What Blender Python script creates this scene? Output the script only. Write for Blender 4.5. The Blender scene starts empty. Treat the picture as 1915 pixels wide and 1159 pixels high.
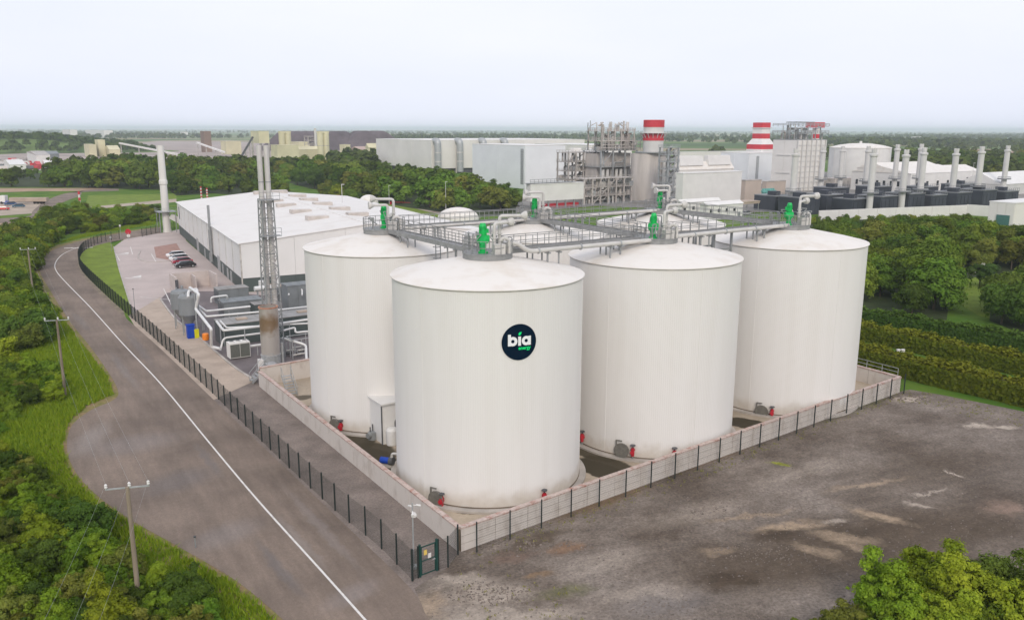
import bpy, bmesh, math, random
import numpy as np
from mathutils import Vector, Matrix

# ------------------------------------------------------------------ camera, sky, sun, exposure
sc = bpy.context.scene
COL = sc.collection
IW, IH, FOC, PITCH, ROLL, CAMH = 1915.0, 1159.0, 1556.9, 0.21385, 0.003, 30.0
cp_, sp_ = math.cos(PITCH), math.sin(PITCH)
FWD = Vector((0, cp_, -sp_)); UP0 = Vector((0, sp_, cp_)); RT0 = Vector((1, 0, 0))
RT = RT0 * math.cos(ROLL) + UP0 * math.sin(ROLL)
UPV = UP0 * math.cos(ROLL) - RT0 * math.sin(ROLL)
cam_d = bpy.data.cameras.new('camera'); cam = bpy.data.objects.new('camera', cam_d); COL.objects.link(cam)
cam_d.sensor_fit = 'HORIZONTAL'; cam_d.sensor_width = 36.0; cam_d.lens = 36.0 * FOC / IW
cam_d.clip_start = 0.5; cam_d.clip_end = 90000
m4 = Matrix((RT, UPV, -FWD)).transposed().to_4x4(); m4.translation = (0, 0, CAMH)
cam.matrix_world = m4
sc.camera = cam

SUN_AZ, SUN_EL = math.radians(176), math.radians(33)      # azimuth clockwise from +Y (view direction): behind, to the right
world = bpy.data.worlds.new('World'); sc.world = world; world.use_nodes = True
wn = world.node_tree; wn.nodes.clear()
sky = wn.nodes.new('ShaderNodeTexSky'); sky.sky_type = 'NISHITA'; sky.sun_disc = False
sky.sun_elevation = SUN_EL; sky.sun_rotation = SUN_AZ; sky.air_density = 1.0; sky.dust_density = 4.0; sky.altitude = 30
mul = wn.nodes.new('ShaderNodeMix'); mul.data_type = 'RGBA'; mul.blend_type = 'MULTIPLY'; mul.inputs[0].default_value = 1.0
mul.inputs[7].default_value = (0.10, 0.10, 0.10, 1)
wn.links.new(sky.outputs[0], mul.inputs[6])
# overcast deck: thin even cloud with the faintest large mottling
wtc = wn.nodes.new('ShaderNodeTexCoord'); wmp = wn.nodes.new('ShaderNodeMapping'); wmp.inputs['Scale'].default_value = (1.0, 1.0, 4.5)
wno = wn.nodes.new('ShaderNodeTexNoise'); wno.inputs['Scale'].default_value = 1.6; wno.inputs['Detail'].default_value = 4
wra = wn.nodes.new('ShaderNodeValToRGB')
wra.color_ramp.elements[0].position = 0.3; wra.color_ramp.elements[0].color = (0.825, 0.87, 1.02, 1)
wra.color_ramp.elements[1].position = 0.75; wra.color_ramp.elements[1].color = (0.935, 0.955, 1.04, 1)
wn.links.new(wtc.outputs['Generated'], wmp.inputs[0]); wn.links.new(wmp.outputs[0], wno.inputs['Vector']); wn.links.new(wno.outputs[0], wra.inputs[0])
wmx = wn.nodes.new('ShaderNodeMix'); wmx.data_type = 'RGBA'; wmx.inputs[0].default_value = 0.95
wn.links.new(mul.outputs[2], wmx.inputs[6]); wn.links.new(wra.outputs[0], wmx.inputs[7])
wbg = wn.nodes.new('ShaderNodeBackground'); wbg.inputs[1].default_value = 1.0
wou = wn.nodes.new('ShaderNodeOutputWorld')
wn.links.new(wmx.outputs[2], wbg.inputs[0]); wn.links.new(wbg.outputs[0], wou.inputs[0])

sun_d = bpy.data.lights.new('sun', 'SUN'); sun_d.energy = 1.5; sun_d.angle = math.radians(18); sun_d.color = (1.0, 0.91, 0.80)
sun = bpy.data.objects.new('sun', sun_d); COL.objects.link(sun)
sdir = Vector((math.sin(SUN_AZ) * math.cos(SUN_EL), math.cos(SUN_AZ) * math.cos(SUN_EL), math.sin(SUN_EL)))
sun.rotation_euler = (-sdir).to_track_quat('-Z', 'Y').to_euler()

vs = sc.view_settings
vs.view_transform = 'Standard'; vs.look = 'None'; vs.exposure = 0.08; vs.gamma = 1.0; vs.use_curve_mapping = False
cy = sc.cycles
cy.max_bounces = 6; cy.diffuse_bounces = 3; cy.glossy_bounces = 2; cy.transmission_bounces = 4; cy.transparent_max_bounces = 12; cy.volume_bounces = 1
cy.use_denoising = True
cy.use_adaptive_sampling = True; cy.adaptive_threshold = 0.02
cy.caustics_reflective = False; cy.caustics_refractive = False

# ------------------------------------------------------------------ survey: from sight lines to places on the ground
def ray(x, y):
    return FWD + RT * ((x - IW / 2) / FOC) - UPV * ((y - IH / 2) / FOC)
def G(x, y, z=0.0):
    d = ray(x, y); t = (z - CAMH) / d.z
    return Vector((0, 0, CAMH)) + d * t
def P2(p):
    d = Vector(p) - Vector((0, 0, CAMH)); zz = d.dot(FWD)
    return (IW / 2 + FOC * d.dot(RT) / zz, IH / 2 - FOC * d.dot(UPV) / zz)
def height_at(b, ytop):
    lo, hi = 0.0, 120.0
    for _ in range(50):
        m = (lo + hi) / 2
        if P2((b[0], b[1], b[2] + m))[1] > ytop: lo = m
        else: hi = m
    return lo
def ext(b, d, xpx, z=0.0):
    lo, hi = 0.0, 600.0
    x0 = P2((b[0], b[1], z))[0]; s = 1 if xpx > x0 else -1
    for _ in range(50):
        m = (lo + hi) / 2
        if s * (P2((b[0] + d[0] * m, b[1] + d[1] * m, z))[0] - xpx) < 0: lo = m
        else: hi = m
    return lo
A_SITE = math.radians(33.4)                       # the whole works is laid out on one grid
U = Vector((math.cos(A_SITE), math.sin(A_SITE), 0)); V = Vector((-math.sin(A_SITE), math.cos(A_SITE), 0))
rnd = random.Random(7)

# ------------------------------------------------------------------ materials
MATS = {}
def mat(name, col, rough=0.75, var=0.12, scale=0.6, col2=None, bump=0.0, bscale=8.0, metal=0.0, streak=0.0, rand=0.0, spec=0.3, thr=(0.35, 0.7), detail=6.0, fine=0.0, fscale=30.0):
    if name in MATS: return MATS[name]
    m = bpy.data.materials.new(name); m.use_nodes = True; nt = m.node_tree; N = nt.nodes; L = nt.links
    b = N['Principled BSDF']; b.inputs['Roughness'].default_value = rough; b.inputs['Metallic'].default_value = metal
    b.inputs['Specular IOR Level'].default_value = spec
    geo = N.new('ShaderNodeNewGeometry')
    mp = N.new('ShaderNodeMapping'); mp.inputs['Scale'].default_value = (1, 1, 1 if not streak else streak)
    L.new(geo.outputs['Position'], mp.inputs[0])
    no = N.new('ShaderNodeTexNoise'); no.inputs['Scale'].default_value = scale; no.inputs['Detail'].default_value = detail; no.inputs['Roughness'].default_value = 0.6
    L.new(mp.outputs[0], no.inputs['Vector'])
    ra = N.new('ShaderNodeValToRGB')
    c1 = tuple(max(0, c * (1 - var)) for c in col); c2 = col2 if col2 else tuple(min(1, c * (1 + var)) for c in col)
    if col2: c1 = col
    ra.color_ramp.elements[0].position = thr[0]; ra.color_ramp.elements[0].color = (*c1, 1)
    ra.color_ramp.elements[1].position = thr[1]; ra.color_ramp.elements[1].color = (*c2, 1)
    L.new(no.outputs[0], ra.inputs[0]); out = ra.outputs[0]
    if fine:
        n2 = N.new('ShaderNodeTexNoise'); n2.inputs['Scale'].default_value = fscale; n2.inputs['Detail'].default_value = 3
        L.new(geo.outputs['Position'], n2.inputs['Vector'])
        mr = N.new('ShaderNodeMapRange'); mr.inputs[1].default_value = 0.25; mr.inputs[2].default_value = 0.75; mr.inputs[3].default_value = 1 - fine; mr.inputs[4].default_value = 1 + fine
        L.new(n2.outputs[0], mr.inputs[0])
        mx = N.new('ShaderNodeVectorMath'); mx.operation = 'SCALE'; L.new(out, mx.inputs[0]); L.new(mr.outputs[0], mx.inputs['Scale']); out = mx.outputs[0]
    if rand:
        oi = N.new('ShaderNodeObjectInfo')
        mr = N.new('ShaderNodeMapRange'); mr.inputs[3].default_value = 1 - rand; mr.inputs[4].default_value = 1 + rand
        L.new(oi.outputs['Random'], mr.inputs[0])
        mx = N.new('ShaderNodeVectorMath'); mx.operation = 'SCALE'; L.new(out, mx.inputs[0]); L.new(mr.outputs[0], mx.inputs['Scale']); out = mx.outputs[0]
    L.new(out, b.inputs['Base Color'])
    if bump:
        n3 = N.new('ShaderNodeTexNoise'); n3.inputs['Scale'].default_value = bscale; n3.inputs['Detail'].default_value = 5
        L.new(geo.outputs['Position'], n3.inputs['Vector'])
        bu = N.new('ShaderNodeBump'); bu.inputs['Strength'].default_value = bump; bu.inputs['Distance'].default_value = 0.05
        L.new(n3.outputs[0], bu.inputs['Height']); L.new(bu.outputs[0], b.inputs['Normal'])
    MATS[name] = m
    return m

def leafmat(name, col, col2, vr=0.35, hue=0.02):
    """leaf: colour differs per leaf, per clump and per tree; light passes through"""
    m = bpy.data.materials.new(name); m.use_nodes = True; nt = m.node_tree; N = nt.nodes; L = nt.links; N.clear()
    at = N.new('ShaderNodeAttribute'); at.attribute_name = 'tint'
    mx = N.new('ShaderNodeMix'); mx.data_type = 'RGBA'; mx.inputs[6].default_value = (*col, 1); mx.inputs[7].default_value = (*col2, 1)
    L.new(at.outputs['Fac'], mx.inputs[0])
    oi = N.new('ShaderNodeObjectInfo')
    mr = N.new('ShaderNodeMapRange'); mr.inputs[3].default_value = 1 - vr; mr.inputs[4].default_value = 1 + vr
    L.new(oi.outputs['Random'], mr.inputs[0])
    m2 = N.new('ShaderNodeMath'); m2.operation = 'MULTIPLY'; m2.inputs[1].default_value = 7.31; L.new(oi.outputs['Random'], m2.inputs[0])
    m3 = N.new('ShaderNodeMath'); m3.operation = 'FRACT'; L.new(m2.outputs[0], m3.inputs[0])
    mh = N.new('ShaderNodeMapRange'); mh.inputs[3].default_value = 0.5 - hue; mh.inputs[4].default_value = 0.5 + hue; L.new(m3.outputs[0], mh.inputs[0])
    hs = N.new('ShaderNodeHueSaturation'); L.new(mh.outputs[0], hs.inputs['Hue']); L.new(mr.outputs[0], hs.inputs['Value']); L.new(mx.outputs[2], hs.inputs['Color'])
    d = N.new('ShaderNodeBsdfDiffuse'); t = N.new('ShaderNodeBsdfTranslucent'); ms = N.new('ShaderNodeMixShader'); ms.inputs[0].default_value = 0.18
    L.new(hs.outputs[0], d.inputs[0]); L.new(hs.outputs[0], t.inputs[0]); L.new(d.outputs[0], ms.inputs[1]); L.new(t.outputs[0], ms.inputs[2])
    o = N.new('ShaderNodeOutputMaterial'); L.new(ms.outputs[0], o.inputs[0])
    MATS[name] = m
    return m

# ------------------------------------------------------------------ mesh building
class MB:
    def __init__(s): s.v = []; s.f = []; s.sm = []
    def add(s, vs, fs, smooth=False):
        o = len(s.v); s.v += [tuple(p) for p in vs]; s.f += [tuple(i + o for i in f) for f in fs]; s.sm += [smooth] * len(fs); return s
    def box(s, c, size, rz=0.0, M=None):
        x, y, z = size[0] / 2, size[1] / 2, size[2] / 2
        vs = [Vector(p) for p in ((-x, -y, -z), (x, -y, -z), (x, y, -z), (-x, y, -z), (-x, -y, z), (x, -y, z), (x, y, z), (-x, y, z))]
        if rz: R_ = Matrix.Rotation(rz, 3, 'Z'); vs = [R_ @ p for p in vs]
        if M: vs = [M @ p for p in vs]
        c = Vector(c)
        return s.add([p + c for p in vs], [(0, 3, 2, 1), (4, 5, 6, 7), (0, 1, 5, 4), (1, 2, 6, 5), (2, 3, 7, 6), (3, 0, 4, 7)])
    def bar(s, a, b, w, h=None):
        """rectangular bar from a to b"""
        a = Vector(a); b = Vector(b); h = h or w; d = (b - a); L_ = d.length
        if L_ < 1e-6: return s
        q = d.to_track_quat('X', 'Z').to_matrix()
        return s.box((a + b) / 2, (L_, w, h), M=q)
    def cyl(s, a, b, r, r2=None, n=12, caps=True):
        a = Vector(a); b = Vector(b); r2 = r if r2 is None else r2
        q = (b - a).to_track_quat('Z', 'Y').to_matrix()
        ca = [q @ Vector((math.cos(2 * math.pi * i / n), math.sin(2 * math.pi * i / n), 0)) for i in range(n)]
        s.add([a + c * r for c in ca] + [b + c * r2 for c in ca], [(i, (i + 1) % n, n + (i + 1) % n, n + i) for i in range(n)], True)
        if caps:
            if r > 1e-5: s.add([a + c * r for c in ca], [tuple(range(n - 1, -1, -1))])
            if r2 > 1e-5: s.add([b + c * r2 for c in ca], [tuple(range(n))])
        return s
    def tube(s, pts, r, n=8, caps=True):
        pts = [Vector(p) for p in pts]; rings = []
        t0 = (pts[1] - pts[0]).normalized(); nrm = t0.orthogonal().normalized()
        vs = []
        for i, p in enumerate(pts):
            ta = (pts[i] - pts[i - 1]).normalized() if i else None
            tb = (pts[i + 1] - pts[i]).normalized() if i < len(pts) - 1 else None
            t = ((ta or tb) + (tb or ta)).normalized()
            k = 1.0
            if ta and tb: k = 1.0 / max(0.5, math.cos(ta.angle(tb, 0) / 2))
            nrm = (nrm - t * nrm.dot(t)).normalized(); bn = t.cross(nrm)
            for j in range(n):
                a = 2 * math.pi * j / n
                vs.append(p + (nrm * math.cos(a) + bn * math.sin(a)) * r * (1 if k == 1 else 1 + (k - 1) * .5))
        m = len(pts)
        s.add(vs, [(i * n + j, i * n + (j + 1) % n, (i + 1) * n + (j + 1) % n, (i + 1) * n + j) for i in range(m - 1) for j in range(n)], True)
        if caps:
            s.add(vs[:n], [tuple(range(n - 1, -1, -1))]); s.add(vs[-n:], [tuple(range(n))])
        return s
    def lathe(s, prof, n=48, c=(0, 0, 0), smooth=True, sharp=True):
        c = Vector(c)
        segs = [(prof[i], prof[i + 1]) for i in range(len(prof) - 1)]
        for (r0, z0), (r1, z1) in segs:
            ring = [(math.cos(2 * math.pi * i / n), math.sin(2 * math.pi * i / n)) for i in range(n)]
            if r1 < 1e-5: s.add([c + Vector((x * r0, y * r0, z0)) for x, y in ring] + [c + Vector((0, 0, z1))], [(i, (i + 1) % n, n) for i in range(n)], smooth)
            elif r0 < 1e-5: s.add([c + Vector((x * r1, y * r1, z1)) for x, y in ring] + [c + Vector((0, 0, z0))], [((i + 1) % n, i, n) for i in range(n)], smooth)
            else: s.add([c + Vector((x * r0, y * r0, z0)) for x, y in ring] + [c + Vector((x * r1, y * r1, z1)) for x, y in ring], [(i, (i + 1) % n, n + (i + 1) % n, n + i) for i in range(n)], smooth)
        return s
    def prism(s, poly, z0, z1):
        n = len(poly)
        return s.add([(p[0], p[1], z0) for p in poly] + [(p[0], p[1], z1) for p in poly],
                     [tuple(range(n - 1, -1, -1)), tuple(range(n, 2 * n))] + [(i, (i + 1) % n, n + (i + 1) % n, n + i) for i in range(n)])
    def xprism(s, prof, x0, x1):
        """profile in (y,z) pushed along x"""
        n = len(prof)
        return s.add([(x0, p[0], p[1]) for p in prof] + [(x1, p[0], p[1]) for p in prof],
                     [tuple(range(n - 1, -1, -1)), tuple(range(n, 2 * n))] + [(i, (i + 1) % n, n + (i + 1) % n, n + i) for i in range(n)])
    def mesh(s, name, m):
        me = bpy.data.meshes.new(name); me.from_pydata([tuple(p) for p in s.v], [], s.f)
        me.polygons.foreach_set('use_smooth', s.sm); me.materials.append(m); me.update()
        return me
    def build(s, name, m, parent=None, label=None, loc=None, rz=0.0):
        return link(name, s.mesh(name, m), parent, label, loc, rz)

def link(name, me, parent=None, label=None, loc=None, rz=0.0, scale=None):
    o = bpy.data.objects.new(name, me); COL.objects.link(o)
    if parent: o.parent = parent
    if loc is not None: o.location = loc
    if rz: o.rotation_euler = (0, 0, rz)
    if scale is not None: o.scale = scale
    if label: o['label'] = label
    return o
def tag(o, label, cat, group=None):
    o['label'] = label; o['category'] = cat
    if group: o['group'] = group
    return o
def thing(name, label, cat, loc=(0, 0, 0), rz=0.0, group=None):
    o = bpy.data.objects.new(name, None); COL.objects.link(o); o.empty_display_size = 0.5
    o.location = loc; o.rotation_euler = (0, 0, rz)
    return tag(o, label, cat, group)
def struct(o, kind='structure'):
    o['kind'] = kind; return o
def copy_tree(root, loc, rz=0.0, label=None, group=None, scale=None, mats=None):
    r = root.copy(); COL.objects.link(r); r.location = loc; r.rotation_euler = (0, 0, rz)
    if scale is not None: r.scale = scale if hasattr(scale, '__len__') else (scale,) * 3
    if label: r['label'] = label
    if group: r['group'] = group
    for ch in root.children:
        c = ch.copy(); COL.objects.link(c); c.parent = r
        for g in ch.children:
            d = g.copy(); COL.objects.link(d); d.parent = c
    return r
def arc(c, r, a0, a1, n, plane):
    """points of an arc; plane=(e1,e2)"""
    e1, e2 = plane
    return [Vector(c) + Vector(e1) * (r * math.cos(a0 + (a1 - a0) * i / n)) + Vector(e2) * (r * math.sin(a0 + (a1 - a0) * i / n)) for i in range(n + 1)]
def round_path(pts, r=0.4, n=4):
    """polyline with rounded corners"""
    pts = [Vector(p) for p in pts]; out = [pts[0]]
    for i in range(1, len(pts) - 1):
        a = (pts[i - 1] - pts[i]); b = (pts[i + 1] - pts[i]); rr = min(r, a.length * .45, b.length * .45)
        p0 = pts[i] + a.normalized() * rr; p2 = pts[i] + b.normalized() * rr
        for k in range(n + 1):
            t = k / n; out.append(p0 * (1 - t) ** 2 + pts[i] * 2 * t * (1 - t) + p2 * t * t)
    out.append(pts[-1]); return out
def sheet(name, pts, z, m, kind='structure', smoothn=0):
    """flat sheet bounded by ground points"""
    bm = bmesh.new()
    vs = [bm.verts.new((p[0], p[1], z)) for p in pts]
    bm.faces.new(vs); bmesh.ops.triangulate(bm, faces=bm.faces[:])
    bmesh.ops.recalc_face_normals(bm, faces=bm.faces[:])
    for f in bm.faces:
        if f.normal.z < 0: f.normal_flip()
    me = bpy.data.meshes.new(name); bm.to_mesh(me); bm.free(); me.materials.append(m)
    return struct(link(name, me), kind)
def curve_pts(px, n=6):
    """smooth line through picture points, on the ground"""
    g = [G(*p) for p in px]; out = []
    for i in range(len(g) - 1):
        p0 = g[max(0, i - 1)]; p1 = g[i]; p2 = g[i + 1]; p3 = g[min(len(g) - 1, i + 2)]
        for k in range(n):
            t = k / n
            out.append(0.5 * ((2 * p1) + (p2 - p0) * t + (2 * p0 - 5 * p1 + 4 * p2 - p3) * t * t + (3 * p1 - p0 - 3 * p2 + p3) * t ** 3))
    out.append(g[-1]); return out
def resample(pts, step):
    out = [pts[0].copy()]; acc = 0.0
    for a, b in zip(pts[:-1], pts[1:]):
        L_ = (b - a).length; s = step - acc
        while s <= L_:
            out.append(a.lerp(b, s / L_)); s += step
        acc = (acc + L_) % step
    return out
def ribbon(pts, w, z):
    """thin strip along a line"""
    mb = MB(); vs = []
    for i, p in enumerate(pts):
        t = (pts[min(i + 1, len(pts) - 1)] - pts[max(i - 1, 0)]).normalized(); n = Vector((-t.y, t.x, 0))
        vs += [(p.x + n.x * w / 2, p.y + n.y * w / 2, z), (p.x - n.x * w / 2, p.y - n.y * w / 2, z)]
    mb.add(vs, [(2 * i + 1, 2 * i + 3, 2 * i + 2, 2 * i) for i in range(len(pts) - 1)])
    return mb
def strip_wall(mb, pts, w, h, z0=0.0):
    """kerb: box section along a line"""
    vs = []
    for i, p in enumerate(pts):
        t = (pts[min(i + 1, len(pts) - 1)] - pts[max(i - 1, 0)]).normalized(); n = Vector((-t.y, t.x, 0)) * (w / 2)
        vs += [(p.x + n.x, p.y + n.y, z0), (p.x + n.x, p.y + n.y, z0 + h), (p.x - n.x, p.y - n.y, z0 + h), (p.x - n.x, p.y - n.y, z0)]
    fs = []
    for i in range(len(pts) - 1):
        a = 4 * i; b = a + 4
        fs += [(a, a + 1, b + 1, b), (a + 1, a + 2, b + 2, b + 1), (a + 2, a + 3, b + 3, b + 2)]
    fs += [(3, 2, 1, 0), tuple(4 * (len(pts) - 1) + k for k in range(4))]
    mb.add(vs, fs); return mb
def inside(x, y, poly):
    c = False; j = len(poly) - 1
    for i in range(len(poly)):
        xi, yi = poly[i]; xj, yj = poly[j]
        if (yi > y) != (yj > y) and x < (xj - xi) * (y - yi) / (yj - yi) + xi: c = not c
        j = i
    return c

def add_streaks(m, ang, amt, sl, sw):
    """wear drawn out along one direction"""
    nt = m.node_tree; N = nt.nodes; L = nt.links; b = N['Principled BSDF']; src = b.inputs['Base Color'].links[0].from_socket
    geo = N.new('ShaderNodeNewGeometry'); mp = N.new('ShaderNodeMapping'); mp.vector_type = 'TEXTURE'; mp.inputs['Rotation'].default_value = (0, 0, ang); mp.inputs['Scale'].default_value = (sl, sw, 1); L.new(geo.outputs['Position'], mp.inputs[0])
    no = N.new('ShaderNodeTexNoise'); no.inputs['Scale'].default_value = 1.0; no.inputs['Detail'].default_value = 7; no.inputs['Roughness'].default_value = .68; L.new(mp.outputs[0], no.inputs['Vector'])
    mr = N.new('ShaderNodeMapRange'); mr.inputs[1].default_value = .3; mr.inputs[2].default_value = .7; mr.inputs[3].default_value = 1 - amt; mr.inputs[4].default_value = 1 + amt; L.new(no.outputs[0], mr.inputs[0])
    mx = N.new('ShaderNodeVectorMath'); mx.operation = 'SCALE'; L.new(src, mx.inputs[0]); L.new(mr.outputs[0], mx.inputs['Scale']); L.new(mx.outputs[0], b.inputs['Base Color'])
def add_blobs(m, blobs, dist=1.2, dscale=0.45, soft=(0.25, 1.25)):
    """stains with their own outline: ellipses with ragged edges, in metres on the ground"""
    nt = m.node_tree; N = nt.nodes; L = nt.links; b = N['Principled BSDF']
    src = b.inputs['Base Color'].links[0].from_socket
    geo = N.new('ShaderNodeNewGeometry')
    no = N.new('ShaderNodeTexNoise'); no.inputs['Scale'].default_value = dscale; no.inputs['Detail'].default_value = 7; no.inputs['Roughness'].default_value = 0.62
    L.new(geo.outputs['Position'], no.inputs['Vector'])
    sb = N.new('ShaderNodeVectorMath'); sb.operation = 'SUBTRACT'; sb.inputs[1].default_value = (0.5, 0.5, 0.5); L.new(no.outputs['Color'], sb.inputs[0])
    scl = N.new('ShaderNodeVectorMath'); scl.operation = 'SCALE'; scl.inputs['Scale'].default_value = dist * 2; L.new(sb.outputs[0], scl.inputs[0])
    ad = N.new('ShaderNodeVectorMath'); ad.operation = 'ADD'; L.new(geo.outputs['Position'], ad.inputs[0]); L.new(scl.outputs[0], ad.inputs[1])
    for (x, y, rx, ry, rot, col, st) in blobs:
        s1 = N.new('ShaderNodeVectorMath'); s1.operation = 'SUBTRACT'; s1.inputs[1].default_value = (x, y, 0); L.new(ad.outputs[0], s1.inputs[0])
        mp = N.new('ShaderNodeMapping'); mp.vector_type = 'TEXTURE'; mp.inputs['Rotation'].default_value = (0, 0, rot); mp.inputs['Scale'].default_value = (rx, ry, 1e4)
        L.new(s1.outputs[0], mp.inputs[0])
        ln = N.new('ShaderNodeVectorMath'); ln.operation = 'LENGTH'; L.new(mp.outputs[0], ln.inputs[0])
        mr = N.new('ShaderNodeMapRange'); mr.interpolation_type = 'SMOOTHSTEP'; mr.inputs[1].default_value = soft[0]; mr.inputs[2].default_value = soft[1]; mr.inputs[3].default_value = st; mr.inputs[4].default_value = 0.0
        L.new(ln.outputs['Value'], mr.inputs[0])
        mx = N.new('ShaderNodeMix'); mx.data_type = 'RGBA'; L.new(mr.outputs[0], mx.inputs[0]); L.new(src, mx.inputs[6]); mx.inputs[7].default_value = (*col, 1)
        src = mx.outputs[2]
    L.new(src, b.inputs['Base Color'])

# ------------------------------------------------------------------ palette
M_white = mat('white_cladding', (0.72, 0.70, 0.67), 0.55, 0.05, 0.25)
M_tank = mat('tank_cladding', (0.76, 0.735, 0.705), 0.5, col2=(0.71, 0.68, 0.64), scale=0.7, streak=0.06, spec=0.35, thr=(.45, .85))
M_roofw = mat('tank_roof', (0.75, 0.71, 0.655), 0.6, col2=(0.62, 0.545, 0.455), scale=0.45, thr=(0.48, 0.85))
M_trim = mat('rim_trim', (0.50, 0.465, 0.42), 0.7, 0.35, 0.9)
M_conc = mat('concrete', (0.44, 0.40, 0.36), 0.85, 0.2, 0.5, bump=0.15, fine=0.08)
M_wall = mat('bund_concrete', (0.60, 0.548, 0.50), 0.85, col2=(0.36, 0.30, 0.25), thr=(.5, .85), scale=0.9, streak=0.45, bump=0.15, fine=0.06)
M_cope = mat('coping_red', (0.52, 0.42, 0.37), 0.85, col2=(0.36, 0.17, 0.13), scale=1.6, thr=(0.48, 0.72), fine=0.2, fscale=6)
M_galv = mat('galvanised_steel', (0.42, 0.43, 0.43), 0.5, 0.15, 1.5, metal=0.35)
M_grey = mat('grey_steel', (0.30, 0.31, 0.31), 0.55, 0.12, 1.0, metal=0.2)
M_dkst = mat('dark_steel', (0.10, 0.10, 0.105), 0.6, 0.2, 1.0)
M_walk = mat('walkway_steel', (0.29, 0.29, 0.285), 0.55, 0.15, 1.5, metal=0.25)
M_pipe = mat('pale_pipe', (0.54, 0.52, 0.49), 0.45, 0.1, 0.7)
M_steel = mat('stainless', (0.60, 0.57, 0.54), 0.4, 0.14, 0.8, metal=0.25, streak=0.3)
M_green = mat('bright_green_paint', (0.015, 0.50, 0.11), 0.45, col2=(0.01, 0.24, 0.07), scale=2.2, thr=(.42, .72))
M_fence = mat('fence_green', (0.022, 0.030, 0.028), 0.6, 0.2, 2.0)
M_red = mat('red_paint', (0.48, 0.025, 0.04), 0.45, 0.15, 3.0)
M_blue = mat('blue_plastic', (0.01, 0.06, 0.42), 0.5, 0.12, 2.0)
M_yell = mat('yellow_plastic', (0.65, 0.62, 0.02), 0.5, 0.1, 2.0)
M_oran = mat('orange_plastic', (0.85, 0.25, 0.03), 0.5, 0.1, 2.0)
M_black = mat('black_rubber', (0.015, 0.015, 0.016), 0.7, 0.2, 2.0)
M_glass = mat('dark_glass', (0.02, 0.024, 0.028), 0.08, 0.1, 1.0, spec=0.6)
M_wood = mat('weathered_wood', (0.26, 0.21, 0.155), 0.85, 0.25, 2.0, streak=0.15)
M_asph = mat('asphalt', (0.198, 0.152, 0.120), 0.85, 0.22, 0.12, bump=0.12, bscale=20, fine=0.10, fscale=9)
M_line = mat('white_road_paint', (0.70, 0.67, 0.63), 0.7, col2=(0.45, 0.42, 0.39), scale=1.8, thr=(.5, .8), fine=.12, fscale=9)
M_gravs = mat('gravel_strip', (0.215, 0.176, 0.152), 0.95, 0.22, 0.35, bump=0.5, bscale=14, fine=0.25, fscale=6)
M_park = mat('car_park_concrete', (0.47, 0.395, 0.365), 0.85, 0.10, 0.12, fine=0.06, fscale=3)
M_path = mat('path_concrete', (0.43, 0.345, 0.275), 0.85, 0.14, 0.3, fine=0.08, fscale=4)
M_lawn = mat('mown_grass', (0.15, 0.21, 0.02), 0.95, 0.25, 0.25, bump=0.4, bscale=6, fine=0.2, fscale=2.5)
M_verge = mat('verge_grass', (0.075, 0.145, 0.018), 0.95, col2=(0.15, 0.17, 0.03), scale=0.2, bump=0.5, bscale=5, fine=0.3, fscale=3, thr=(0.4, 0.75))
M_soil = mat('bare_soil', (0.36, 0.25, 0.17), 0.95, 0.25, 0.06, fine=0.15, fscale=1.0)
M_tan = mat('sandy_track', (0.40, 0.33, 0.26), 0.95, 0.2, 0.1, fine=0.1, fscale=1.0)
M_dkgrn = mat('dark_green_cladding', (0.085, 0.105, 0.10), 0.6, 0.1, 0.4)
M_slate = mat('grey_container', (0.20, 0.215, 0.22), 0.6, 0.12, 0.6)
M_roofg = mat('container_roof', (0.30, 0.29, 0.275), 0.7, 0.18, 0.5)
M_pale = mat('pale_blue_cladding', (0.76, 0.775, 0.78), 0.55, 0.05, 0.1)
M_hall = mat('off_white_cladding', (0.74, 0.71, 0.67), 0.6, 0.05, 0.08)
M_cream = mat('cream_cladding', (0.62, 0.57, 0.38), 0.75, 0.12, 0.06)
M_brownst = mat('rusty_steel', (0.43, 0.395, 0.365), 0.75, 0.3, 0.4)
M_navy = mat('dark_enclosure', (0.05, 0.055, 0.07), 0.6, 0.25, 0.15)
M_stackg = mat('stack_grey', (0.60, 0.585, 0.56), 0.6, 0.07, 0.2)
M_hrsg = mat('weathered_casing', (0.50, 0.455, 0.42), 0.7, 0.2, 0.3, streak=0.12)
M_heap = mat('dark_spoil', (0.115, 0.09, 0.095), 0.95, 0.3, 0.02, fine=0.15, fscale=0.2)
M_bark = mat('bark', (0.10, 0.08, 0.06), 0.95, 0.25, 1.5)
M_redpaint = mat('hazard_red', (0.55, 0.045, 0.06), 0.6, 0.1, 0.3)
M_pavers = mat('reddish_setts', (0.36, 0.22, 0.18), 0.9, 0.2, 1.0)

# splash dirt and painted contact shade at the foot of the tanks
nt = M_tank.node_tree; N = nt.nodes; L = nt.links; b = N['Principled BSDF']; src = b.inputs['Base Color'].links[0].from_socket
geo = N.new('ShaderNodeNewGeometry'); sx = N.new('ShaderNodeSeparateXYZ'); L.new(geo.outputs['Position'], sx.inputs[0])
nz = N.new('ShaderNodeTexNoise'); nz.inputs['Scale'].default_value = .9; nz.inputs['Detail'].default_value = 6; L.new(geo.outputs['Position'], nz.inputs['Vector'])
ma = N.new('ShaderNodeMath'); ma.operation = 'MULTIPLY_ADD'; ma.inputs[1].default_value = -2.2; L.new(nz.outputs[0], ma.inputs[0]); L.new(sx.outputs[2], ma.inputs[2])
mr = N.new('ShaderNodeMapRange'); mr.interpolation_type = 'SMOOTHSTEP'; mr.inputs[1].default_value = -1.0; mr.inputs[2].default_value = .9; mr.inputs[3].default_value = .62; mr.inputs[4].default_value = 0; L.new(ma.outputs[0], mr.inputs[0])
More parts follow.
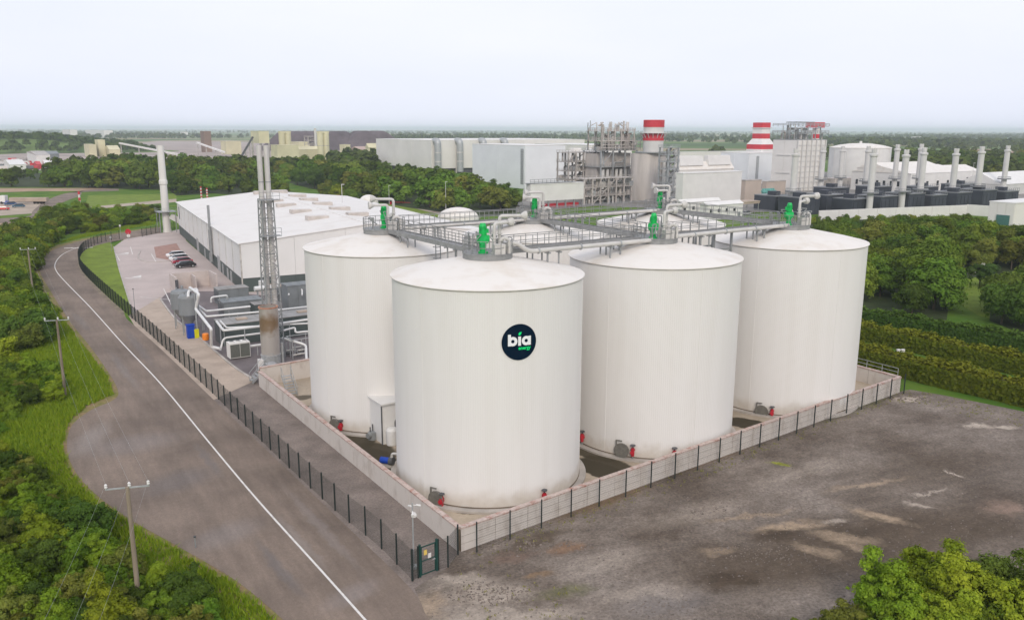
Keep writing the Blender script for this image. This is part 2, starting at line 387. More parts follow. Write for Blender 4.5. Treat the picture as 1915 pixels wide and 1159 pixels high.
mx = N.new('ShaderNodeMix'); mx.data_type = 'RGBA'; L.new(mr.outputs[0], mx.inputs[0]); L.new(src, mx.inputs[6]); mx.inputs[7].default_value = (.47, .40, .32, 1); L.new(mx.outputs[2], b.inputs['Base Color'])
M_shade_grime = mat('base_shade_grime', (0.17, 0.135, 0.10), 0.8, .3, .8)  # dark brown: painted contact shade on the tank base ring, grime in wall joints

# ------------------------------------------------------------------ the setting
# open country: one sheet to the horizon
m = bpy.data.materials.new('open_country'); m.use_nodes = True; nt = m.node_tree; N = nt.nodes; L = nt.links; b = N['Principled BSDF']; b.inputs['Roughness'].default_value = 0.95; b.inputs['Specular IOR Level'].default_value = 0.1
geo = N.new('ShaderNodeNewGeometry')
nz = N.new('ShaderNodeTexNoise'); nz.inputs['Scale'].default_value = 0.003; nz.inputs['Detail'].default_value = 3; L.new(geo.outputs['Position'], nz.inputs['Vector'])
vs1 = N.new('ShaderNodeVectorMath'); vs1.operation = 'SCALE'; vs1.inputs['Scale'].default_value = 180; L.new(nz.outputs['Color'], vs1.inputs[0])
va = N.new('ShaderNodeVectorMath'); L.new(geo.outputs['Position'], va.inputs[0]); L.new(vs1.outputs[0], va.inputs[1])
vo = N.new('ShaderNodeTexVoronoi'); vo.inputs['Scale'].default_value = 0.0032; L.new(va.outputs[0], vo.inputs['Vector'])
sx = N.new('ShaderNodeSeparateColor'); L.new(vo.outputs['Color'], sx.inputs[0])
rp = N.new('ShaderNodeValToRGB'); rp.color_ramp.interpolation = 'CONSTANT'
for i, (p, c) in enumerate([(0, (0.09, 0.15, 0.04)), (0.22, (0.13, 0.19, 0.05)), (0.42, (0.07, 0.12, 0.035)), (0.6, (0.24, 0.22, 0.10)), (0.72, (0.11, 0.17, 0.045)), (0.88, (0.30, 0.25, 0.16))]):
    e = rp.color_ramp.elements[i] if i < 2 else rp.color_ramp.elements.new(p)
    e.position = p; e.color = (*c, 1)
L.new(sx.outputs[0], rp.inputs[0])
n2 = N.new('ShaderNodeTexNoise'); n2.inputs['Scale'].default_value = 0.12; n2.inputs['Detail'].default_value = 8; L.new(geo.outputs['Position'], n2.inputs['Vector'])
rg = N.new('ShaderNodeValToRGB'); rg.color_ramp.elements[0].position = 0.35; rg.color_ramp.elements[0].color = (0.06, 0.135, 0.016, 1); rg.color_ramp.elements[1].position = 0.7; rg.color_ramp.elements[1].color = (0.135, 0.20, 0.03, 1); L.new(n2.outputs[0], rg.inputs[0])
sp = N.new('ShaderNodeSeparateXYZ'); L.new(geo.outputs['Position'], sp.inputs[0])
mr = N.new('ShaderNodeMapRange'); mr.inputs[1].default_value = 600; mr.inputs[2].default_value = 800; L.new(sp.outputs[1], mr.inputs[0])
mx = N.new('ShaderNodeMix'); mx.data_type = 'RGBA'; L.new(mr.outputs[0], mx.inputs[0]); L.new(rg.outputs[0], mx.inputs[6]); L.new(rp.outputs[0], mx.inputs[7]); L.new(mx.outputs[2], b.inputs['Base Color'])
bu = N.new('ShaderNodeBump'); bu.inputs['Strength'].default_value = 0.5; bu.inputs['Distance'].default_value = 0.2
n4 = N.new('ShaderNodeTexNoise'); n4.inputs['Scale'].default_value = 2.0; n4.inputs['Detail'].default_value = 6; L.new(geo.outputs['Position'], n4.inputs['Vector']); L.new(n4.outputs[0], bu.inputs['Height']); L.new(bu.outputs[0], b.inputs['Normal'])
M_land = m
o = MB().add([(-34000, -300, 0), (34000, -300, 0), (34000, 34000, 0), (-34000, 34000, 0)], [(0, 1, 2, 3)]).build('ground', M_land); struct(o)

# public road with its lay-by
road_l = curve_pts([(620, 1240), (530, 1159), (440, 1085), (330, 1020), (250, 975), (180, 925), (140, 880), (125, 835), (135, 795), (170, 767), (212, 748), (221, 732), (205, 700), (170, 650), (130, 600), (95, 545), (74, 505), (80, 481), (110, 463), (150, 451), (200, 441), (250, 432), (300, 425)])
road_r = curve_pts([(860, 1240), (800, 1155), (766, 1098), (640, 976), (520, 862), (400, 748), (300, 652), (210, 572), (158, 520), (147, 500), (146, 484), (155, 470), (178, 460), (225, 449), (300, 436)])
add_blobs(M_asph, [
    (*G(250, 830)[:2], 5, 3, 0.5, (0.23, 0.20, 0.185), 0.5), (*G(330, 900)[:2], 4, 2.5, 0.9, (0.14, 0.125, 0.12), 0.55), (*G(420, 1000)[:2], 3.5, 2, 0.9, (0.235, 0.205, 0.19), 0.5),
    (*G(520, 1060)[:2], 5, .5, -0.95, (0.15, 0.135, 0.13), 0.6), (*G(560, 1010)[:2], 6, .45, -0.95, (0.24, 0.21, 0.19), 0.5), (*G(170, 820)[:2], 1.6, 5, 0.2, (0.27, 0.235, 0.21), 0.6), (*G(390, 860)[:2], 5, .5, -0.98, (0.15, 0.135, 0.13), 0.5),
    (*G(660, 1110)[:2], 2.5, 1.2, .9, (0.26, 0.22, 0.20), 0.6), (*G(600, 985)[:2], 9, .5, -0.99, (0.235, 0.20, 0.18), 0.55), (*G(230, 690)[:2], 12, .6, -0.98, (0.21, 0.185, 0.17), 0.5), (*G(260, 650)[:2], 14, .7, -1.0, (0.145, 0.13, 0.125), 0.5), (*G(150, 600)[:2], 9, .8, -0.95, (0.22, 0.195, 0.18), 0.4)], 0.6, 0.8)
add_streaks(M_asph, -0.98, 0.17, 26.0, 1.7); add_streaks(M_asph, -1.15, 0.08, 9.0, .5); add_streaks(M_asph, -1.1, 0.10, .35, .3)
sheet('road', road_l + road_r[::-1], 0.03, M_asph)
ctr = curve_pts([(760, 1245), (683, 1159), (600, 1066), (480, 933), (390, 826), (300, 717), (230, 643), (170, 576), (125, 530), (106, 508), (103, 494), (112, 480), (126, 471), (148, 462)])
struct(ribbon(ctr, 0.16, 0.038).build('road_line', M_line))
mb = MB()
for (x, y) in [(128, 464), (141, 464), (166, 463)]:
    p = G(x, y); mb.box((p.x, p.y, 0.037), (1.9, .9, 0.004), .4)
struct(mb.build('give_way_marking', M_line))
# bare, weedy margin between road and verge
M_marg = mat('road_margin', (0.24, 0.165, 0.085), 0.95, col2=(0.15, 0.165, 0.03), scale=0.5, fine=0.25, fscale=3, thr=(0.4, 0.65))
mg = []
for i, p in enumerate(road_l):
    t = (road_l[min(i + 1, len(road_l) - 1)] - road_l[max(i - 1, 0)]).normalized(); n = Vector((-t.y, t.x, 0))
    if n.x > 0: n = -n
    mg.append(p + n * (1.3 + 0.9 * rnd.random()))
sheet('road_margin', road_l + mg[::-1], 0.018, M_marg)

# tank compound corners
BP = G(860, 1030); BQ = G(1680, 733); BS = G(487, 722); BT = BQ + (BS - BP)
fence_px = [(772, 1086), (705, 1018), (640, 966), (560, 893), (484, 820), (430, 768), (400, 738), (330, 672), (270, 616), (210, 563), (165, 520), (151, 502), (148, 487), (156, 471), (176, 459), (204, 450), (232, 446)]
fence_line = curve_pts(fence_px, 8)
# gravel strip between fence and compound wall, then concrete path, car park and mown grass
strip_r = [BP + (BS - BP) * k for k in (0.0, 0.5, 1.0)]
gr_end = [G(455, 722), G(412, 742)]
road_in = [p for p in fence_line if p.y < G(410, 745).y]
rr_in = [p for p in road_r if G(790, 1140).y < p.y < G(400, 748).y]
sheet('gravel_apron', [G(370, 725), G(392, 752), G(440, 795), G(540, 770), G(500, 715), G(480, 705), G(440, 700)], 0.016, M_gravs)
sheet('gravel_strip', rr_in + [G(412, 742), G(455, 722)] + [BS, BP + (BS - BP) * .5, BP, G(838, 1060), G(775, 1100)], 0.022, M_gravs)
path_out = [p for p in road_r if G(400, 748).y <= p.y <= G(240, 600).y]
path_in = curve_pts([(478, 712), (440, 688), (400, 655), (362, 622), (340, 607), (322, 590), (300, 560)])
sheet('concrete_path', path_out + [G(240, 590), G(252, 584), G(300, 555)] + path_in[::-1] + [G(455, 722), G(412, 742)], 0.034, M_path)
sheet('fence_margin', [p for p in road_r if G(250, 608).y < p.y < G(240, 445).y] + [p for p in fence_line if p.y > G(240, 588).y and p.y < G(205, 450).y][::-1], 0.021, mat('fence_margin', (0.22, 0.18, 0.13), 0.95, 0.25, 0.4, fine=.2))
grass_tri = [p for p in fence_line if p.y > G(240, 588).y and p.y < G(205, 450).y] + [G(213, 462), G(222, 500), G(236, 545), G(250, 588)]
sheet('mown_grass', grass_tri, 0.026, M_lawn)
sheet('car_park', [G(250, 588), G(236, 545), G(222, 500), G(213, 462), G(235, 446), G(300, 436), G(340, 428), G(348, 450), G(460, 548), G(580, 536), G(585, 690), G(487, 722), G(478, 712), G(300, 560)], 0.014, M_park)
kb = MB(); strip_wall(kb, curve_pts([(213, 462), (222, 500), (236, 545), (250, 588)]), 0.25, 0.12)
struct(kb.build('kerb', M_conc))
kb = MB(); strip_wall(kb, path_in, 0.3, 0.12); struct(kb.build('kerb', M_conc))
kb = MB(); strip_wall(kb, curve_pts([(262, 470), (259, 482), (278, 490), (325, 488)]), 0.3, 0.12); struct(kb.build('kerb', M_conc))
sheet('sett_paving', [G(288, 462), G(330, 455), G(345, 480), G(318, 487), G(292, 482)], 0.022, M_pavers)
M_tarm = mat('yard_tarmac', (0.17, 0.145, 0.145), 0.9, 0.18, 0.3, fine=0.12, fscale=3)
sheet('yard_tarmac', path_in[::-1] + [G(487, 722), G(585, 692), G(590, 560), G(400, 545), G(345, 545), G(312, 548)], 0.044, M_tarm)
# car park markings
mb = MB()
for (x0, y0, x1, y1) in [(214, 470, 224, 488), (262, 556, 335, 562), (306, 540, 330, 590), (318, 565, 350, 600), (283, 475, 292, 490), (244, 462, 248, 476)]:
    a = G(x0, y0); b_ = G(x1, y1); mb.bar((a.x, a.y, 0.046), (b_.x, b_.y, 0.046), 0.16, 0.004)
for (x, y) in [(232, 475), (254, 519)]:
    p = G(x, y); mb.add([(p.x, p.y + 2.6, .046), (p.x - 1.1, p.y, .046), (p.x + 1.1, p.y, .046)], [(0, 1, 2)]); mb.box((p.x, p.y - 1.2, 0.046), (3.4, .5, .004), -.1)
struct(mb.build('car_park_marking', M_line))
# gravel yard, lower right
yard = [G(800, 1155), G(766, 1098), G(838, 1060), BP, BP + (BQ - BP) * .5, BQ, G(1700, 728), G(1760, 738), G(1850, 756), G(1990, 785), G(2300, 900), G(2100, 1240), G(860, 1240)]
M_yard = mat('yard_gravel', (0.112, 0.086, 0.066), 0.95, col2=(0.250, 0.209, 0.176), scale=0.11, bump=1.0, bscale=5, fine=0.28, fscale=4.5, thr=(0.36, 0.66))
def GB(x, y, rx, ry, rot, c, s): p = G(x, y); return (p.x, p.y, rx, ry, rot, c, s)
TANS = (0.34, 0.255, 0.175); PALE = (0.46, 0.39, 0.32); DAMP = (0.060, 0.041, 0.026); DMP2 = (0.090, 0.065, 0.044); WARM = (0.19, 0.125, 0.072); OLIV = (0.12, 0.12, 0.05)
add_blobs(M_yard, [GB(1560, 1030, 17, 5.0, 0.3, DMP2, 0.75), GB(1500, 1055, 8.5, 2.8, 0.35, DMP2, 0.6), GB(1450, 1000, 2.5, 1.4, .3, DAMP, .8), GB(1370, 1085, 3.0, 1.4, 0.2, DAMP, 0.85), GB(1560, 1000, 6.0, 2.6, 0.3, DAMP, 0.6), GB(1750, 985, 11, 5, 0.4, DMP2, 0.75), GB(1720, 880, 12, 4, 0.55, DMP2, 0.6), GB(1850, 890, 8, 6, 0.4, DAMP, 0.4),
    GB(1480, 985, 3.6, 0.8, 0.25, TANS, 0.85), GB(1640, 965, 3.0, .8, -0.65, TANS, 0.85), GB(1580, 1005, 2.8, 1.0, -0.3, TANS, 0.75), GB(1600, 1023, 1.6, .7, -0.5, TANS, 0.7), GB(1530, 1030, 2.2, .7, -0.5, TANS, 0.6), GB(1405, 965, 4.5, .45, 0.3, TANS, 0.65), GB(1350, 1030, 1.6, .6, .2, TANS, 0.5), GB(1620, 905, 5, .5, 0.35, TANS, 0.6), GB(1560, 975, 1.2, .5, .1, PALE, .7),
    GB(1825, 796, 1.6, 1.0, 0.1, PALE, 0.9), GB(1880, 798, 1.4, .5, -0.3, PALE, 0.8), GB(1700, 745, 2.6, 1.2, .3, PALE, 0.7), GB(1780, 885, .35, 1.2, .2, PALE, 0.8), GB(1740, 920, 2.2, .35, .3, PALE, 0.7), GB(1720, 945, 1.2, .5, -.3, PALE, .6), GB(1880, 950, 2.4, 1.6, .3, (0.24, .165, .125), 0.7),
    GB(1130, 935, 6.0, 1.3, 0.66, WARM, 0.8), GB(1330, 852, 6.0, 1.5, 0.66, WARM, 0.7), GB(1600, 760, 9, 1.4, .66, OLIV, 0.6), GB(1000, 1010, 4.0, 1.0, 0.66, DMP2, 0.85), GB(1060, 1025, 1.6, .9, .3, (0.22, .125, .07), 0.7), GB(960, 1040, 2.2, .9, .4, (0.15, .10, .075), 0.8), GB(920, 1110, 3.4, 1.7, .2, PALE, .6), GB(980, 1150, 4.4, 1.2, .1, PALE, .6), GB(860, 1085, 2.4, 1.2, .2, PALE, .65), GB(800, 1130, 1.6, 1.8, .2, TANS, .7), GB(870, 1150, 2.5, 1.2, .2, PALE, .5), GB(1200, 1110, 4, 1.2, .2, PALE, .3), GB(1130, 1050, 4, 1.4, .5, PALE, .28), GB(1300, 960, 6, 1.6, .5, PALE, .28), GB(1500, 880, 7, 1.4, .55, PALE, .25), GB(1060, 1105, 2.5, 1.0, .3, OLIV, .55), GB(1010, 1075, 1.4, .5, .3, (0.24, .15, .08), .6), GB(1460, 868, .9, .6, 0, (0.25, 0.27, .02), 0.9), GB(1250, 1130, 4, 1.6, .2, (.20, .18, .17), .5)], 1.5, 0.6)
add_streaks(M_yard, 0.42, 0.17, 5.0, 1.3); add_streaks(M_yard, 0.75, 0.16, 1.0, .8); add_streaks(M_yard, 0.2, 0.24, .2, .18); add_streaks(M_yard, 1.1, 0.18, .6, .45)
sheet('gravel_yard', yard, 0.01, M_yard)
# compound floor with standing water stains
M_floor = mat('compound_floor', (0.42, 0.345, 0.26), 0.8, 0.16, 0.3, fine=0.08, fscale=3)
WET = (0.055, 0.043, 0.024)
add_blobs(M_floor, [GB(690, 850, 3.0, 3.6, .4, WET, 0.95), GB(720, 880, 2.2, 2.0, .3, WET, 0.95), GB(1140, 870, 3.5, 1.6, -.75, WET, 0.95), GB(1110, 850, 3, 1.3, -.75, WET, .9), GB(1095, 920, .8, .8, 0, WET, .9), GB(1400, 795, 2.2, 1.4, -.5, WET, 0.95), GB(880, 955, 1.6, .8, 0, WET, 0.8), GB(950, 963, 1.2, .8, .4, WET, 0.8), GB(580, 768, 3, 2, .5, (.10, .085, .05), .8), GB(560, 745, 2, 1, .5, WET, .8), GB(1125, 880, 5.0, 1.7, -.75, WET, 1.0), GB(665, 825, 3.0, 2.0, -.9, WET, .95), GB(700, 860, 4.0, 2.2, -.9, WET, 1.0), GB(1395, 792, 3.0, 1.8, -.5, WET, 1.0)], 0.5, 1.0, (.75, .95))
sheet('compound_floor', [BP, BQ, BT, BS], 0.055, M_floor)
# paved yard behind the compound
sheet('rear_yard', [BS, BT, Vector((48, 152, 0)), Vector((66, 205, 0)), Vector((0, 214, 0)), Vector((-6, 176, 0)), Vector((-50, 153, 0))], 0.007, M_park)
# farther ground
sheet('sandy_track', curve_pts([(100, 425), (150, 400), (200, 389), (330, 378)]) + curve_pts([(330, 372), (200, 384), (155, 390), (95, 400)]), 0.03, M_tan)
sheet('bare_bank', [G(-40, 430), G(55, 422), G(60, 410), G(-40, 412)], 0.03, M_soil)
sheet('bare_bank', [G(-60, 362), G(60, 358), G(215, 357), G(225, 351), G(120, 352), G(-60, 352)], 0.03, M_soil)
sheet('side_road', curve_pts([(-40, 410), (50, 405), (62, 394), (85, 376), (115, 364), (140, 360), (222, 357)]) + curve_pts([(222, 352), (160, 356), (150, 366), (120, 378), (95, 396), (70, 408), (30, 416), (-40, 418)]), 0.05, M_asph)
sheet('lorry_park', [G(-60, 408), G(80, 398), G(90, 375), G(-60, 374)], 0.02, M_tan)
sheet('mown_grass', [G(158, 388), G(330, 376), G(330, 362), G(165, 366)], 0.02, M_lawn)
sheet('mown_grass', [G(720, 385), G(800, 405), G(860, 405), G(770, 378), G(730, 374)], 0.03, M_lawn)
sheet('access_road', curve_pts([(540, 332), (600, 350), (700, 370), (800, 396), (880, 412)]) + curve_pts([(900, 408), (815, 390), (715, 366), (625, 348), (560, 331)]), 0.05, M_tan)
sheet('quarry_floor', [G(-60, 322), G(110, 318), G(220, 300), G(520, 300), G(720, 292), G(720, 268), G(300, 264), G(100, 284), G(-60, 292)], 0.05, mat('quarry_floor', (0.36, 0.30, 0.265), 0.95, 0.25, 0.02))
sheet('plant_yard', [G(950, 400), G(1120, 385), G(1400, 398), G(1930, 372), G(1930, 326), G(1400, 320), G(1000, 340)], 0.03, mat('plant_yard', (0.24, 0.225, 0.205), 0.9, 0.2, 0.05))
sheet('mown_grass', [G(1780, 560), G(1780, 525), G(1850, 515), G(1990, 500), G(1990, 600), G(1915, 612), G(1830, 590)], 0.03, M_lawn)
sheet('mown_grass', [G(1860, 452), G(1850, 428), G(1990, 418), G(1990, 440)], 0.03, M_lawn)
sheet('hedge_track', [G(1590, 600), G(1750, 634), G(1990, 705), G(1990, 690), G(1760, 622), G(1590, 592)], 0.03, M_tan)

# ------------------------------------------------------------------ bund wall round the tanks
def wall_run(label, a, b, h, courses, plen, th=0.32, inner=0.0):
    d = (b - a); L_ = d.length; rz = math.atan2(d.y, d.x); n = max(1, round(L_ / plen)); pl = L_ / n
    root = thing('bund_wall', label, 'wall', (a.x, a.y, 0), rz)
    MB().box((L_ / 2, 0, h / 2 - .02), (L_ - .04, th - 0.07, h - .04)).build('core', M_shade_grime, root)
    ch = h / courses
    me = MB().box((0, 0, 0), (pl - 0.045, th, ch - 0.035)).mesh('panel', M_wall)
    for i in range(n):
        for k in range(courses):
            o = link('panel', me, root, loc=(pl * (i + .5), rnd.uniform(-.006, .006), ch * (k + .5) + .003))
    nc = n * 2; cl = L_ / nc
    mc = MB().box((0, 0, 0), (cl - 0.02, th + 0.10, 0.14)).mesh('coping_stone', M_cope)
    for i in range(nc):
        link('coping_stone', mc, root, loc=(cl * (i + .5), rnd.uniform(-.012, .012), h + 0.072))
    return root
WALLH = 1.78
wall_front = wall_run('long pale concrete bund wall with red coping along the gravel yard', BP, BQ, WALLH, 3, 3.1)
wall_left = wall_run('pale concrete bund wall with red coping beside the fenced gravel strip', BS, BP, WALLH, 1, 4.0)
wall_back = wall_run('rear concrete bund wall behind the leftmost tank, by the steel pipework', BT, BS, 2.2, 1, 4.0)
wall_far = wall_run('far end bund wall with handrail behind the rightmost tank', BQ, BT, WALLH, 1, 4.0)
def railing(mb, a, b, h=1.1, step=1.5, r=0.028, rails=(1.0, 0.5)):
    a = Vector(a); b = Vector(b); L_ = (b - a).length; n = max(1, round(L_ / step))
    for i in range(n + 1):
        p = a.lerp(b, i / n); mb.cyl(p, p + Vector((0, 0, h)), r, n=5, caps=False)
    for k in rails:
        mb.cyl(a + Vector((0, 0, h * k)), b + Vector((0, 0, h * k)), r, n=5, caps=False)
mb = MB(); Lq = (BT - BQ).length
railing(mb, (0.3, 0.0, WALLH + .14), (Lq - .5, 0.0, WALLH + .14), 0.9, 2.0, .035); mb.build('handrail', M_galv, wall_far)

# ------------------------------------------------------------------ the six storage tanks
TR, TH = 8.24, 17.97
TANKS = {'A': (-2.08, 70.02), 'B': (-13.40, 86.92), 'C': (13.89, 80.45), 'D': (30.77, 92.33), 'E': (2.57, 97.35), 'F': (19.45, 109.23)}
TLAB = {'A': 'big white cylindrical tank carrying the round navy logo, nearest of the six',
        'B': 'white cylindrical tank left of and behind the logo tank, beside the pipework yard',
        'C': 'white cylindrical tank standing between the logo tank and the rightmost tank',
        'D': 'rightmost white cylindrical tank, next to the clipped hedges and trees',
        'E': 'white tank in the back row behind the logo tank, only its pale roof showing',
        'F': 'farthest white tank in the back row, just its roof seen behind the others'}
PLAT = 2.15; ZP = TH + 1.62
def shell_mesh():
    mb = MB(); nr = 270; prof = [(0.0, 0.0), (0.5, 0.0), (0.6, 0.006), (0.9, 0.006)]
    ang = []; rad = []
    for i in range(nr):
        for (t, d) in prof: ang.append(2 * math.pi * (i + t) / nr); rad.append(TR + d)
    n = len(ang); zs = (0.18, TH - 0.02)
    vs = [(rad[i] * math.cos(ang[i]), rad[i] * math.sin(ang[i]), z) for z in zs for i in range(n)]
    mb.add(vs, [(i, (i + 1) % n, n + (i + 1) % n, n + i) for i in range(n)], False)
    return mb.mesh('shell', M_tank)
ME_shell = shell_mesh()
ME_plinth = MB().lathe([(TR + 0.62, 0.0), (TR + 0.62, 0.17), (TR - .2, 0.20)], 96).mesh('plinth', M_conc)
ME_foot = MB().lathe([(TR + 0.05, 0.18), (TR + 0.05, 0.27), (TR + 0.0, 0.29)], 96).mesh('base_flashing', M_shade_grime)  # flashing coloured dark to paint the contact shade under the shell
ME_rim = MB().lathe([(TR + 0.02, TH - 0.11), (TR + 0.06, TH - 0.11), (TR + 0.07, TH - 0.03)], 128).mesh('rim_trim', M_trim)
def roof_mesh():
    mb = MB().lathe([(TR - .1, TH - .03), (TR + 0.14, TH - 0.03), (TR + 0.14, TH + 0.03)], 128)
    mb.lathe([(TR + 0.14, TH + 0.03), (TR - 1.5, TH + .41), (PLAT, ZP - .30)], 128)
    return mb.mesh('roof', M_roofw)
ME_roof = roof_mesh()
ME_plat = MB().lathe([(PLAT - .1, ZP - .32), (PLAT, ZP - .32), (PLAT, ZP + .12), (PLAT + .06, ZP + .12), (PLAT + .06, ZP + .20), (0, ZP + .20)], 40).mesh('top_platform', M_walk)
def ring_rail():
    mb = MB(); n = 20
    for i in range(n):
        a = 2 * math.pi * i / n; c, s = math.cos(a), math.sin(a)
        mb.cyl((c * PLAT, s * PLAT, ZP + .2), (c * PLAT, s * PLAT, ZP + 1.3), .03, n=5, caps=False)
    for z in (.75, 1.3):
        mb.tube([(math.cos(2 * math.pi * i / n) * PLAT, math.sin(2 * math.pi * i / n) * PLAT, ZP + z) for i in range(n + 1)], .03, 5, False)
    return mb.mesh('guard_rail', M_walk)
ME_rail = ring_rail()
def vent_mesh(h, arm):
    mb = MB(); mb.tube(round_path([(0, 0, 0), (0, 0, h), (arm, 0, h)], .3), .145, 10)
    mb.cyl((0, 0, 0.0), (0, 0, .08), .32, n=12); mb.cyl((0, 0, h * .5), (0, 0, h * .5 + .07), .26, n=12)
    return mb.mesh('vent_pipe', M_pipe)
ME_vent1 = vent_mesh(3.0, 1.9); ME_vent2 = vent_mesh(2.5, 1.5)
def bell_mesh():
    return MB().cyl((0, 0, 0), (.30, 0, 0), .18, .36, 14, False).cyl((.30, 0, 0), (.50, 0, 0), .38, .38, 14).mesh('vent_bell', M_pipe)
ME_bell = bell_mesh()
ME_ubend = MB().tube([(0, 0, 0), (0, 0, .9)] + arc((.38, 0, .9), .38, math.pi, 0, 8, ((1, 0, 0), (0, 0, 1))) + [(.76, 0, 0)], .16, 10).mesh('u_pipe', M_pipe)
ME_vbox = MB().box((0, 0, .38), (.95, .7, .76)).box((0, 0, .79), (1.02, .77, .06)).mesh('valve_box', M_pipe)
def clutter_mesh(seed):
    R_ = random.Random(seed); mb = MB()
    for i in range(9):
        a = R_.uniform(0, 6.28); r = R_.uniform(.5, PLAT - .25); x, y = r * math.cos(a), r * math.sin(a); h = R_.uniform(.5, 1.9)
        mb.tube(round_path([(x, y, 0), (x, y, h), (x + R_.uniform(-.8, .8), y + R_.uniform(-.8, .8), h), (x + R_.uniform(-.4, .4), y + R_.uniform(-.4, .4), h * .4)], .12), R_.uniform(.03, .07), 6)
        if i % 3 == 0: mb.box((x, y, .9), (.3, .22, .4), a); mb.cyl((x, y, 0), (x, y, .7), .04, n=6)
    return mb.mesh('instrument_pipes', M_grey)
ME_seam = MB().box((0, 0, (TH - .2) / 2), (.03, .10, TH - .5)).mesh('cladding_seam', M_tank)
tank_obj = {}
for k, (tx, ty) in TANKS.items():
    # the platform equipment of every tank is turned the same way on the grid
    t = thing('storage_tank', TLAB[k], 'tank', (tx, ty, 0.055), A_SITE, 'six white storage tanks')
    tank_obj[k] = t
    if k == 'A': t.scale = (.984, .984, 1)
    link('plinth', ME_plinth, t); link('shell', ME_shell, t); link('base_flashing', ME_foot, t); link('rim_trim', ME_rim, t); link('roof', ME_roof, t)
    p = link('top_platform', ME_plat, t); link('guard_rail', ME_rail, p)
    nse = 6
    for i in range(nse):
        a = 2 * math.pi * (i + .3) / nse
        link('cladding_seam', ME_seam, t, loc=((TR + .012) * math.cos(a), (TR + .012) * math.sin(a), .3), rz=a)
    link('instrument_pipes', clutter_mesh(ord(k)), p, loc=(0, 0, ZP + .2))['kind'] = 'stuff'
    va = {'A': (-.35, .15), 'B': (2.6, 2.9), 'C': (.0, .3), 'D': (-.2, .3), 'E': (2.9, 2.6), 'F': (2.7, 3.0)}[k]
    for (me, h, (px, py), a, arm) in ((ME_vent1, 3.0, (.9, -.5), va[0], 1.9), (ME_vent2, 2.5, (-.1, -1.25), va[1], 1.5)):
        v_ = link('vent_pipe', me, t, loc=(px, py, ZP + .2), rz=a - 0.0)
        link('vent_bell', ME_bell, v_, loc=(arm - .02, 0, h))
    link('u_pipe', ME_ubend, t, loc=(.35, -1.45, ZP + .2), rz=-.5); link('u_pipe', ME_ubend, t, loc=(1.0, .55, ZP + .2), rz=.9)
    link('valve_box', ME_vbox, t, loc=(.05, -1.7, ZP + .2), rz=-.2); link('valve_box', ME_vbox, t, loc=(1.5, -.95, ZP + .2), rz=.85)

def on_tank(k, x, y, r=0.0):
    """where a sight line meets the side of tank k: (angle, z) in world"""
    cx, cy_ = TANKS[k]; d = ray(x, y); o_ = Vector((0, 0, CAMH)); R_ = TR + r
    a = d.x ** 2 + d.y ** 2; bq = 2 * ((o_.x - cx) * d.x + (o_.y - cy_) * d.y); c = (o_.x - cx) ** 2 + (o_.y - cy_) ** 2 - R_ ** 2
    t = (-bq - math.sqrt(max(0, bq * bq - 4 * a * c))) / (2 * a); p = o_ + d * t
    return math.atan2(p.y - cy_, p.x - cx), p.z
# mixers
def mixer_proto():
    t = thing('mixer_motor', 'x', 'mixer')
    MB().cyl((0, 0, 0), (0, 0, .12), .48, n=16).cyl((0, 0, .12), (0, 0, .75), .30, .34, 14).build('flange', M_green, t)
    MB().box((0, 0, 1.0), (.78, .62, .56)).cyl((-.5, 0, 1.02), (.55, 0, 1.02), .30, n=14).build('gearbox', M_green, t)
    mb = MB().cyl((0, 0, 1.28), (0, 0, 1.95), .29, n=14)
    for i in range(14):
        a = 2 * math.pi * i / 14; mb.box((math.cos(a) * .31, math.sin(a) * .31, 1.6), (.09, .025, .6), a)
    mb.build('motor', M_green, t)
    MB().cyl((0, 0, 1.95), (0, 0, 2.18), .33, .24, 14).build('fan_cowl', M_green, t)
    MB().box((.36, -.12, 1.62), (.24, .26, .3)).build('terminal_box', M_green, t)
    return t
mx0 = mixer_proto()
MXL = {'A': 'green mixer motor on the roof of the logo tank', 'B': 'green mixer motor on the tank left of the logo tank', 'C': 'green mixer motor on the tank right of the logo tank, by the long pale pipe',
       'D': 'green mixer motor on the rightmost tank', 'E': 'green mixer motor on the back row tank, in front of the white screen building', 'F': 'green mixer motor on the farthest tank, in front of the grey casing'}
MXP = {'A': (903, 450), 'B': (718, 408), 'C': (1222, 425), 'D': (1470, 408), 'E': (1000, 388), 'F': (1231, 372)}
for i, k in enumerate('ABCDEF'):
    p = G(*MXP[k], ZP + 1.3); c = Vector((*TANKS[k], 0)); dv = Vector((p.x, p.y, 0)) - c
    if dv.length > 1.5: dv = dv.normalized() * 1.5
    loc = (c.x + dv.x, c.y + dv.y, ZP + .255)
    if i == 0:
        mx0.location = loc; mx0.rotation_euler = (0, 0, .4); mx0['label'] = MXL[k]; mx0['group'] = 'green mixer motors on the tanks'; mx0.scale = (.92, .92, 1.15)
    else: copy_tree(mx0, loc, .4 + i, MXL[k], 'green mixer motors on the tanks', (.85, .85, 1.1))

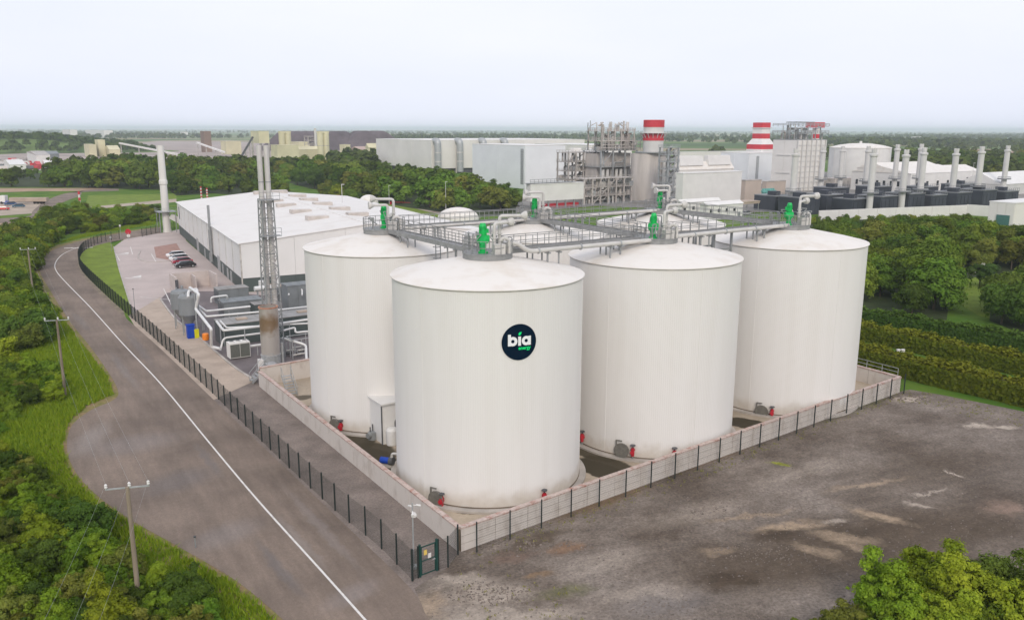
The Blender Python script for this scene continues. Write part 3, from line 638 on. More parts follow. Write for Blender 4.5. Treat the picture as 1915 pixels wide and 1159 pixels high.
# manholes and hydrants at the foot of the tanks
def manhole(k, x, y, r=.62):
    a, z = on_tank(k, x, y); t = tank_obj[k]; la = a - A_SITE
    mb = MB().cyl((TR - .05, 0, 0), (TR + .28, 0, 0), r, n=20).cyl((TR + .28, 0, 0), (TR + .36, 0, 0), r + .1, n=20)
    for i in range(12):
        q = 2 * math.pi * i / 12; mb.cyl((TR + .36, math.cos(q) * (r + .03), math.sin(q) * (r + .03)), (TR + .41, math.cos(q) * (r + .03), math.sin(q) * (r + .03)), .04, n=5)
    mb.box((TR + .2, -.55, .62), (.12, .1, .5)).box((TR + .2, -.3, .9), (.1, .6, .08))
    mb.build('manhole', mat('manhole_grey', (.17, .16, .14), .7, .2, 3.0), t, loc=(0, 0, z - .055), rz=la)
def red_valve(k, x, y):
    a, z = on_tank(k, x, y); t = tank_obj[k]; la = a - A_SITE
    v_ = MB().cyl((TR - .05, 0, 0), (TR + .40, 0, 0), .13, n=12).cyl((TR + .22, 0, -.40), (TR + .22, 0, .38), .15, n=12).cyl((TR + .40, 0, 0), (TR + .48, 0, 0), .21, n=12).cyl((TR + .22, 0, .2), (TR + .22, 0, .26), .22, n=12).build('red_valve', M_red, t, loc=(0, 0, z - .055), rz=la)
    MB().cyl((TR + .22, 0, .42), (TR + .22, 0, .62), .05, n=6).cyl((TR + .22, 0, .62), (TR + .22, 0, .67), .25, n=12).build('handwheel', M_dkst, v_)
    MB().cyl((TR + .22, 0, -.45), (TR + .22, 0, -max(.5, z - .24)), .07, n=6).build('valve_post', M_grey, v_)
for a_ in [('A', 817, 932), ('B', 630, 794), ('C', 1164, 840), ('D', 1425, 768)]: manhole(*a_)
for a_ in [('A', 827, 936), ('B', 640, 796), ('C', 1184, 843), ('D', 1444, 770), ('A', 1017, 929), ('C', 1260, 848), ('C', 1092, 817)]: red_valve(*a_)

# the round logo on the nearest tank
M_navyl = mat('logo_navy', (0.001, 0.010, 0.026), 0.8, 0.05, 1.0, spec=.05)
M_lwhite = mat('logo_white', (0.82, 0.82, 0.82), 0.5, 0.02, 1.0)
M_lgreen = mat('logo_green', (0.0, 0.80, 0.20), 0.5, 0.02, 1.0)
la0, lz0 = on_tank('A', 972, 640)
LR = 1.43
def wrap(pts, off):
    out = []
    for (x, y) in pts:
        a = la0 - A_SITE + x * LR / TR; out.append(((TR + off) * math.cos(a), (TR + off) * math.sin(a), lz0 - .055 + y * LR))
    return out
def disc_mb(off):
    mb = MB(); nr, ns = 10, 56; pts = [(0, 0)]
    for i in range(1, nr + 1):
        for j in range(ns): pts.append((i / nr * math.cos(2 * math.pi * j / ns), i / nr * math.sin(2 * math.pi * j / ns)))
    fs = [(0, 1 + j, 1 + (j + 1) % ns) for j in range(ns)]
    for i in range(nr - 1):
        for j in range(ns): fs.append((1 + i * ns + j, 1 + (i + 1) * ns + j, 1 + (i + 1) * ns + (j + 1) % ns, 1 + i * ns + (j + 1) % ns))
    top = wrap(pts, off); mb.add(top, fs)
    o_ = 1 + (nr - 1) * ns
    mb.add(wrap(pts[o_:], off) + wrap(pts[o_:], 0.0), [(j, ns + j, ns + (j + 1) % ns, (j + 1) % ns) for j in range(ns)])
    return mb
logo = disc_mb(0.075).build('logo_disc', M_navyl, tank_obj['A'], 'round navy sign reading bia energy in white and green')
def stroke(pts, w, closed=False, cap=True):
    """flat stroke of half width w/2 along points, with round ends"""
    mb = MB(); vs = []; n = len(pts)
    for i, p in enumerate(pts):
        a = pts[(i - 1) % n] if closed or i else pts[i]; b_ = pts[(i + 1) % n] if closed or i < n - 1 else pts[i]
        tx, ty = b_[0] - a[0], b_[1] - a[1]; l = math.hypot(tx, ty); nx, ny = -ty / l, tx / l
        vs += [(p[0] + nx * w / 2, p[1] + ny * w / 2), (p[0] - nx * w / 2, p[1] - ny * w / 2)]
    fs = [(2 * i, 2 * i + 1, 2 * ((i + 1) % n) + 1, 2 * ((i + 1) % n)) for i in range(n if closed else n - 1)]
    return vs, fs
def letter(parts, m, off=0.10):
    mb = MB()
    for k, (vs, fs) in enumerate(parts):
        mb.add(wrap(vs, off + .004 * k), fs)
    return mb.build('letter', m, logo)
W_ = .165
def ring(cx, cy_, r): return stroke([(cx + r * math.cos(2 * math.pi * i / 40), cy_ + r * math.sin(2 * math.pi * i / 40)) for i in range(40)], W_, True)
def stem(x, y0, y1): return stroke([(x, y0 + (y1 - y0) * i / 6) for i in range(7)], W_)
letter([ring(-.385, .064, .178), stem(-.575, .455, -.19)], M_lwhite)
letter([stem(.0, .318, -.19)], M_lwhite)
letter([ring(.385, .064, .178), stem(.583, .318, -.19)], M_lwhite)
leafp = [(-.07, .40), (-.06, .50), (.0, .555), (.11, .575), (.10, .48), (.05, .41), (-.02, .385)]
mb = MB(); mb.add(wrap([(0.02, .47)] + leafp, .10), [(0, 1 + (i + 1) % 7, 1 + i) for i in range(7)]); mb.build('leaf_mark', M_lgreen, logo)
cu = bpy.data.curves.new('energy', 'FONT'); cu.body = 'energy'; cu.size = 1.0; cu.offset = 0.03; cu.resolution_u = 3
to = bpy.data.objects.new('energy_text', cu); COL.objects.link(to)
dg = bpy.context.evaluated_depsgraph_get(); tm = to.evaluated_get(dg).to_mesh()
xs = [v.co.x for v in tm.vertices]; x0, x1 = min(xs), max(xs); k_ = .725 / (x1 - x0)
vv = [(-.065 + (v.co.x - x0) * k_, -.415 + v.co.y * k_ * 1.05) for v in tm.vertices]; ff = [tuple(p.vertices) for p in tm.polygons]
mb = MB(); mb.add(wrap(vv, .10), ff); mb.build('lettering', M_lgreen, logo)
bpy.data.objects.remove(to)

# ------------------------------------------------------------------ walkways and gas pipes between the tank roofs
ZW = ZP + .20
def walkway(k1, k2, label, off=0.0):
    a = Vector((*TANKS[k1], 0)); b = Vector((*TANKS[k2], 0)); d = (b - a).normalized(); rz = math.atan2(d.y, d.x); L_ = (b - a).length
    n = Vector((-d.y, d.x, 0)); o_ = a + d * PLAT * .92 + n * off; Lw = L_ - 2 * PLAT * .92
    root = thing('walkway', label, 'walkway', (o_.x, o_.y, ZW), rz, 'steel walkways linking the tank roofs')
    MB().box((Lw / 2, 0, .02), (Lw, 1.0, .05)).build('deck', M_walk, root)
    for s in (-1, 1):
        MB().box((Lw / 2, s * .54, -.05), (Lw, .08, .42)).build('side_beam', M_walk, root)
        mb = MB(); railing(mb, (0, s * .55, .1), (Lw, s * .55, .1), 1.1, 1.25, .034); mb.build('guard_rail', M_walk, root)
    for s_ in (2.6, 4.2, Lw - 4.2, Lw - 2.6):
        dist = min(s_ + PLAT * .92, L_ - s_ - PLAT * .92)
        zr = TH + .41 + (TR - 1.5 - dist) / (TR - 1.5 - PLAT) * (ZP - .30 - TH - .41) if dist < TR - 1.5 else TH + .03 + (TR + .14 - dist) / 1.64 * .38
        for s in (-.42, .42):
            MB().cyl((s_, s, zr - ZW - .01), (s_, s, -.1), .075, n=8).build('leg', M_grey, root)
        MB().box((s_, 0, -.26), (.16, 1.5, .14)).build('cross_beam', M_grey, root)
    return root
def gas_pipe(k1, k2, off, label, z=-.05, r=.2, dip=False, trim=(0, 0)):
    a = Vector((*TANKS[k1], 0)); b = Vector((*TANKS[k2], 0)); d = (b - a).normalized(); rz = math.atan2(d.y, d.x); L_ = (b - a).length
    n = Vector((-d.y, d.x, 0)); o_ = a + n * off
    root = thing('gas_pipe', label, 'pipe', (o_.x, o_.y, ZW), rz, 'pale gas pipes beside the roof walkways')
    s0, s1 = 1.4 + trim[0], L_ - 1.4 - trim[1]
    pts = [(s0, 0, .75), (s0 + .9, 0, .75), (s0 + 2.0, -.25, z), (s1 - .6, -.25, z), (s1, -.1, z)] if dip else [(s0, 0, z + .1), (s1, 0, z + .1)]
    yb = -.25 if dip else 0; zb = z if dip else z + .1
    MB().tube(round_path(pts, .5), r, 12).build('pipe_run', M_pipe, root)
    q = s0 + 3.0
    while q < s1 - 1:
        MB().cyl((q - .06, yb, zb), (q + .06, yb, zb), r + .08, n=14).build('pipe_flange', M_galv, root); q += 4.6
    for s_ in (5.4, 6.6, L_ - 6.6, L_ - 5.4):
        dist = min(s_, L_ - s_); zr = TH + .41 + (TR - 1.5 - dist) / (TR - 1.5 - PLAT) * (ZP - .30 - TH - .41)
        zr = min(zr, TH + .41)
        MB().cyl((s_, yb, zr - ZW - .02), (s_, yb, zb - r - .1), .08, n=8).build('support_post', M_grey, root)
        MB().box((s_, yb, zb - r - .06), (.22, .7, .12)).build('saddle', M_grey, root)
    return root
walkway('A', 'B', 'steel walkway from the logo tank to the tank on its left')
walkway('A', 'C', 'steel walkway from the logo tank to the tank on its right', .35)
walkway('C', 'D', 'steel walkway from the middle tank to the rightmost tank', .35)
walkway('B', 'E', 'steel walkway leading back from the left tank to the back row', .2)
walkway('E', 'F', 'steel walkway between the two back row tanks', .2)
walkway('C', 'E', 'steel walkway crossing from the middle front tank to the back row')
walkway('D', 'F', 'steel walkway crossing from the rightmost tank to the back row')
gas_pipe('A', 'C', -.95, 'pale gas pipe with a drop bend between the logo tank and the next', dip=True)
gas_pipe('C', 'D', -.95, 'pale straight gas pipe running up to the rightmost tank')
gas_pipe('B', 'E', -1.0, 'thin pale gas pipe from the left tank to the back row', r=.13)
gas_pipe('E', 'F', -1.0, 'pale gas pipe linking the two back row tanks', r=.18)
# stair tower between the second and third front tanks
st = (Vector((*TANKS['C'], 0)) + Vector((*TANKS['D'], 0))) / 2 + V * 1.6
root = thing('stair_tower', 'dark steel stair tower squeezed between the two right-hand tanks', 'stair tower', (st.x, st.y, .055), A_SITE)
for (x, y) in ((-1.3, -1.1), (1.3, -1.1), (-1.3, 1.5), (1.3, 1.5)): MB().box((x, y, ZW / 2 - .2), (.2, .2, ZW - .4)).build('column', M_grey, root)
for i in range(7):
    z = 2.4 + i * 2.55
    MB().box((0, -1.1, z), (2.6, .12, .16)).box((0, 1.5, z), (2.6, .12, .16)).build('tie_beam', M_grey, root)
    s = 1 if i % 2 else -1
    MB().bar((-1.2 * s, .2, z - 2.3), (1.2 * s, .2, z), .8, .12).build('stair_flight', M_grey, root)
    MB().bar((-1.25, -1.1, z - 2.4), (1.25, -1.1, z), .07).bar((1.25, -1.1, z - 2.4), (-1.25, -1.1, z), .07).build('brace', M_grey, root)
# ladder between the logo tank and the left tank
lad = (Vector((*TANKS['A'], 0)) + Vector((*TANKS['B'], 0))) / 2 + U * .8
root = thing('caged_ladder', 'grey caged ladder rising between the logo tank and the left tank', 'ladder', (lad.x, lad.y, .055), A_SITE)
for s in (-.25, .25): MB().cyl((s, 0, 0), (s, 0, ZW + 1.0), .05, n=6).build('stile', M_grey, root)
ru = MB()
for i in range(60): ru.cyl((-.25, 0, .4 + i * .33), (.25, 0, .4 + i * .33), .02, n=5, caps=False)
ru.build('rungs', M_grey, root)
for i in range(16):
    MB().tube([(.35 * math.cos(a_ / 8 * math.pi * 2), .32 + .38 * math.sin(a_ / 8 * math.pi * 2), 2.4 + i * 1.1) for a_ in range(9)], .025, 5).build('cage_hoop', M_grey, root)

# white kiosk, pumps between the two left tanks
p = G(716, 832)
root = thing('pump_kiosk', 'small white flat-roofed kiosk with arched doorway tucked behind the logo tank', 'kiosk', (p.x, p.y, .055), A_SITE)
MB().box((1.9, 1.4, 2.0), (3.8, 2.8, 4.0)).build('wall', M_white, root)
MB().box((1.9, 1.4, 4.08), (4.1, 3.1, .14)).build('roof', M_white, root)
MB().box((1.75, -.02, 1.0), (.9, .05, 2.0)).cyl((1.75, -.045, 2.0), (1.75, .005, 2.0), .45, n=20).build('doorway', M_dkst, root); MB().lathe([(.5, 0), (.55, .1), (.55, 1.5), (.4, 1.75), (0, 1.8)], 18, (.75, -.5, .0)).build('water_butt', M_white, root)
MB().cyl((-.06, -.06, 0), (-.06, -.06, 4.0), .07, n=8).build('downpipe', M_dkst, root)
MB().bar((-.15, -.15, 4.0), (4.0, -.15, 4.0), .12).build('gutter', M_pipe, root)
p = G(697, 822)
root = thing('grey_pump', 'grey valve and pump cluster standing at the left tank foot', 'pump', (p.x, p.y, .055), 1.0)
MB().cyl((0, 0, 0), (0, 0, .8), .42, n=14).build('casing', M_grey, root)
MB().cyl((-.7, 0, .55), (.7, 0, .55), .28, n=12).build('motor', M_grey, root); MB().cyl((.15, .1, .8), (.15, .1, 1.5), .06, n=6).cyl((-.2, .1, .8), (-.2, .1, 1.3), .06, n=6).build('valve_stem', M_dkst, root)
p = G(722, 872)
root = thing('blue_pump', 'blue motor driven pump beside the logo tank foot', 'pump', (p.x, p.y, .055), -.3)
MB().box((0, 0, .1), (1.4, .7, .2)).build('base', M_conc, root); MB().cyl((-.5, 0, .55), (.35, 0, .55), .3, n=14).build('motor', M_blue, root)
MB().cyl((.35, 0, .55), (.75, 0, .55), .38, n=14).build('volute', M_dkst, root); MB().tube(round_path([(.6, 0, .7), (.6, 0, 1.3), (1.6, 0, 1.3)], .3), .12, 8).build('outlet_pipe', M_pipe, root)

# ------------------------------------------------------------------ fences: posts and welded mesh
FH = 2.35
PANEL = 2.6
def mesh_panel(w=.0028):
    mb = MB(); n = 50
    for i in range(n):
        x = (i + .5) / n * PANEL; mb.add([(x - w, 0, .06), (x + w, 0, .06), (x + w, 0, FH - .1), (x - w, 0, FH - .1), (x, -w, .06), (x, w, .06), (x, w, FH - .1), (x, -w, FH - .1)], [(0, 1, 2, 3), (4, 5, 6, 7)])
    for k in range(12):
        z = .1 + k * .195; mb.add([(0, 0, z - .005), (PANEL, 0, z - .005), (PANEL, 0, z + .005), (0, 0, z + .005)], [(0, 1, 2, 3)])
    return mb.mesh('mesh_panel', M_fence)
ME_panel = mesh_panel(); ME_panel2 = mesh_panel(.0013)
ME_post = MB().box((0, 0, FH / 2), (.11, .11, FH)).box((0, 0, FH + .015), (.11, .11, .03)).mesh('post', M_fence)
def fence(label, pts, h=1.0, bigpost=1.0, pm=None):
    root = thing('mesh_fence', label, 'fence', pts[0])
    o_ = pts[0]
    for i, p in enumerate(pts):
        q = p - o_
        link('post', ME_post, root, loc=(q.x, q.y, 0), scale=(bigpost, bigpost, h))
        if i < len(pts) - 1:
            d = pts[i + 1] - p; link('mesh_panel', pm or ME_panel, root, loc=(q.x, q.y, 0), rz=math.atan2(d.y, d.x), scale=(d.length / PANEL, 1, h))
    return root
fence('long dark green mesh fence on slim posts lining the road', resample(fence_line, PANEL))
fence('short dark mesh fence beyond the site entrance by the white chimney', resample([G(266, 443), G(290, 437), G(305, 434), G(330, 428)], PANEL))
fr_a = BP + (BQ - BP).normalized() * .9 + Vector((.62, -.8, 0)) * .85; fr_b = BQ + Vector((.62, -.8, 0)) * .7
fence('dark post and mesh fence in front of the bund wall facing the gravel yard', resample([fr_a, fr_b], 3.05), 1.0, .9, ME_panel2)
# pedestrian gate
gp0 = G(786, 1079); gp1 = G(817, 1067)
root = thing('gate', 'green framed pedestrian gate with small notices at the compound corner', 'gate', (gp0.x, gp0.y, 0), math.atan2((gp1 - gp0).y, (gp1 - gp0).x)); gl = (gp1 - gp0).length
M_gate = mat('gate_green', (0.015, 0.06, 0.05), 0.5, 0.15, 2.0)
for x in (0, gl): MB().box((x, 0, 1.2), (.12, .12, 2.4)).box((x, 0, 2.42), (.14, .14, .04)).build('gate_post', M_gate, root)
MB().box((gl / 2, 0, 2.2), (gl - .14, .06, .07)).box((gl / 2, 0, .15), (gl - .14, .06, .07)).box((.12, 0, 1.17), (.06, .06, 2.1)).box((gl - .12, 0, 1.17), (.06, .06, 2.1)).box((gl / 2, 0, 1.15), (gl - .2, .05, .06)).build('leaf_frame', M_gate, root)
link('mesh_infill', ME_panel, root, loc=(.1, 0, .05), scale=((gl - .2) / PANEL, 1, .93))
MB().box((.42, -.05, 1.75), (.24, .02, .36)).build('notice', mat('notice_yellow', (.7, .5, .12), .5, .1, 2.0), root)
MB().box((.75, -.05, 1.42), (.26, .02, .34)).build('notice', M_line, root)
MB().cyl((gl - .2, -.1, 1.05), (gl - .2, .1, 1.05), .04, n=8).box((gl - .3, -.1, 1.05), (.22, .03, .04)).build('handle', M_galv, root)
fence('short dark mesh fence return between the gate and the bund corner', [gp1 + (gp1 - gp0).normalized() * .15, G(838, 1060), BP + Vector((-.1, -.55, 0))])
fence('single dark fence bay between the gate and the road corner', [G(771, 1086), gp0 - (gp1 - gp0).normalized() * .15])
# camera mast
p = G(774, 1062); cm = thing('camera_mast', 'slim pale mast with white security cameras inside the fence corner', 'camera mast', (p.x, p.y, 0)); ch = height_at(p, 940)
MB().cyl((0, 0, 0), (0, 0, ch), .06, .05, 8).box((0, 0, .12), (.4, .4, .24)).build('mast', M_galv, cm)
for a_, zz in ((.3, .15), (2.2, .3), (-1.4, .55)):
    c_, s_ = math.cos(a_), math.sin(a_)
    MB().cyl((0, 0, ch - zz), (c_ * .3, s_ * .3, ch - zz - .05), .03, n=6).cyl((c_ * .25, s_ * .25, ch - zz - .02), (c_ * .55, s_ * .55, ch - zz - .12), .075, n=10).build('camera_head', M_white, cm)
MB().lathe([(0, ch - 1.05), (.18, ch - .95), (.2, ch - .8), (.12, ch - .66), (0, ch - .64)], 14, (.1, -.12, 0)).build('dome_camera', M_white, cm)
p = G(1680, 690); cm = thing('camera_mast', 'dark mast with twin white floodlight heads in the hedge', 'lamp mast', (p.x, p.y, 0)); ch = height_at(p, 655)
MB().cyl((0, 0, 0), (0, 0, ch), .07, .05, 8).build('mast', M_dkst, cm)
for s in (-1, 1): MB().box((s * .28, -.1, ch), (.42, .3, .36)).build('lamp_head', M_white, cm)

# ------------------------------------------------------------------ white process hall
WA = math.radians(27.7); WW, WL, WE, WR = 50.0, 99.8, 9.1, 11.5; c0 = Vector((-50.4, 153.1, 0))
hall = thing('process_hall', 'long low white process hall with dark green base band and rooflights', 'hall', c0, WA)
M_whl = mat('hall_cladding', (0.73, 0.715, 0.69), 0.55, 0.04, 0.15)
M_hroof = mat('hall_roof', (0.72, 0.69, 0.65), 0.6, col2=(0.63, 0.585, 0.535), scale=0.2, thr=(0.5, 0.8))
core = MB(); core.add([(0.1, .1, 0), (WW - .1, .1, 0), (WW - .1, WL - .1, 0), (.1, WL - .1, 0), (.1, .1, WE - .1), (WW - .1, .1, WE - .1), (WW - .1, WL - .1, WE - .1), (.1, WL - .1, WE - .1), (WW / 2, .1, WR - .1), (WW / 2, WL - .1, WR - .1)],
    [(0, 1, 5, 8, 4), (1, 2, 6, 5), (2, 3, 7, 9, 6), (3, 0, 4, 7)]); core.build('inner_wall', M_dkgrn, hall)
npn = 12; pw = WL / npn
me = MB().box((0, 0, 0), (.12, pw - .12, WE - 2.6)).mesh('wall_panel', M_whl)
me2 = MB().box((0, 0, 0), (.10, pw - .06, 2.55)).mesh('base_panel', M_dkgrn)
for i in range(npn):
    link('wall_panel', me, hall, loc=(0, pw * (i + .5), 2.6 + (WE - 2.6) / 2)); link('base_panel', me2, hall, loc=(.03, pw * (i + .5), 1.275))
    MB().box((-.07, pw * (i + 1), 2.6 + (WE - 2.6) / 2), (.08, .2, WE - 2.7)).build('joint_cover', M_trim, hall)
for i in range(5):
    x0, x1 = WW * i / 5 + .02, WW * (i + 1) / 5 - .02
    z0 = WE + (WR - WE) * (1 - abs(x0 - WW / 2) / (WW / 2)); z1 = WE + (WR - WE) * (1 - abs(x1 - WW / 2) / (WW / 2)); xm = (x0 + x1) / 2; zm = WE + (WR - WE) * (1 - abs(xm - WW / 2) / (WW / 2))
    poly = [(x0, 2.6), (x1, 2.6), (x1, z1), (xm, zm), (x0, z0)]
    mb = MB(); n = 5; mb.add([(x, -.06, z) for x, z in poly] + [(x, .06, z) for x, z in poly], [(0, 1, 2, 3, 4), (9, 8, 7, 6, 5)] + [(i_, 5 + i_, 5 + (i_ + 1) % 5, (i_ + 1) % 5) for i_ in range(5)]); mb.build('gable_panel', M_whl, hall)
    MB().box(((x0 + x1) / 2, .04, 1.275), (x1 - x0, .1, 2.55)).build('base_panel', M_dkgrn, hall)
nrf = 20; rw = (WL + .6) / nrf
sl = math.atan2(WR - WE, WW / 2); lr = math.hypot(WR - WE, WW / 2 + .3)
for s in (-1, 1):
    mr_ = MB().box((0, 0, 0), (lr, rw - .05, .14), M=Matrix.Rotation(s * sl, 3, 'Y')).mesh('roof_sheet', M_hroof)
    for i in range(nrf): link('roof_sheet', mr_, hall, loc=(WW / 2 + s * (WW / 4 + .15), -.3 + rw * (i + .5), (WE + WR) / 2 + .02))
MB().box((WW / 2, WL / 2, WR + .10), (.8, WL + .6, .12)).build('ridge_cap', M_hroof, hall)
for x in (-.28, WW + .28): MB().box((x, WL / 2, WE - .02), (.26, WL + .5, .2)).build('gutter', M_whl, hall)
MB().box((0, 0, WE / 2), (.22, .22, WE)).build('corner_trim', M_trim, hall)
Wi = Matrix.Rotation(-WA, 3, 'Z')
M_rl = mat('rooflight_frame', (0.52, 0.47, 0.43), 0.7, 0.15, 0.5); M_rlt = mat('rooflight_glazing', (0.62, 0.58, 0.54), 0.5, 0.1, 0.5)
for (x, y) in [(512, 377), (535, 385), (562, 396), (593, 408), (522, 361), (556, 368), (577, 375), (603, 383), (635, 392), (668, 403), (490, 363)]:
    q = Wi @ (G(x, y, 11.2) - c0); zr = WE + (WR - WE) * (1 - abs(q.x - WW / 2) / (WW / 2))
    o = MB().box((0, 0, .3), (4.6, 2.4, .8)).build('rooflight', M_rl, hall, loc=(q.x, q.y, zr + .05)); MB().box((0, 0, .74), (4.3, 2.1, .1)).build('glazing', M_rlt, o)
for (y, w, h_) in [(12, 1.6, 2.2), (16, 1.6, 2.2), (22, 1.2, 2.2), (27, 3.4, 3.2), (40, 1.2, 2.2), (48, 1.2, 2.2), (60, 3.4, 3.2)]:
    MB().box((-.06, y, h_ / 2), (.12, w, h_)).build('door', M_galv, hall)
MB().cyl((-.5, 34, 1), (-.5, 34, 13.5), .28, n=10).box((-.25, 34, 6), (.5, .3, .2)).build('flue', M_grey, hall)
MB().cyl((-.4, 35.2, 2.0), (-.4, 35.2, 8.0), .3, n=10).build('flue', M_dkst, hall)
MB().box((-.08, 96, 6.3), (.06, 1.6, 3.4)).build('wall_sign', M_dkst, hall)
MB().box((14.0, -.6, 4.6), (2.6, 1.1, 2.2)).build('louvre_box', M_dkgrn, hall)
# white gas dome beyond the hall, and another beside the access road
for (x, y, r, h_, lb) in [(690, 392, 3.6, 5.6, 'small white domed vessel beyond the far corner of the process hall'), (857, 428, 6.3, 6.6, 'low white domed gas holder behind the back row of tanks')]:
    p = G(x, y); root = thing('gas_dome', lb, 'dome', p)
    MB().cyl((0, 0, 0), (0, 0, h_ * .5), r, n=40, caps=False).build('wall', M_white, root)
    MB().lathe([(r * math.cos(t), h_ * .5 + h_ * .5 * math.sin(t)) for t in [i * math.pi / 2 / 8 for i in range(9)]], 40).build('roof', M_roofw, root)

# ------------------------------------------------------------------ chimneys
p = G(313, 434); h_ = height_at(p, 272)
root = thing('white_chimney', 'tall plain white chimney at the far end of the process hall', 'chimney', p, A_SITE)
M_wst = mat('chimney_white', (0.66, 0.64, 0.60), 0.55, 0.08, 0.3, streak=0.15)
MB().lathe([(1.25, 0), (1.1, 1.0), (1.0, h_ * .55), (1.18, h_ * .56), (1.18, h_ * .60), (1.0, h_ * .61)], 28).build('lower_shaft', M_wst, root)
MB().lathe([(1.0, h_ * .605), (.95, h_ - .2), (1.0, h_ - .2), (1.0, h_), (.8, h_), (.8, h_ - .3)], 28).build('upper_shaft', M_wst, root)
MB().bar((1.0, -1.2, 4.8), (6.5, -3.4, 1.2), .5, 1.6).build('inlet_duct', M_stackg, root)
for (x, y) in ((-2.2, -2.2), (2.2, -2.2), (-2.2, 2.2)): MB().box((x, y, 3.0), (.18, .18, 6)).build('frame_column', M_grey, root)
MB().box((0, 0, 6.05), (5.2, 5.2, .14)).build('platform', M_grey, root)
mb = MB(); railing(mb, (-2.6, -2.6, 6.1), (2.6, -2.6, 6.1)); railing(mb, (-2.6, -2.6, 6.1), (-2.6, 2.6, 6.1)); mb.build('guard_rail', M_galv, root)
# lattice tower carrying twin steel flues
p = G(514, 668); h1 = height_at(p, 372); h2 = height_at(p, 272)
root = thing('flue_tower', 'tall lattice tower carrying two shiny steel flues above the stained cylinder', 'flue tower', p, A_SITE)
wb, wt = 1.05, .75
def cw(z): return wb + (wt - wb) * z / h1
for (sx_, sy_) in ((-1, -1), (1, -1), (-1, 1), (1, 1)):
    MB().bar((sx_ * wb, sy_ * wb, 0), (sx_ * wt, sy_ * wt, h1), .13).build('leg', M_grey, root)
nb = 17
for i in range(nb):
    z0, z1 = h1 * i / nb, h1 * (i + 1) / nb; a0, a1 = cw(z0), cw(z1); mb = MB()
    for (q0, q1) in (((-1, -1), (1, -1)), ((1, -1), (1, 1)), ((1, 1), (-1, 1)), ((-1, 1), (-1, -1))):
        mb.bar((q0[0] * a1, q0[1] * a1, z1), (q1[0] * a1, q1[1] * a1, z1), .07)
        s = (q0, q1) if i % 2 else (q1, q0)
        mb.bar((s[0][0] * a0, s[0][1] * a0, z0), (s[1][0] * a1, s[1][1] * a1, z1), .065)
    mb.build('bracing', M_grey, root)
for (x, y) in ((-.42, .1), (.42, -.1)):
    f = MB().cyl((x, y, .2), (x, y, h2), .34, n=18).build('flue', M_steel, root)
    for k in range(1, 6): MB().cyl((x, y, h2 * k / 6), (x, y, h2 * k / 6 + .12), .38, n=18).build('joint_band', M_grey, f)
mb = MB()
for z in (h1 - .05, h1 * .78):
    mb.box((0, -wt - .5, z), (2.6, 1.0, .08)); railing(mb, (-1.3, -wt - 1, z), (1.3, -wt - 1, z), 1.0, .9)
mb.build('service_platform', M_grey, root)
# stained steel cylinder in front of it
p = G(508, 688); h_ = height_at(p, 573)
M_stain = mat('heat_stained_steel', (0.50, 0.46, 0.42), 0.42, 0.1, 0.6, metal=0.45, streak=0.2)
nt = M_stain.node_tree; N = nt.nodes; L = nt.links; b = N['Principled BSDF']; src = b.inputs['Base Color'].links[0].from_socket
geo = N.new('ShaderNodeNewGeometry'); sx = N.new('ShaderNodeSeparateXYZ'); L.new(geo.outputs['Position'], sx.inputs[0])
nz = N.new('ShaderNodeTexNoise'); nz.inputs['Scale'].default_value = 1.2; nz.inputs['Detail'].default_value = 5; L.new(geo.outputs['Position'], nz.inputs['Vector'])
ma = N.new('ShaderNodeMath'); ma.operation = 'MULTIPLY_ADD'; ma.inputs[1].default_value = 2.2; L.new(nz.outputs[0], ma.inputs[0]); L.new(sx.outputs[2], ma.inputs[2])
rp = N.new('ShaderNodeValToRGB'); rp.color_ramp.elements[0].position = 0.0; rp.color_ramp.elements[0].color = (0, 0, 0, 1); rp.color_ramp.elements[1].position = 1; rp.color_ramp.elements[1].color = (0, 0, 0, 1)
for q_, v_ in ((.60, .0), (.70, .75), (.80, .85), (.92, .1)):
    e = rp.color_ramp.elements.new(q_); e.color = (v_, v_, v_, 1)
dv = N.new('ShaderNodeMath'); dv.operation = 'DIVIDE'; dv.inputs[1].default_value = h_ + 1.2; L.new(ma.outputs[0], dv.inputs[0]); L.new(dv.outputs[0], rp.inputs[0])
mx = N.new('ShaderNodeMix'); mx.data_type = 'RGBA'; L.new(rp.outputs[0], mx.inputs[0]); L.new(src, mx.inputs[6]); mx.inputs[7].default_value = (0.22, 0.125, 0.045, 1); L.new(mx.outputs[2], b.inputs['Base Color'])
root = thing('flare_cylinder', 'brown stained open steel flare cylinder on a grey base, in front of the lattice tower', 'flare', p, A_SITE)
MB().lathe([(1.15, 1.9), (1.15, h_), (1.05, h_), (1.05, 2.5)], 36).build('burner_shroud', M_stain, root)
MB().lathe([(1.19, h_ - .12), (1.22, h_ - .12), (1.22, h_ + .03), (1.04, h_ + .03)], 36).build('top_ring', mat('ring_rust', (.45, .22, .14), .6, .2, 1.0), root)
MB().lathe([(1.2, .15), (1.2, 1.75), (1.26, 1.75), (1.26, 1.92), (1.1, 1.94)], 36).build('base_drum', M_galv, root)
MB().lathe([(1.12, 2.0), (0, 2.05)], 36).build('burner_plate', M_dkst, root)
for i in range(4):
    a = i * math.pi / 2 + .5; MB().cyl((1.0 * math.cos(a), 1.0 * math.sin(a), 0), (1.0 * math.cos(a), 1.0 * math.sin(a), .3), .12, n=8).build('leg', M_galv, root)
MB().cyl((1.45, -.2, 0), (1.45, -.2, 3.2), .17, n=10).build('gas_riser', M_galv, root)
MB().box((-1.5, -.5, .75), (.55, .8, 1.5)).build('control_cabinet', M_white, root)

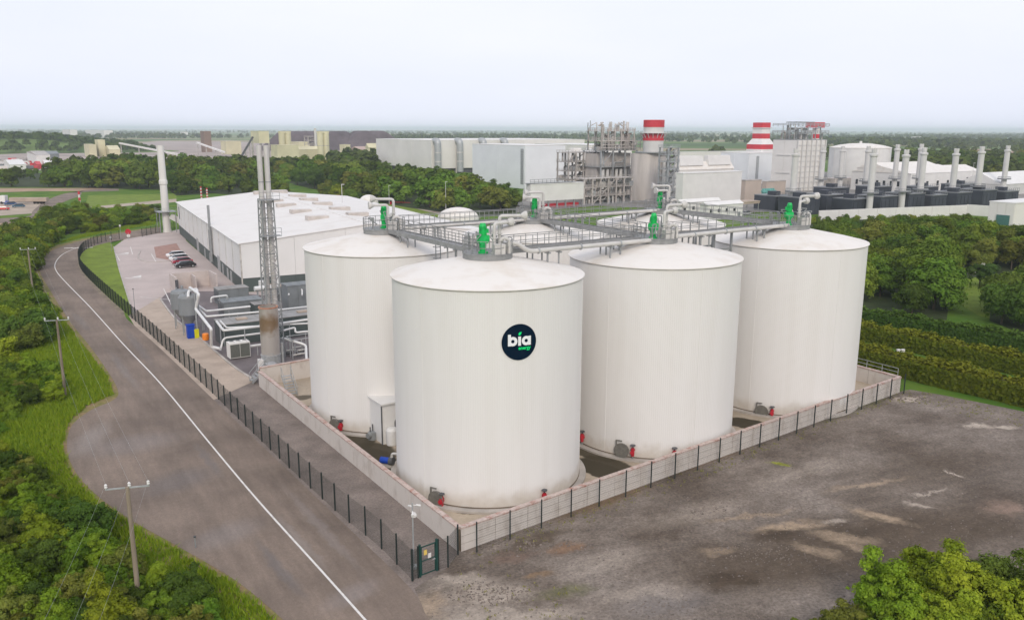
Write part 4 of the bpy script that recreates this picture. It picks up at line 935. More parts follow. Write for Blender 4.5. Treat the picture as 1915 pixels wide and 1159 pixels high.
# ------------------------------------------------------------------ pipework yard
def box_thing(name, label, cat, px, su, sv, h, m, rz=A_SITE, z=.05, roofm=None, group=None, z0=0.0):
    p = G(*px); root = thing(name, label, cat, (p.x, p.y, z), rz, group)
    MB().box((su / 2, sv / 2, z0 + (h - z0) / 2), (su, sv, h - z0)).build('casing', m, root)
    if roofm: MB().box((su / 2, sv / 2, h + .05), (su + .16, sv + .16, .1)).build('roof', roofm, root)
    return root
# silos
def silo(px, label, r, zc, zt):
    p = G(*px); root = thing('silo', label, 'silo', (p.x, p.y, .05), .3, 'grey cone-bottomed silos')
    M_silo = mat('silo_grey', (0.235, 0.245, 0.25), 0.5, 0.12, 0.6, streak=.3)
    MB().lathe([(0.18, zc - 1.7), (r, zc), (r, zt - .5)], 30).build('hopper', M_silo, root)
    MB().lathe([(r, zt - .5), (r * .86, zt - .15), (r * .45, zt), (0, zt + .05)], 30).build('dome_top', M_silo, root)
    MB().cyl((0, 0, zc - 2.2), (0, 0, zc - 1.7), .2, n=10).build('outlet', M_dkst, root)
    for i in range(4):
        a = math.pi / 4 + i * math.pi / 2; MB().box((r * .93 * math.cos(a), r * .93 * math.sin(a), zc / 2), (.14, .14, zc)).build('leg', M_grey, root)
    MB().cyl((.3, .2, zt), (.3, .2, zt + .5), .2, n=10).cyl((-.5, .1, zt - .05), (-.5, .1, zt + .3), .12, n=8).build('top_nozzle', M_grey, root)
    return root
silo((357, 624), 'grey cone-bottomed silo on legs behind the blue container, nearer of two', 1.42, 3.0, 6.0)
silo((342, 612), 'grey cone-bottomed silo on legs, the one farther back', 1.42, 3.0, 5.9)
o = box_thing('blue_bin', 'bright blue upright chemical container by the kerb', 'container', (352, 634), 1.0, .9, 1.9, M_blue, roofm=M_blue); MB().box((.5, -.03, .95), (.7, .05, 1.5)).build('door_panel', M_blue, o)
o = box_thing('yellow_bin', 'small yellow bin standing next to the blue container', 'bin', (365, 633), .6, .6, 1.15, M_yell); MB().box((.3, .3, 1.2), (.66, .66, .1)).build('lid', M_yell, o)
p = G(385, 636); o = thing('orange_drum', 'small orange drum beside the white pipes', 'drum', (p.x, p.y, .05)); MB().lathe([(.42, 0), (.46, .1), (.46, .85), (.40, .95), (0, .97)], 20).build('shell', M_oran, o); MB().lathe([(.48, .4), (.49, .42), (.49, .5), (.48, .52)], 20).build('hoop', M_oran, o)
# chiller
o = box_thing('chiller', 'white and grey air chiller with fans on its roof, by the tarmac', 'chiller', (431, 674), 2.7, 1.6, 2.2, M_white, z0=.15)
for i in range(2): MB().box((.7 + i * 1.3, -.03, 1.15), (1.22, .06, 1.75)).build('coil_panel', mat('coil_grey', (.13, .135, .12), .6, .15, 3), o)
for i in range(3): MB().cyl((.5 + i * .85, .8, 2.2), (.5 + i * .85, .8, 2.32), .36, n=18).build('fan_ring', M_white, o); MB().cyl((.5 + i * .85, .8, 2.3), (.5 + i * .85, .8, 2.335), .28, n=18).build('fan', M_dkst, o)
for x in (.15, 2.55): MB().box((x, .8, .1), (.12, 1.6, .2)).build('skid_rail', M_dkst, o)
# long engine container in dark green with a grey roof
def container(px, su, sv, h, label, mw, mr_, louvre=True, z=.05, vents=3):
    o = box_thing('engine_container', label, 'container', px, su, sv, h, mw, roofm=mr_, z=z, group='engine containers in the pipework yard')
    n = max(2, int(su / 1.5))
    for i in range(n): MB().box((su * (i + .5) / n, -.02, h / 2), (su / n - .12, .06, h - .3)).build('side_panel', mw, o)
    if louvre:
        for k in range(9): MB().box((-.04, sv / 2, .4 + k * (h - .6) / 9), (.1, sv - .3, .12), M=Matrix.Rotation(.5, 3, 'Y')).build('louvre', M_dkst, o)
    for i in range(vents): MB().box((su * (.22 + .3 * i), sv * .5, h + .2), (1.5, 1.0, .2)).build('roof_hatch', M_path, o)
    for i in range(4): MB().box((su * (i + .5) / 4, sv / 2, h + .115), (.08, sv + .1, .05)).build('roof_seam', mr_, o)
    return o
container((418, 648), 15.0, 4.2, 3.0, 'long dark green engine container with grey roof behind the chiller', M_dkgrn, M_roofg)
container((420, 600), 6.2, 3.4, 2.8, 'mid grey engine container with pale pipes across its side', M_slate, M_slate, vents=0)
container((410, 571), 5.2, 3.0, 2.6, 'shorter grey container nearer the process hall corner', M_slate, M_roofg, vents=0)
container((540, 585), 7.0, 3.2, 4.4, 'tall grey container partly hidden by the left tank', M_slate, M_slate, False, vents=0)
container((505, 566), 6.0, 3.0, 2.6, 'grey container with pinkish roof behind the lattice tower', M_slate, M_path, False, vents=0)
container((478, 600), 3.0, 2.6, 2.5, 'small dark plant box at the foot of the lattice tower', M_dkgrn, M_roofg, False, vents=0)
# pale concrete bay
p = G(334, 549); o = thing('concrete_bay', 'pale open-fronted concrete storage bay behind the silos', 'storage bay', (p.x, p.y, .02), A_SITE)
for (c_, s_) in (((3.4, 5.4, 1.5), (7.4, .3, 3.0)), ((-.2, 2.7, 1.5), (.3, 5.4, 3.0)), ((7.0, 2.7, 1.5), (.3, 5.4, 3.0)), ((3.6, 3.4, 1.3), (.2, 3.6, 2.6))): MB().box(c_, s_).build('bay_wall', mat('bay_concrete', (.56, .49, .455), .85, .12, .4), o)
MB().box((-.2, -.1, 1.3), (.5, .4, 2.6)).build('gate_post', M_dkst, o)
# insulated pipes
M_ins = mat('white_insulation', (0.72, 0.71, 0.69), 0.4, 0.06, 1.0, metal=.1)
def pipe_thing(label, pts, r, m=M_ins, rr=.5, flanges=0, group='white insulated pipes in the yard'):
    o_ = Vector(pts[0]); base = Vector((o_.x, o_.y, 0)); root = thing('insulated_pipe', label, 'pipe', base, 0, group)
    loc = [Vector(q) - base for q in pts]; MB().tube(round_path(loc, rr), r, 10).build('pipe_run', m, root)
    a, b_ = loc[0], loc[-1]
    for i in range(1, len(loc)):
        q = loc[i - 1].lerp(loc[i], .5)
        if (loc[i] - loc[i - 1]).length > 2.5 and abs((loc[i] - loc[i - 1]).z) < .5 and q.z > 1.0:
            MB().box((q.x, q.y, q.z / 2 - r / 2), (.1, .1, q.z - r)).build('support_post', M_galv, root)
    return root
def GZ(x, y, z): return G(x, y, z)
s1 = G(357, 624)
pipe_thing('white pipe looping over the silo top and down to the drum', [Vector((s1.x + .3, s1.y + .2, 6.3)), Vector((s1.x + .3, s1.y + .2, 7.0)), GZ(372, 550, 7.0), GZ(366, 578, 4.6), GZ(395, 615, 4.0), GZ(395, 648, .9), GZ(412, 652, .9)], .2)
pipe_thing('white pipe from the rear silo arching over the front silo', [GZ(352, 556, 5.8), GZ(352, 544, 6.6), GZ(368, 540, 6.6), GZ(370, 560, 5.6)], .2)
pipe_thing('upper of the two long white pipes crossing the grey container', [GZ(372, 572, 3.4), GZ(386, 582, 3.3), GZ(468, 573, 3.3)], .16)
pipe_thing('lower of the two long white pipes, running across to the left tank', [GZ(368, 572, 3.0), GZ(386, 592, 3.0), GZ(500, 582, 3.0), GZ(590, 572, 3.0)], .16)
pipe_thing('white pipe along the front edge of the long container roof', [GZ(405, 601, 3.4), GZ(418, 618, 3.4), GZ(495, 609, 3.4), GZ(585, 596, 3.4)], .17)
pipe_thing('second white pipe along the container roof edge', [GZ(412, 600, 3.2), GZ(424, 613, 3.2), GZ(585, 604, 3.0)], .12)
pipe_thing('white pipe running low along the long container side', [GZ(412, 655, .6), GZ(418, 632, 2.2), GZ(495, 622, 2.2)], .14)
pipe_thing('white pipe from the chiller to the flare base', [GZ(462, 648, 1.4), GZ(500, 643, 1.4)], .17)
pipe_thing('white pipe bending down beside the left tank', [GZ(528, 632, 2.4), GZ(556, 640, 2.4), GZ(572, 645, 2.0), GZ(574, 690, .3)], .17)
pipe_thing('white pipe low along the rear bund wall', [GZ(545, 692, .9), GZ(585, 682, .9)], .16)
pipe_thing('white pipe above the pump skid next to the left tank', [GZ(530, 618, 3.0), GZ(552, 612, 3.0), GZ(552, 622, 2.4), GZ(590, 618, 2.4)], .14)
pipe_thing('short white pipe hoop near the hall corner', [GZ(395, 565, 2.8), GZ(395, 556, 3.6), GZ(425, 552, 3.6), GZ(425, 560, 2.8)], .15)
pipe_thing('pale pipe hoop on the rear container roof', [GZ(540, 552, 3.0), GZ(540, 542, 3.8), GZ(565, 540, 3.8), GZ(565, 552, 3.0)], .13)
p = G(548, 672); o = thing('pump_skid', 'crowded pump and valve skid between flare and left tank', 'pump skid', (p.x, p.y, .05), A_SITE)
for k in range(14):
    x, y, z = rnd.uniform(0, 3.6), rnd.uniform(0, 2.4), rnd.uniform(.5, 2.2)
    if k % 3 == 0: MB().cyl((x, y, 0), (x, y, z), .09, n=8).build('riser', M_galv, o)
    elif k % 3 == 1: MB().cyl((x - .6, y, z * .6), (x + .7, y, z * .6), .11, n=8).build('manifold', M_pipe, o)
    else: MB().cyl((x - .35, y, .45), (x + .35, y, .45), .24, n=12).build('pump_motor', M_dkst, o)
for (x, y) in ((0, 0), (3.6, 0), (0, 2.4), (3.6, 2.4)): MB().box((x, y, 1.3), (.1, .1, 2.6)).build('frame_post', M_galv, o)
MB().bar((0, 0, 2.6), (3.6, 0, 2.6), .1).bar((0, 2.4, 2.6), (3.6, 2.4, 2.6), .1).bar((0, 0, 2.6), (0, 2.4, 2.6), .1).bar((3.6, 0, 2.6), (3.6, 2.4, 2.6), .1).build('frame_top', M_galv, o)
p = G(478, 575); o = thing('exhaust_silencer', 'white exhaust silencers and bends behind the grey container', 'silencer', (p.x, p.y, .05), A_SITE)
MB().cyl((0, 0, 3.2), (3.4, 0, 3.2), .42, n=16).build('silencer_body', M_ins, o); MB().tube(round_path([(3.4, 0, 3.2), (4.2, 0, 3.2), (4.2, 0, 5.0)], .5), .3, 10).build('bend', M_ins, o); MB().cyl((1.6, 1.2, 2.6), (1.6, 1.2, 4.3), .48, n=16).build('drum', M_ins, o)
for x in (.5, 2.8): MB().box((x, 0, 1.4), (.16, .5, 2.8)).build('stand', M_galv, o)
# steel stair over the bund wall
p = G(468, 716); o = thing('steel_stile', 'galvanised step-over stair at the end of the bund wall', 'stairs', (p.x, p.y, .03), A_SITE)
for i in range(6): MB().box((.3 + i * .3, 0, .3 + i * .3), (.32, 1.1, .05)).build('tread', M_galv, o)
MB().box((2.6, 0, 2.0), (1.2, 1.3, .08)).build('landing', M_galv, o)
for s in (-.6, .6):
    MB().bar((.1, s, .05), (2.1, s, 2.0), .06, .22).build('stringer', M_galv, o)
    mb = MB(); mb.bar((.1, s, 1.05), (2.0, s, 3.0), .05).bar((2.0, s, 3.0), (3.2, s, 3.0), .05); [mb.bar((x, s, z), (x, s, z + 1.0), .05) for x, z in ((.1, .05), (1.0, .95), (2.0, 2.0), (3.2, 2.0))]; mb.build('handrail', M_galv, o)
for (x, y) in ((2.1, -.55), (3.15, -.55), (2.1, .55), (3.15, .55)): MB().box((x, y, 1.0), (.09, .09, 2.0)).build('leg', M_galv, o)
p = G(548, 742); o = thing('steel_stile', 'galvanised stair down into the tank compound behind the left tank', 'stairs', (p.x, p.y, .055), A_SITE + math.pi / 2)
for i in range(7): MB().box((.25 + i * .28, 0, .28 + i * .28), (.3, 1.0, .05)).build('tread', M_galv, o)
for s in (-.55, .55):
    MB().bar((.1, s, .05), (2.1, s, 2.1), .06, .2).build('stringer', M_galv, o); mb = MB(); mb.bar((.1, s, 1.05), (2.1, s, 3.1), .05); [mb.bar((x, s, z), (x, s, z + 1.0), .05) for x, z in ((.1, .05), (1.1, 1.05), (2.1, 2.1))]; mb.build('handrail', M_galv, o)

# ------------------------------------------------------------------ parked cars
def car_mesh(paint):
    mb = MB(); ys = [-.86, -.78, .78, .86]
    low = [(-2.2, .32), (-2.22, .62), (-2.1, .82), (-1.2, .92), (1.35, .95), (2.05, .86), (2.2, .6), (2.15, .32)]
    n = len(low); wid = [.80, .86, .84, .86, .86, .82, .80, .80]
    vs = [(x, -w, z) for (x, z), w in zip(low, wid)] + [(x, w, z) for (x, z), w in zip(low, wid)]
    mb.add(vs, [tuple(range(n)), tuple(range(2 * n - 1, n - 1, -1))] + [(i, n + i, n + (i + 1) % n, (i + 1) % n) for i in range(n)])
    roof = [(-1.0, 1.42), (.9, 1.46), (1.5, 1.36)]
    mb.add([(x, s * .60, z) for x, z in roof for s in (-1, 1)], [(0, 2, 3, 1), (2, 4, 5, 3)])
    return mb.mesh('body', paint)
def car(paint, label, px, rz, group, estate=False):
    p = G(*px); t = thing('parked_car', label, 'car', (p.x, p.y, .03), rz, group)
    link('body', car_mesh(paint), t)
    g = MB(); b0 = [(-1.75, .88), (1.95, .93)]; top = [(-.95, 1.41), (1.45, 1.36)]
    vs = [(-1.6, -.76, .93), (1.85, -.76, .95), (1.45, -.60, 1.36), (.9, -.61, 1.44), (-.95, -.61, 1.40)]
    g.add(vs + [(x, -y, z) for x, y, z in vs], [(0, 1, 2, 3, 4), (9, 8, 7, 6, 5), (0, 4, 9, 5), (1, 6, 7, 2)]); g.build('windows', M_glass, t)
    for x in (-1.35, 1.38):
        for s in (-1, 1):
            w = MB().cyl((x, s * .66, .32), (x, s * .88, .32), .32, n=18).build('wheel', M_black, t); MB().cyl((x, s * .875, .32), (x, s * .89, .32), .2, n=14).build('rim', M_galv, w)
    for s in (-1, 1):
        MB().box((-2.16, s * .58, .70), (.12, .38, .14)).build('headlight', M_line, t); MB().box((2.12, s * .62, .74), (.1, .28, .18)).build('tail_light', M_red, t)
        MB().box((-1.15, s * .95, .98), (.16, .16, .12)).build('mirror', paint, t)
    return t
def paint(n, c): return mat('car_paint_' + n, c, 0.25, 0.03, 1.0, spec=.6)
cg = 'cars parked by the process hall'
crz = math.atan2(.55, .83)
car(paint('white', (.88, .88, .88)), 'white parked car, farthest of the row by the hall', (330, 481), crz, cg)
car(paint('silver', (.80, .81, .82)), 'pale silver parked car between the white car and the red car', (336, 487), crz, cg)
car(paint('maroon', (.36, .03, .06)), 'dark red parked car in the row by the hall', (341, 493), crz, cg)
car(paint('black', (.02, .021, .024)), 'black parked car, nearest of the row by the hall', (347, 500), crz, cg)
cg2 = 'cars in the lorry park'
car(paint('blue', (.03, .08, .2)), 'blue car parked beside the lorry at the far left', (20, 384), .6, cg2)
car(paint('teal', (.05, .12, .18)), 'dark teal car in front of the lorry trailer', (35, 388), .6, cg2)
car(paint('red', (.6, .04, .04)), 'red car parked at the far left by the side road', (6, 393), .3, cg2)
car(paint('grey', (.5, .5, .5)), 'white car near the canopy by the white cabins', (1394, 402), .6, cg2)
# articulated lorry
p = G(8, 381); t = thing('lorry', 'articulated lorry with white cab and flat pale trailer in the far lorry park', 'lorry', p, .95 - .9)
MB().box((0, 0, 2.0), (2.2, 2.4, 2.6)).build('cab', M_white, t); MB().box((-.9, 0, 2.5), (.5, 2.2, 1.0)).build('windscreen', M_glass, t); MB().box((.4, 0, .8), (3.4, 2.3, .5)).build('chassis', M_blue, t)
MB().box((10.0, 0, 1.7), (14.5, 2.5, 1.5)).build('trailer', M_path, t); MB().box((10, 0, .9), (14, 1.0, .3)).build('trailer_frame', M_dkst, t)
for x in (-.4, 2.2, 12.5, 13.8, 15.1):
    for s in (-1, 1): MB().cyl((x, s * .9, .5), (x, s * 1.22, .5), .5, n=14).build('wheel', M_black, t)

# ------------------------------------------------------------------ wooden power poles, wires
POLES = [((238, 910), 8.6, 'weathered wooden power pole with steel crossarm above the lay-by, nearest of three'), ((106, 598), 9.0, 'wooden power pole beside the road, second of three'), ((52, 466), 9.0, 'wooden power pole near the road bend, farthest of three')]
pw = []; Y_ = []
for (px, h_, lb) in POLES:
    p = G(*px, h_); base = Vector((p.x, p.y, 0)); t = thing('power_pole', lb, 'power pole', base, .25, 'wooden power poles along the verge')
    MB().cyl((0, 0, 0), (0, 0, h_), .17, .12, 12).build('shaft', M_wood, t); MB().bar((-1.25, 0, h_ - .05), (1.25, 0, h_ - .05), .07, .08).build('crossarm', M_galv, t)
    for x in (-1.2, .12, 1.2): MB().lathe([(.0, 0), (.06, 0), (.10, .08), (.06, .14), (.10, .2), (.05, .28), (0, .28)], 10, (x, 0, h_ + .02)).build('insulator', M_white, t)
    pw.append((base, h_))
nxt = pw[0][0] + Vector((6.5, -24, 0)); pw = [(nxt, 8.6)] + pw
for i in range(len(pw) - 1):
    (a, ha), (b_, hb) = pw[i], pw[i + 1]
    for k, x in enumerate((-1.2, .12, 1.2)):
        off = Vector((x * math.cos(.25), x * math.sin(.25), 0)); mb = MB(); pts = []
        for j in range(15):
            s = j / 14; q = (a + off).lerp(b_ + off, s); q.z = ha + (hb - ha) * s + .3 - 4 * .5 * s * (1 - s); pts.append(q)
        w = mb.tube(pts, .004 if i == 0 else .005, 4).build('overhead_wire', M_galv)
        tag(w, ['overhead wire from the nearest power pole toward the foreground bushes', 'overhead wire between the nearest and the second power pole', 'overhead wire between the second and the farthest power pole'][i], 'wire', ['wires in front of the nearest pole', 'wires of the middle span', 'wires of the far span'][i])
# small posts and lamps
for (x, y, yt, lb) in [(227, 452, 422, 'slim lamp post with signal head at the site entrance'), (209, 470, 444, 'small pale post at the grass corner by the entrance'), (253, 585, 540, 'thin marker post at the kerb between grass and car park'), (366, 1024, 1003, 'low dark marker post on the verge by the lay-by')]:
    p = G(x, y); hh = height_at(p, yt); t = thing('marker_post', lb, 'post', p); MB().cyl((0, 0, 0), (0, 0, hh), .05, n=8).build('shaft', M_grey, t)
    if yt < 500: MB().box((0, 0, hh), (.35, .2, .5)).build('head', M_galv if yt > 430 else M_white, t)
    else: MB().box((0, 0, hh), (.16, .12, .12)).build('cap', M_dkst, t)
p = G(241, 449); t = thing('entrance_sign', 'red and white round entrance sign by the gate opening', 'sign', p, .2); MB().cyl((0, 0, 0), (0, 0, 2.2), .06, n=8).build('post', M_galv, t); MB().cyl((0, -.03, 2.3), (0, .03, 2.3), .75, n=20).build('red_disc', M_red, t); MB().cyl((0, -.03, 1.2), (0, .03, 1.2), .45, n=20).build('white_disc', M_line, t)
for (x, yb, yt, lb) in [(152, 404, 358, 'red and white hooped height gauge pole beside the bushes'), (377, 372, 349, 'red and white banded pole behind the process hall, left of a pair'), (388, 372, 352, 'red and white banded pole behind the process hall, right of a pair')]:
    p = G(x, yb); hh = height_at(p, yt); t = thing('banded_pole', lb, 'pole', p)
    for k in range(8):
        MB().cyl((0, 0, hh * k / 8), (0, 0, hh * (k + 1) / 8), .35, n=10, caps=k == 7).build('band', M_redpaint if k % 2 else M_line, t)
for (x, yb, yt, lb) in [(834, 398, 340, 'thin lamp column in front of the tree belt'), (728, 382, 347, 'thin pale lamp column by the barrier'), (1816, 352, 305, 'thin floodlight column near the far right buildings'), (643, 450, 345, 'thin lightning rod rising behind the left tank')]:
    p = G(x, yb); hh = height_at(p, yt); t = thing('lamp_column', lb, 'lamp column', p); MB().cyl((0, 0, 0), (0, 0, hh), .12, .07, 8).build('shaft', M_stackg, t); MB().box((.3, 0, hh), (.9, .3, .15)).build('lantern', M_stackg, t)

# ------------------------------------------------------------------ power station and neighbours, all on the same grid
def bldg(name, label, cat, corner, xr, xl, ytop, m, roofm=None, z0=0.0, panels=0, seams=None, sv=None, su=None, group=None, gable=0.0, cap=.15):
    p = G(*corner); su = su or ext(p, U, xr); sv = sv or ext(p, V, xl); h = height_at(p, ytop)
    root = thing(name, label, cat, p, A_SITE, group)
    MB().box((su / 2, sv / 2, z0 + (h - z0) / 2), (su, sv, h - z0)).build('wall', m, root)
    if gable:
        mb = MB(); mb.xprism([(-.3, h - .1), (sv + .3, h - .1), (sv / 2, h + gable)], -.3, su + .3); mb.build('roof', roofm or m, root)
    else: MB().box((su / 2, sv / 2, h + .1), (su + cap * 2, sv + cap * 2, .35)).build('parapet', roofm or m, root)
    for i in range(panels):
        w = su / panels; MB().box((w * (i + .5), -.06, z0 + (h - z0) / 2), (w - .25, .14, h - z0 - .3)).build('wall_panel', m, root)
    for i in range(seams or 0):
        w = sv / seams; MB().box((-.06, w * (i + .5), z0 + (h - z0) / 2), (.14, w - .25, h - z0 - .3)).build('wall_panel', m, root)
    return root, su, sv, h
# long off-white block on stilts with two great ducts
root, su, sv, h = bldg('turbine_hall', 'long off-white power station block on stilts with big steel ducts', 'building', (808, 325), 1092, 705, 263, M_hall, z0=3.2, panels=7, seams=3)
MB().box((su / 2, sv / 2, 1.6), (su - 3, sv - 3, 3.2)).build('undercroft', M_dkst, root)
for i in range(8): MB().box((su * (i + .1) / 7.5, .4, 1.6), (.8, .8, 3.2)).build('stilt', M_hall, root)
for x in (815, 856, 900, 940):
    b0 = G(808, 325); s_ = ext(b0, U, x)
    d = MB().tube(round_path([(s_, 1.5, h - 3.0), (s_, 1.5, h - .5), (s_, -3.5, h - .5), (s_, -3.5, 1.0)], 2.0, 6), 2.3, 18).build('duct', M_galv, root)
    for k in (.35, .62): MB().cyl((s_, -3.5, h * k), (s_, -3.5, h * k + .8), 2.55, n=18).build('duct_band', M_steel, d)
# pale blue-white block
root, su, sv, h = bldg('boiler_house', 'pale blue-white block with a dark louvre strip behind the tree belt', 'building', (982, 354), 1056, 884, 273, M_pale, M_white, panels=1, seams=2)
MB().box((-.15, 2.6, h * .52), (.25, 2.6, h * .82)).build('louvre_strip', M_galv, root)
for k in range(14): MB().box((-.3, 2.6, h * .13 + k * h * .056), (.15, 2.4, .35)).build('louvre', M_grey, root)
root, su, sv, h = bldg('link_block', 'lower pale block joining the pale blue building to the steel frame', 'building', (1062, 348), 1135, 1040, 284, M_white, M_white)
for i in range(2): MB().box((su * (.3 + .4 * i), sv * .4, h + 1.0), (5, 3, 1.6)).build('roof_unit', M_hall, root)
root, su, sv, h = bldg('rear_hall', 'white hall behind the pale blue block with long flat roof', 'building', (1100, 330), 1180, 1000, 272, M_hall, M_white)
# white screen building on short legs
root, su, sv, h = bldg('screen_building', 'plain white slab-sided building raised on dark legs behind the tank roofs', 'building', (992, 392), 1091, 984, 346, M_white, M_white, z0=3.0)
for i in range(7): MB().box((su * (i + .1) / 6.2, .3, 1.5), (.5, .5, 3.0)).build('leg', M_grey, root)
MB().box((su * .6, 2.5, .9), (su * .7, 2, 1.5)).build('plinth_unit', M_red, root)
MB().box((su * .4, sv / 2, h + .5), (su * .9, sv * .9, .12)).build('roof_deck', M_grey, root)
mb = MB(); railing(mb, (0, .3, h + .3), (su * .6, .3, h + .3), 1.6, 2.0, .09); mb.build('guard_rail', M_grey, root)
# steel frames
def frame_tower(name, label, corner, su, sv, h, levels, nc, m, group=None, junk=0, seed=1, dia=True):
    p = G(*corner); root = thing(name, label, 'steel structure', p, A_SITE, group); R_ = random.Random(seed)
    for i in range(nc):
        for y in (0, sv): MB().box((su * i / (nc - 1), y, h / 2), (.55, .55, h)).build('column', m, root)
    for k in range(1, levels + 1):
        z = h * k / levels
        MB().box((su / 2, sv / 2, z), (su + .8, sv + .8, .22)).build('floor_deck', m, root)
        mb = MB(); railing(mb, (-.4, -.4, z), (su + .4, -.4, z), 1.1, 2.0, .07); railing(mb, (-.4, -.4, z), (-.4, sv + .4, z), 1.1, 2.0, .07); mb.build('guard_rail', m, root)
        if dia:
            i = k % (nc - 1); MB().bar((su * i / (nc - 1), -.05, z - h / levels), (su * (i + 1) / (nc - 1), -.05, z), .28).build('brace', m, root)
    for q in range(junk):
        x, y, k = R_.uniform(.5, su - .5), R_.uniform(.2, sv - .3), R_.randrange(levels); z = h * k / levels; r = R_.uniform(.18, .6); mm = R_.choice([M_hrsg, M_brownst, M_galv, M_pipe, M_grey]); t_ = R_.random()
        if t_ < .4: MB().cyl((x, y, z + .1), (x, y, z + h / levels * R_.uniform(.6, 1.2)), r, n=10).build('vessel', mm, root)
        elif t_ < .75: MB().tube(round_path([(x, y, z + .2), (x, y, z + 1.8), (min(su, x + R_.uniform(2, 7)), y, z + 1.8), (min(su, x + 7), y, z + 3.4)], .5), r * .6, 8).build('process_pipe', mm, root)
        else: MB().box((x, y, z + 1.1), (r * 4, r * 3, 2.0)).build('equipment_box', mm, root)
    return root
frame_tower('pipe_rack', 'brown and grey pipe rack packed with pipes beside the pale block', (1062, 372), ext(G(1062, 372), U, 1130), 8, height_at(G(1062, 372), 286), 5, 6, M_brownst, junk=110, seed=3)
o = frame_tower('low_pipe_rack', 'low pipe rack with vessels in front of the tall boiler frame', (1092, 384), ext(G(1092, 384), U, 1180), 6, height_at(G(1092, 384), 335), 3, 7, M_hrsg, junk=80, seed=9)
o = frame_tower('boiler_structure', 'tall grey steel boiler frame crowned with pipes and gantries', (1122, 374), ext(G(1122, 374), U, 1188), 12, height_at(G(1122, 374), 282), 3, 4, M_galv, junk=40, seed=4)
p = G(1122, 374); su = ext(p, U, 1188); h = height_at(p, 282)
MB().box((su / 2, 7.5, h * .48), (su - 1, 8, h * .92)).build('boiler_casing', M_hrsg, o)
for i in range(7): MB().cyl((su * (i + 1) / 8, 1.6, 1), (su * (i + 1) / 8, 1.6, h * .62), .75, n=14).build('riser_duct', M_stackg, o)
R5 = random.Random(11)
for i in range(26):
    x, y = R5.uniform(0, su), R5.uniform(0, 11); hh = R5.uniform(2.5, 12.0); mm = R5.choice([M_hrsg, M_pipe, M_galv, M_brownst, M_grey, M_oran if i == 5 else M_hrsg]); t_ = i % 3
    if t_ == 0: MB().cyl((x, y, h), (x, y, h + hh), R5.uniform(.14, .35), n=8).build('vent_stack', mm, o)
    elif t_ == 1: MB().tube(round_path([(x, y, h + .3), (x, y, h + hh * .7), (x + R5.uniform(-5, 5), y, h + hh * .7)], .6), R5.uniform(.2, .5), 8).build('steam_pipe', mm, o)
    else: MB().box((x, y, h + hh * .25), (R5.uniform(1, 3), R5.uniform(1, 2.5), hh * .5)).build('roof_unit', mm, o)
mb = MB(); railing(mb, (-1, -1, h), (su + 1, -1, h), 4.0, 2.2, .16, (1.0, .62, .3)); mb.build('top_gantry', M_hrsg, o)
for z in (4.2, 8.2):
    MB().box((su * .45, 5, h + z), (su * .95, 9.5, .25)).build('upper_deck', M_hrsg, o)
    mb = MB(); railing(mb, (0, .2, h + z), (su * .95, .2, h + z), 1.3, 1.6, .1); railing(mb, (0, .2, h + z), (0, 9.6, h + z), 1.3, 1.6, .1); mb.build('guard_rail', M_hrsg, o)
for i in range(6):
    for y in (.3, 9.5): MB().box((su * (.02 + .18 * i), y, h + 4.6), (.4, .4, 9.2)).build('upper_column', M_hrsg, o)
for i in range(40):
    x, y, z = R5.uniform(0, su * .95), R5.uniform(.4, 9), R5.choice([0, 4.3, 8.3]); mm = R5.choice([M_hrsg, M_pipe, M_galv, M_brownst, M_stackg])
    if i % 2: MB().cyl((x, y, h + z), (x, y, h + z + R5.uniform(1.5, 4.5)), R5.uniform(.2, .7), n=8).build('vessel', mm, o)
    else: MB().tube(round_path([(x, y, h + z + .2), (x, y, h + z + 2.2), (x + R5.uniform(-4, 4), y, h + z + 2.2), (x + R5.uniform(-4, 4), y, h + z + 3.6)], .4), R5.uniform(.15, .4), 8).build('steam_pipe', mm, o)
# grey stack with red bands
p = G(1215, 374); t = thing('banded_stack', 'broad grey boiler stack with red bands at its top', 'stack', p, A_SITE)
pxm = FOC / (p - Vector((0, 0, CAMH))).length; r1 = 28 / pxm; r2 = 18.2 / pxm; hz = lambda y: height_at(p, y)
MB().cyl((-2.0, 1.5, 0), (-2.0, 1.5, hz(287)), r1 * .92, n=36).build('outer_casing', M_hrsg, t)
MB().cyl((1.2, 0, 0), (1.2, 0, hz(285)), r1 * .82, n=36).build('casing', M_hrsg, t)
MB().cyl((.5, 0, hz(286)), (.5, 0, hz(284)), r1 * 1.12, n=36).build('ring_platform', M_grey, t)
for (ya, yb, mm, k) in ((286, 263, M_stackg, 'shaft'), (263, 249, M_redpaint, 'red_band'), (249, 238, M_stackg, 'shaft'), (238, 224.5, M_redpaint, 'red_band')): MB().cyl((.8, 0, hz(ya)), (.8, 0, hz(yb)), r2 * (1.0 if k == 'shaft' else 1.03), n=32).build(k, mm, t)
MB().cyl((.8, 0, hz(249.5)), (.8, 0, hz(248.5)), r2 * 1.35, n=32).build('ring_platform', M_stackg, t)
mb = MB()
for i in range(16): a = 2 * math.pi * i / 16; mb.bar((.8 + r2 * 1.02 * math.cos(a), r2 * 1.02 * math.sin(a), hz(258)), (.8 + r2 * 1.32 * math.cos(a), r2 * 1.32 * math.sin(a), hz(249.5)), .22)
mb.build('platform_brackets', M_stackg, t)
MB().cyl((1.5, -r1 * .98, hz(350)), (1.5, -r1 * .98, hz(300)), .8, n=12).build('vent_duct', M_pipe, t)
frame_tower('lattice_tower', 'open lattice stair frame right of the grey banded stack', (1246, 384), 5.5, 5.0, height_at(G(1246, 384), 276), 8, 2, M_galv, junk=22, seed=6)
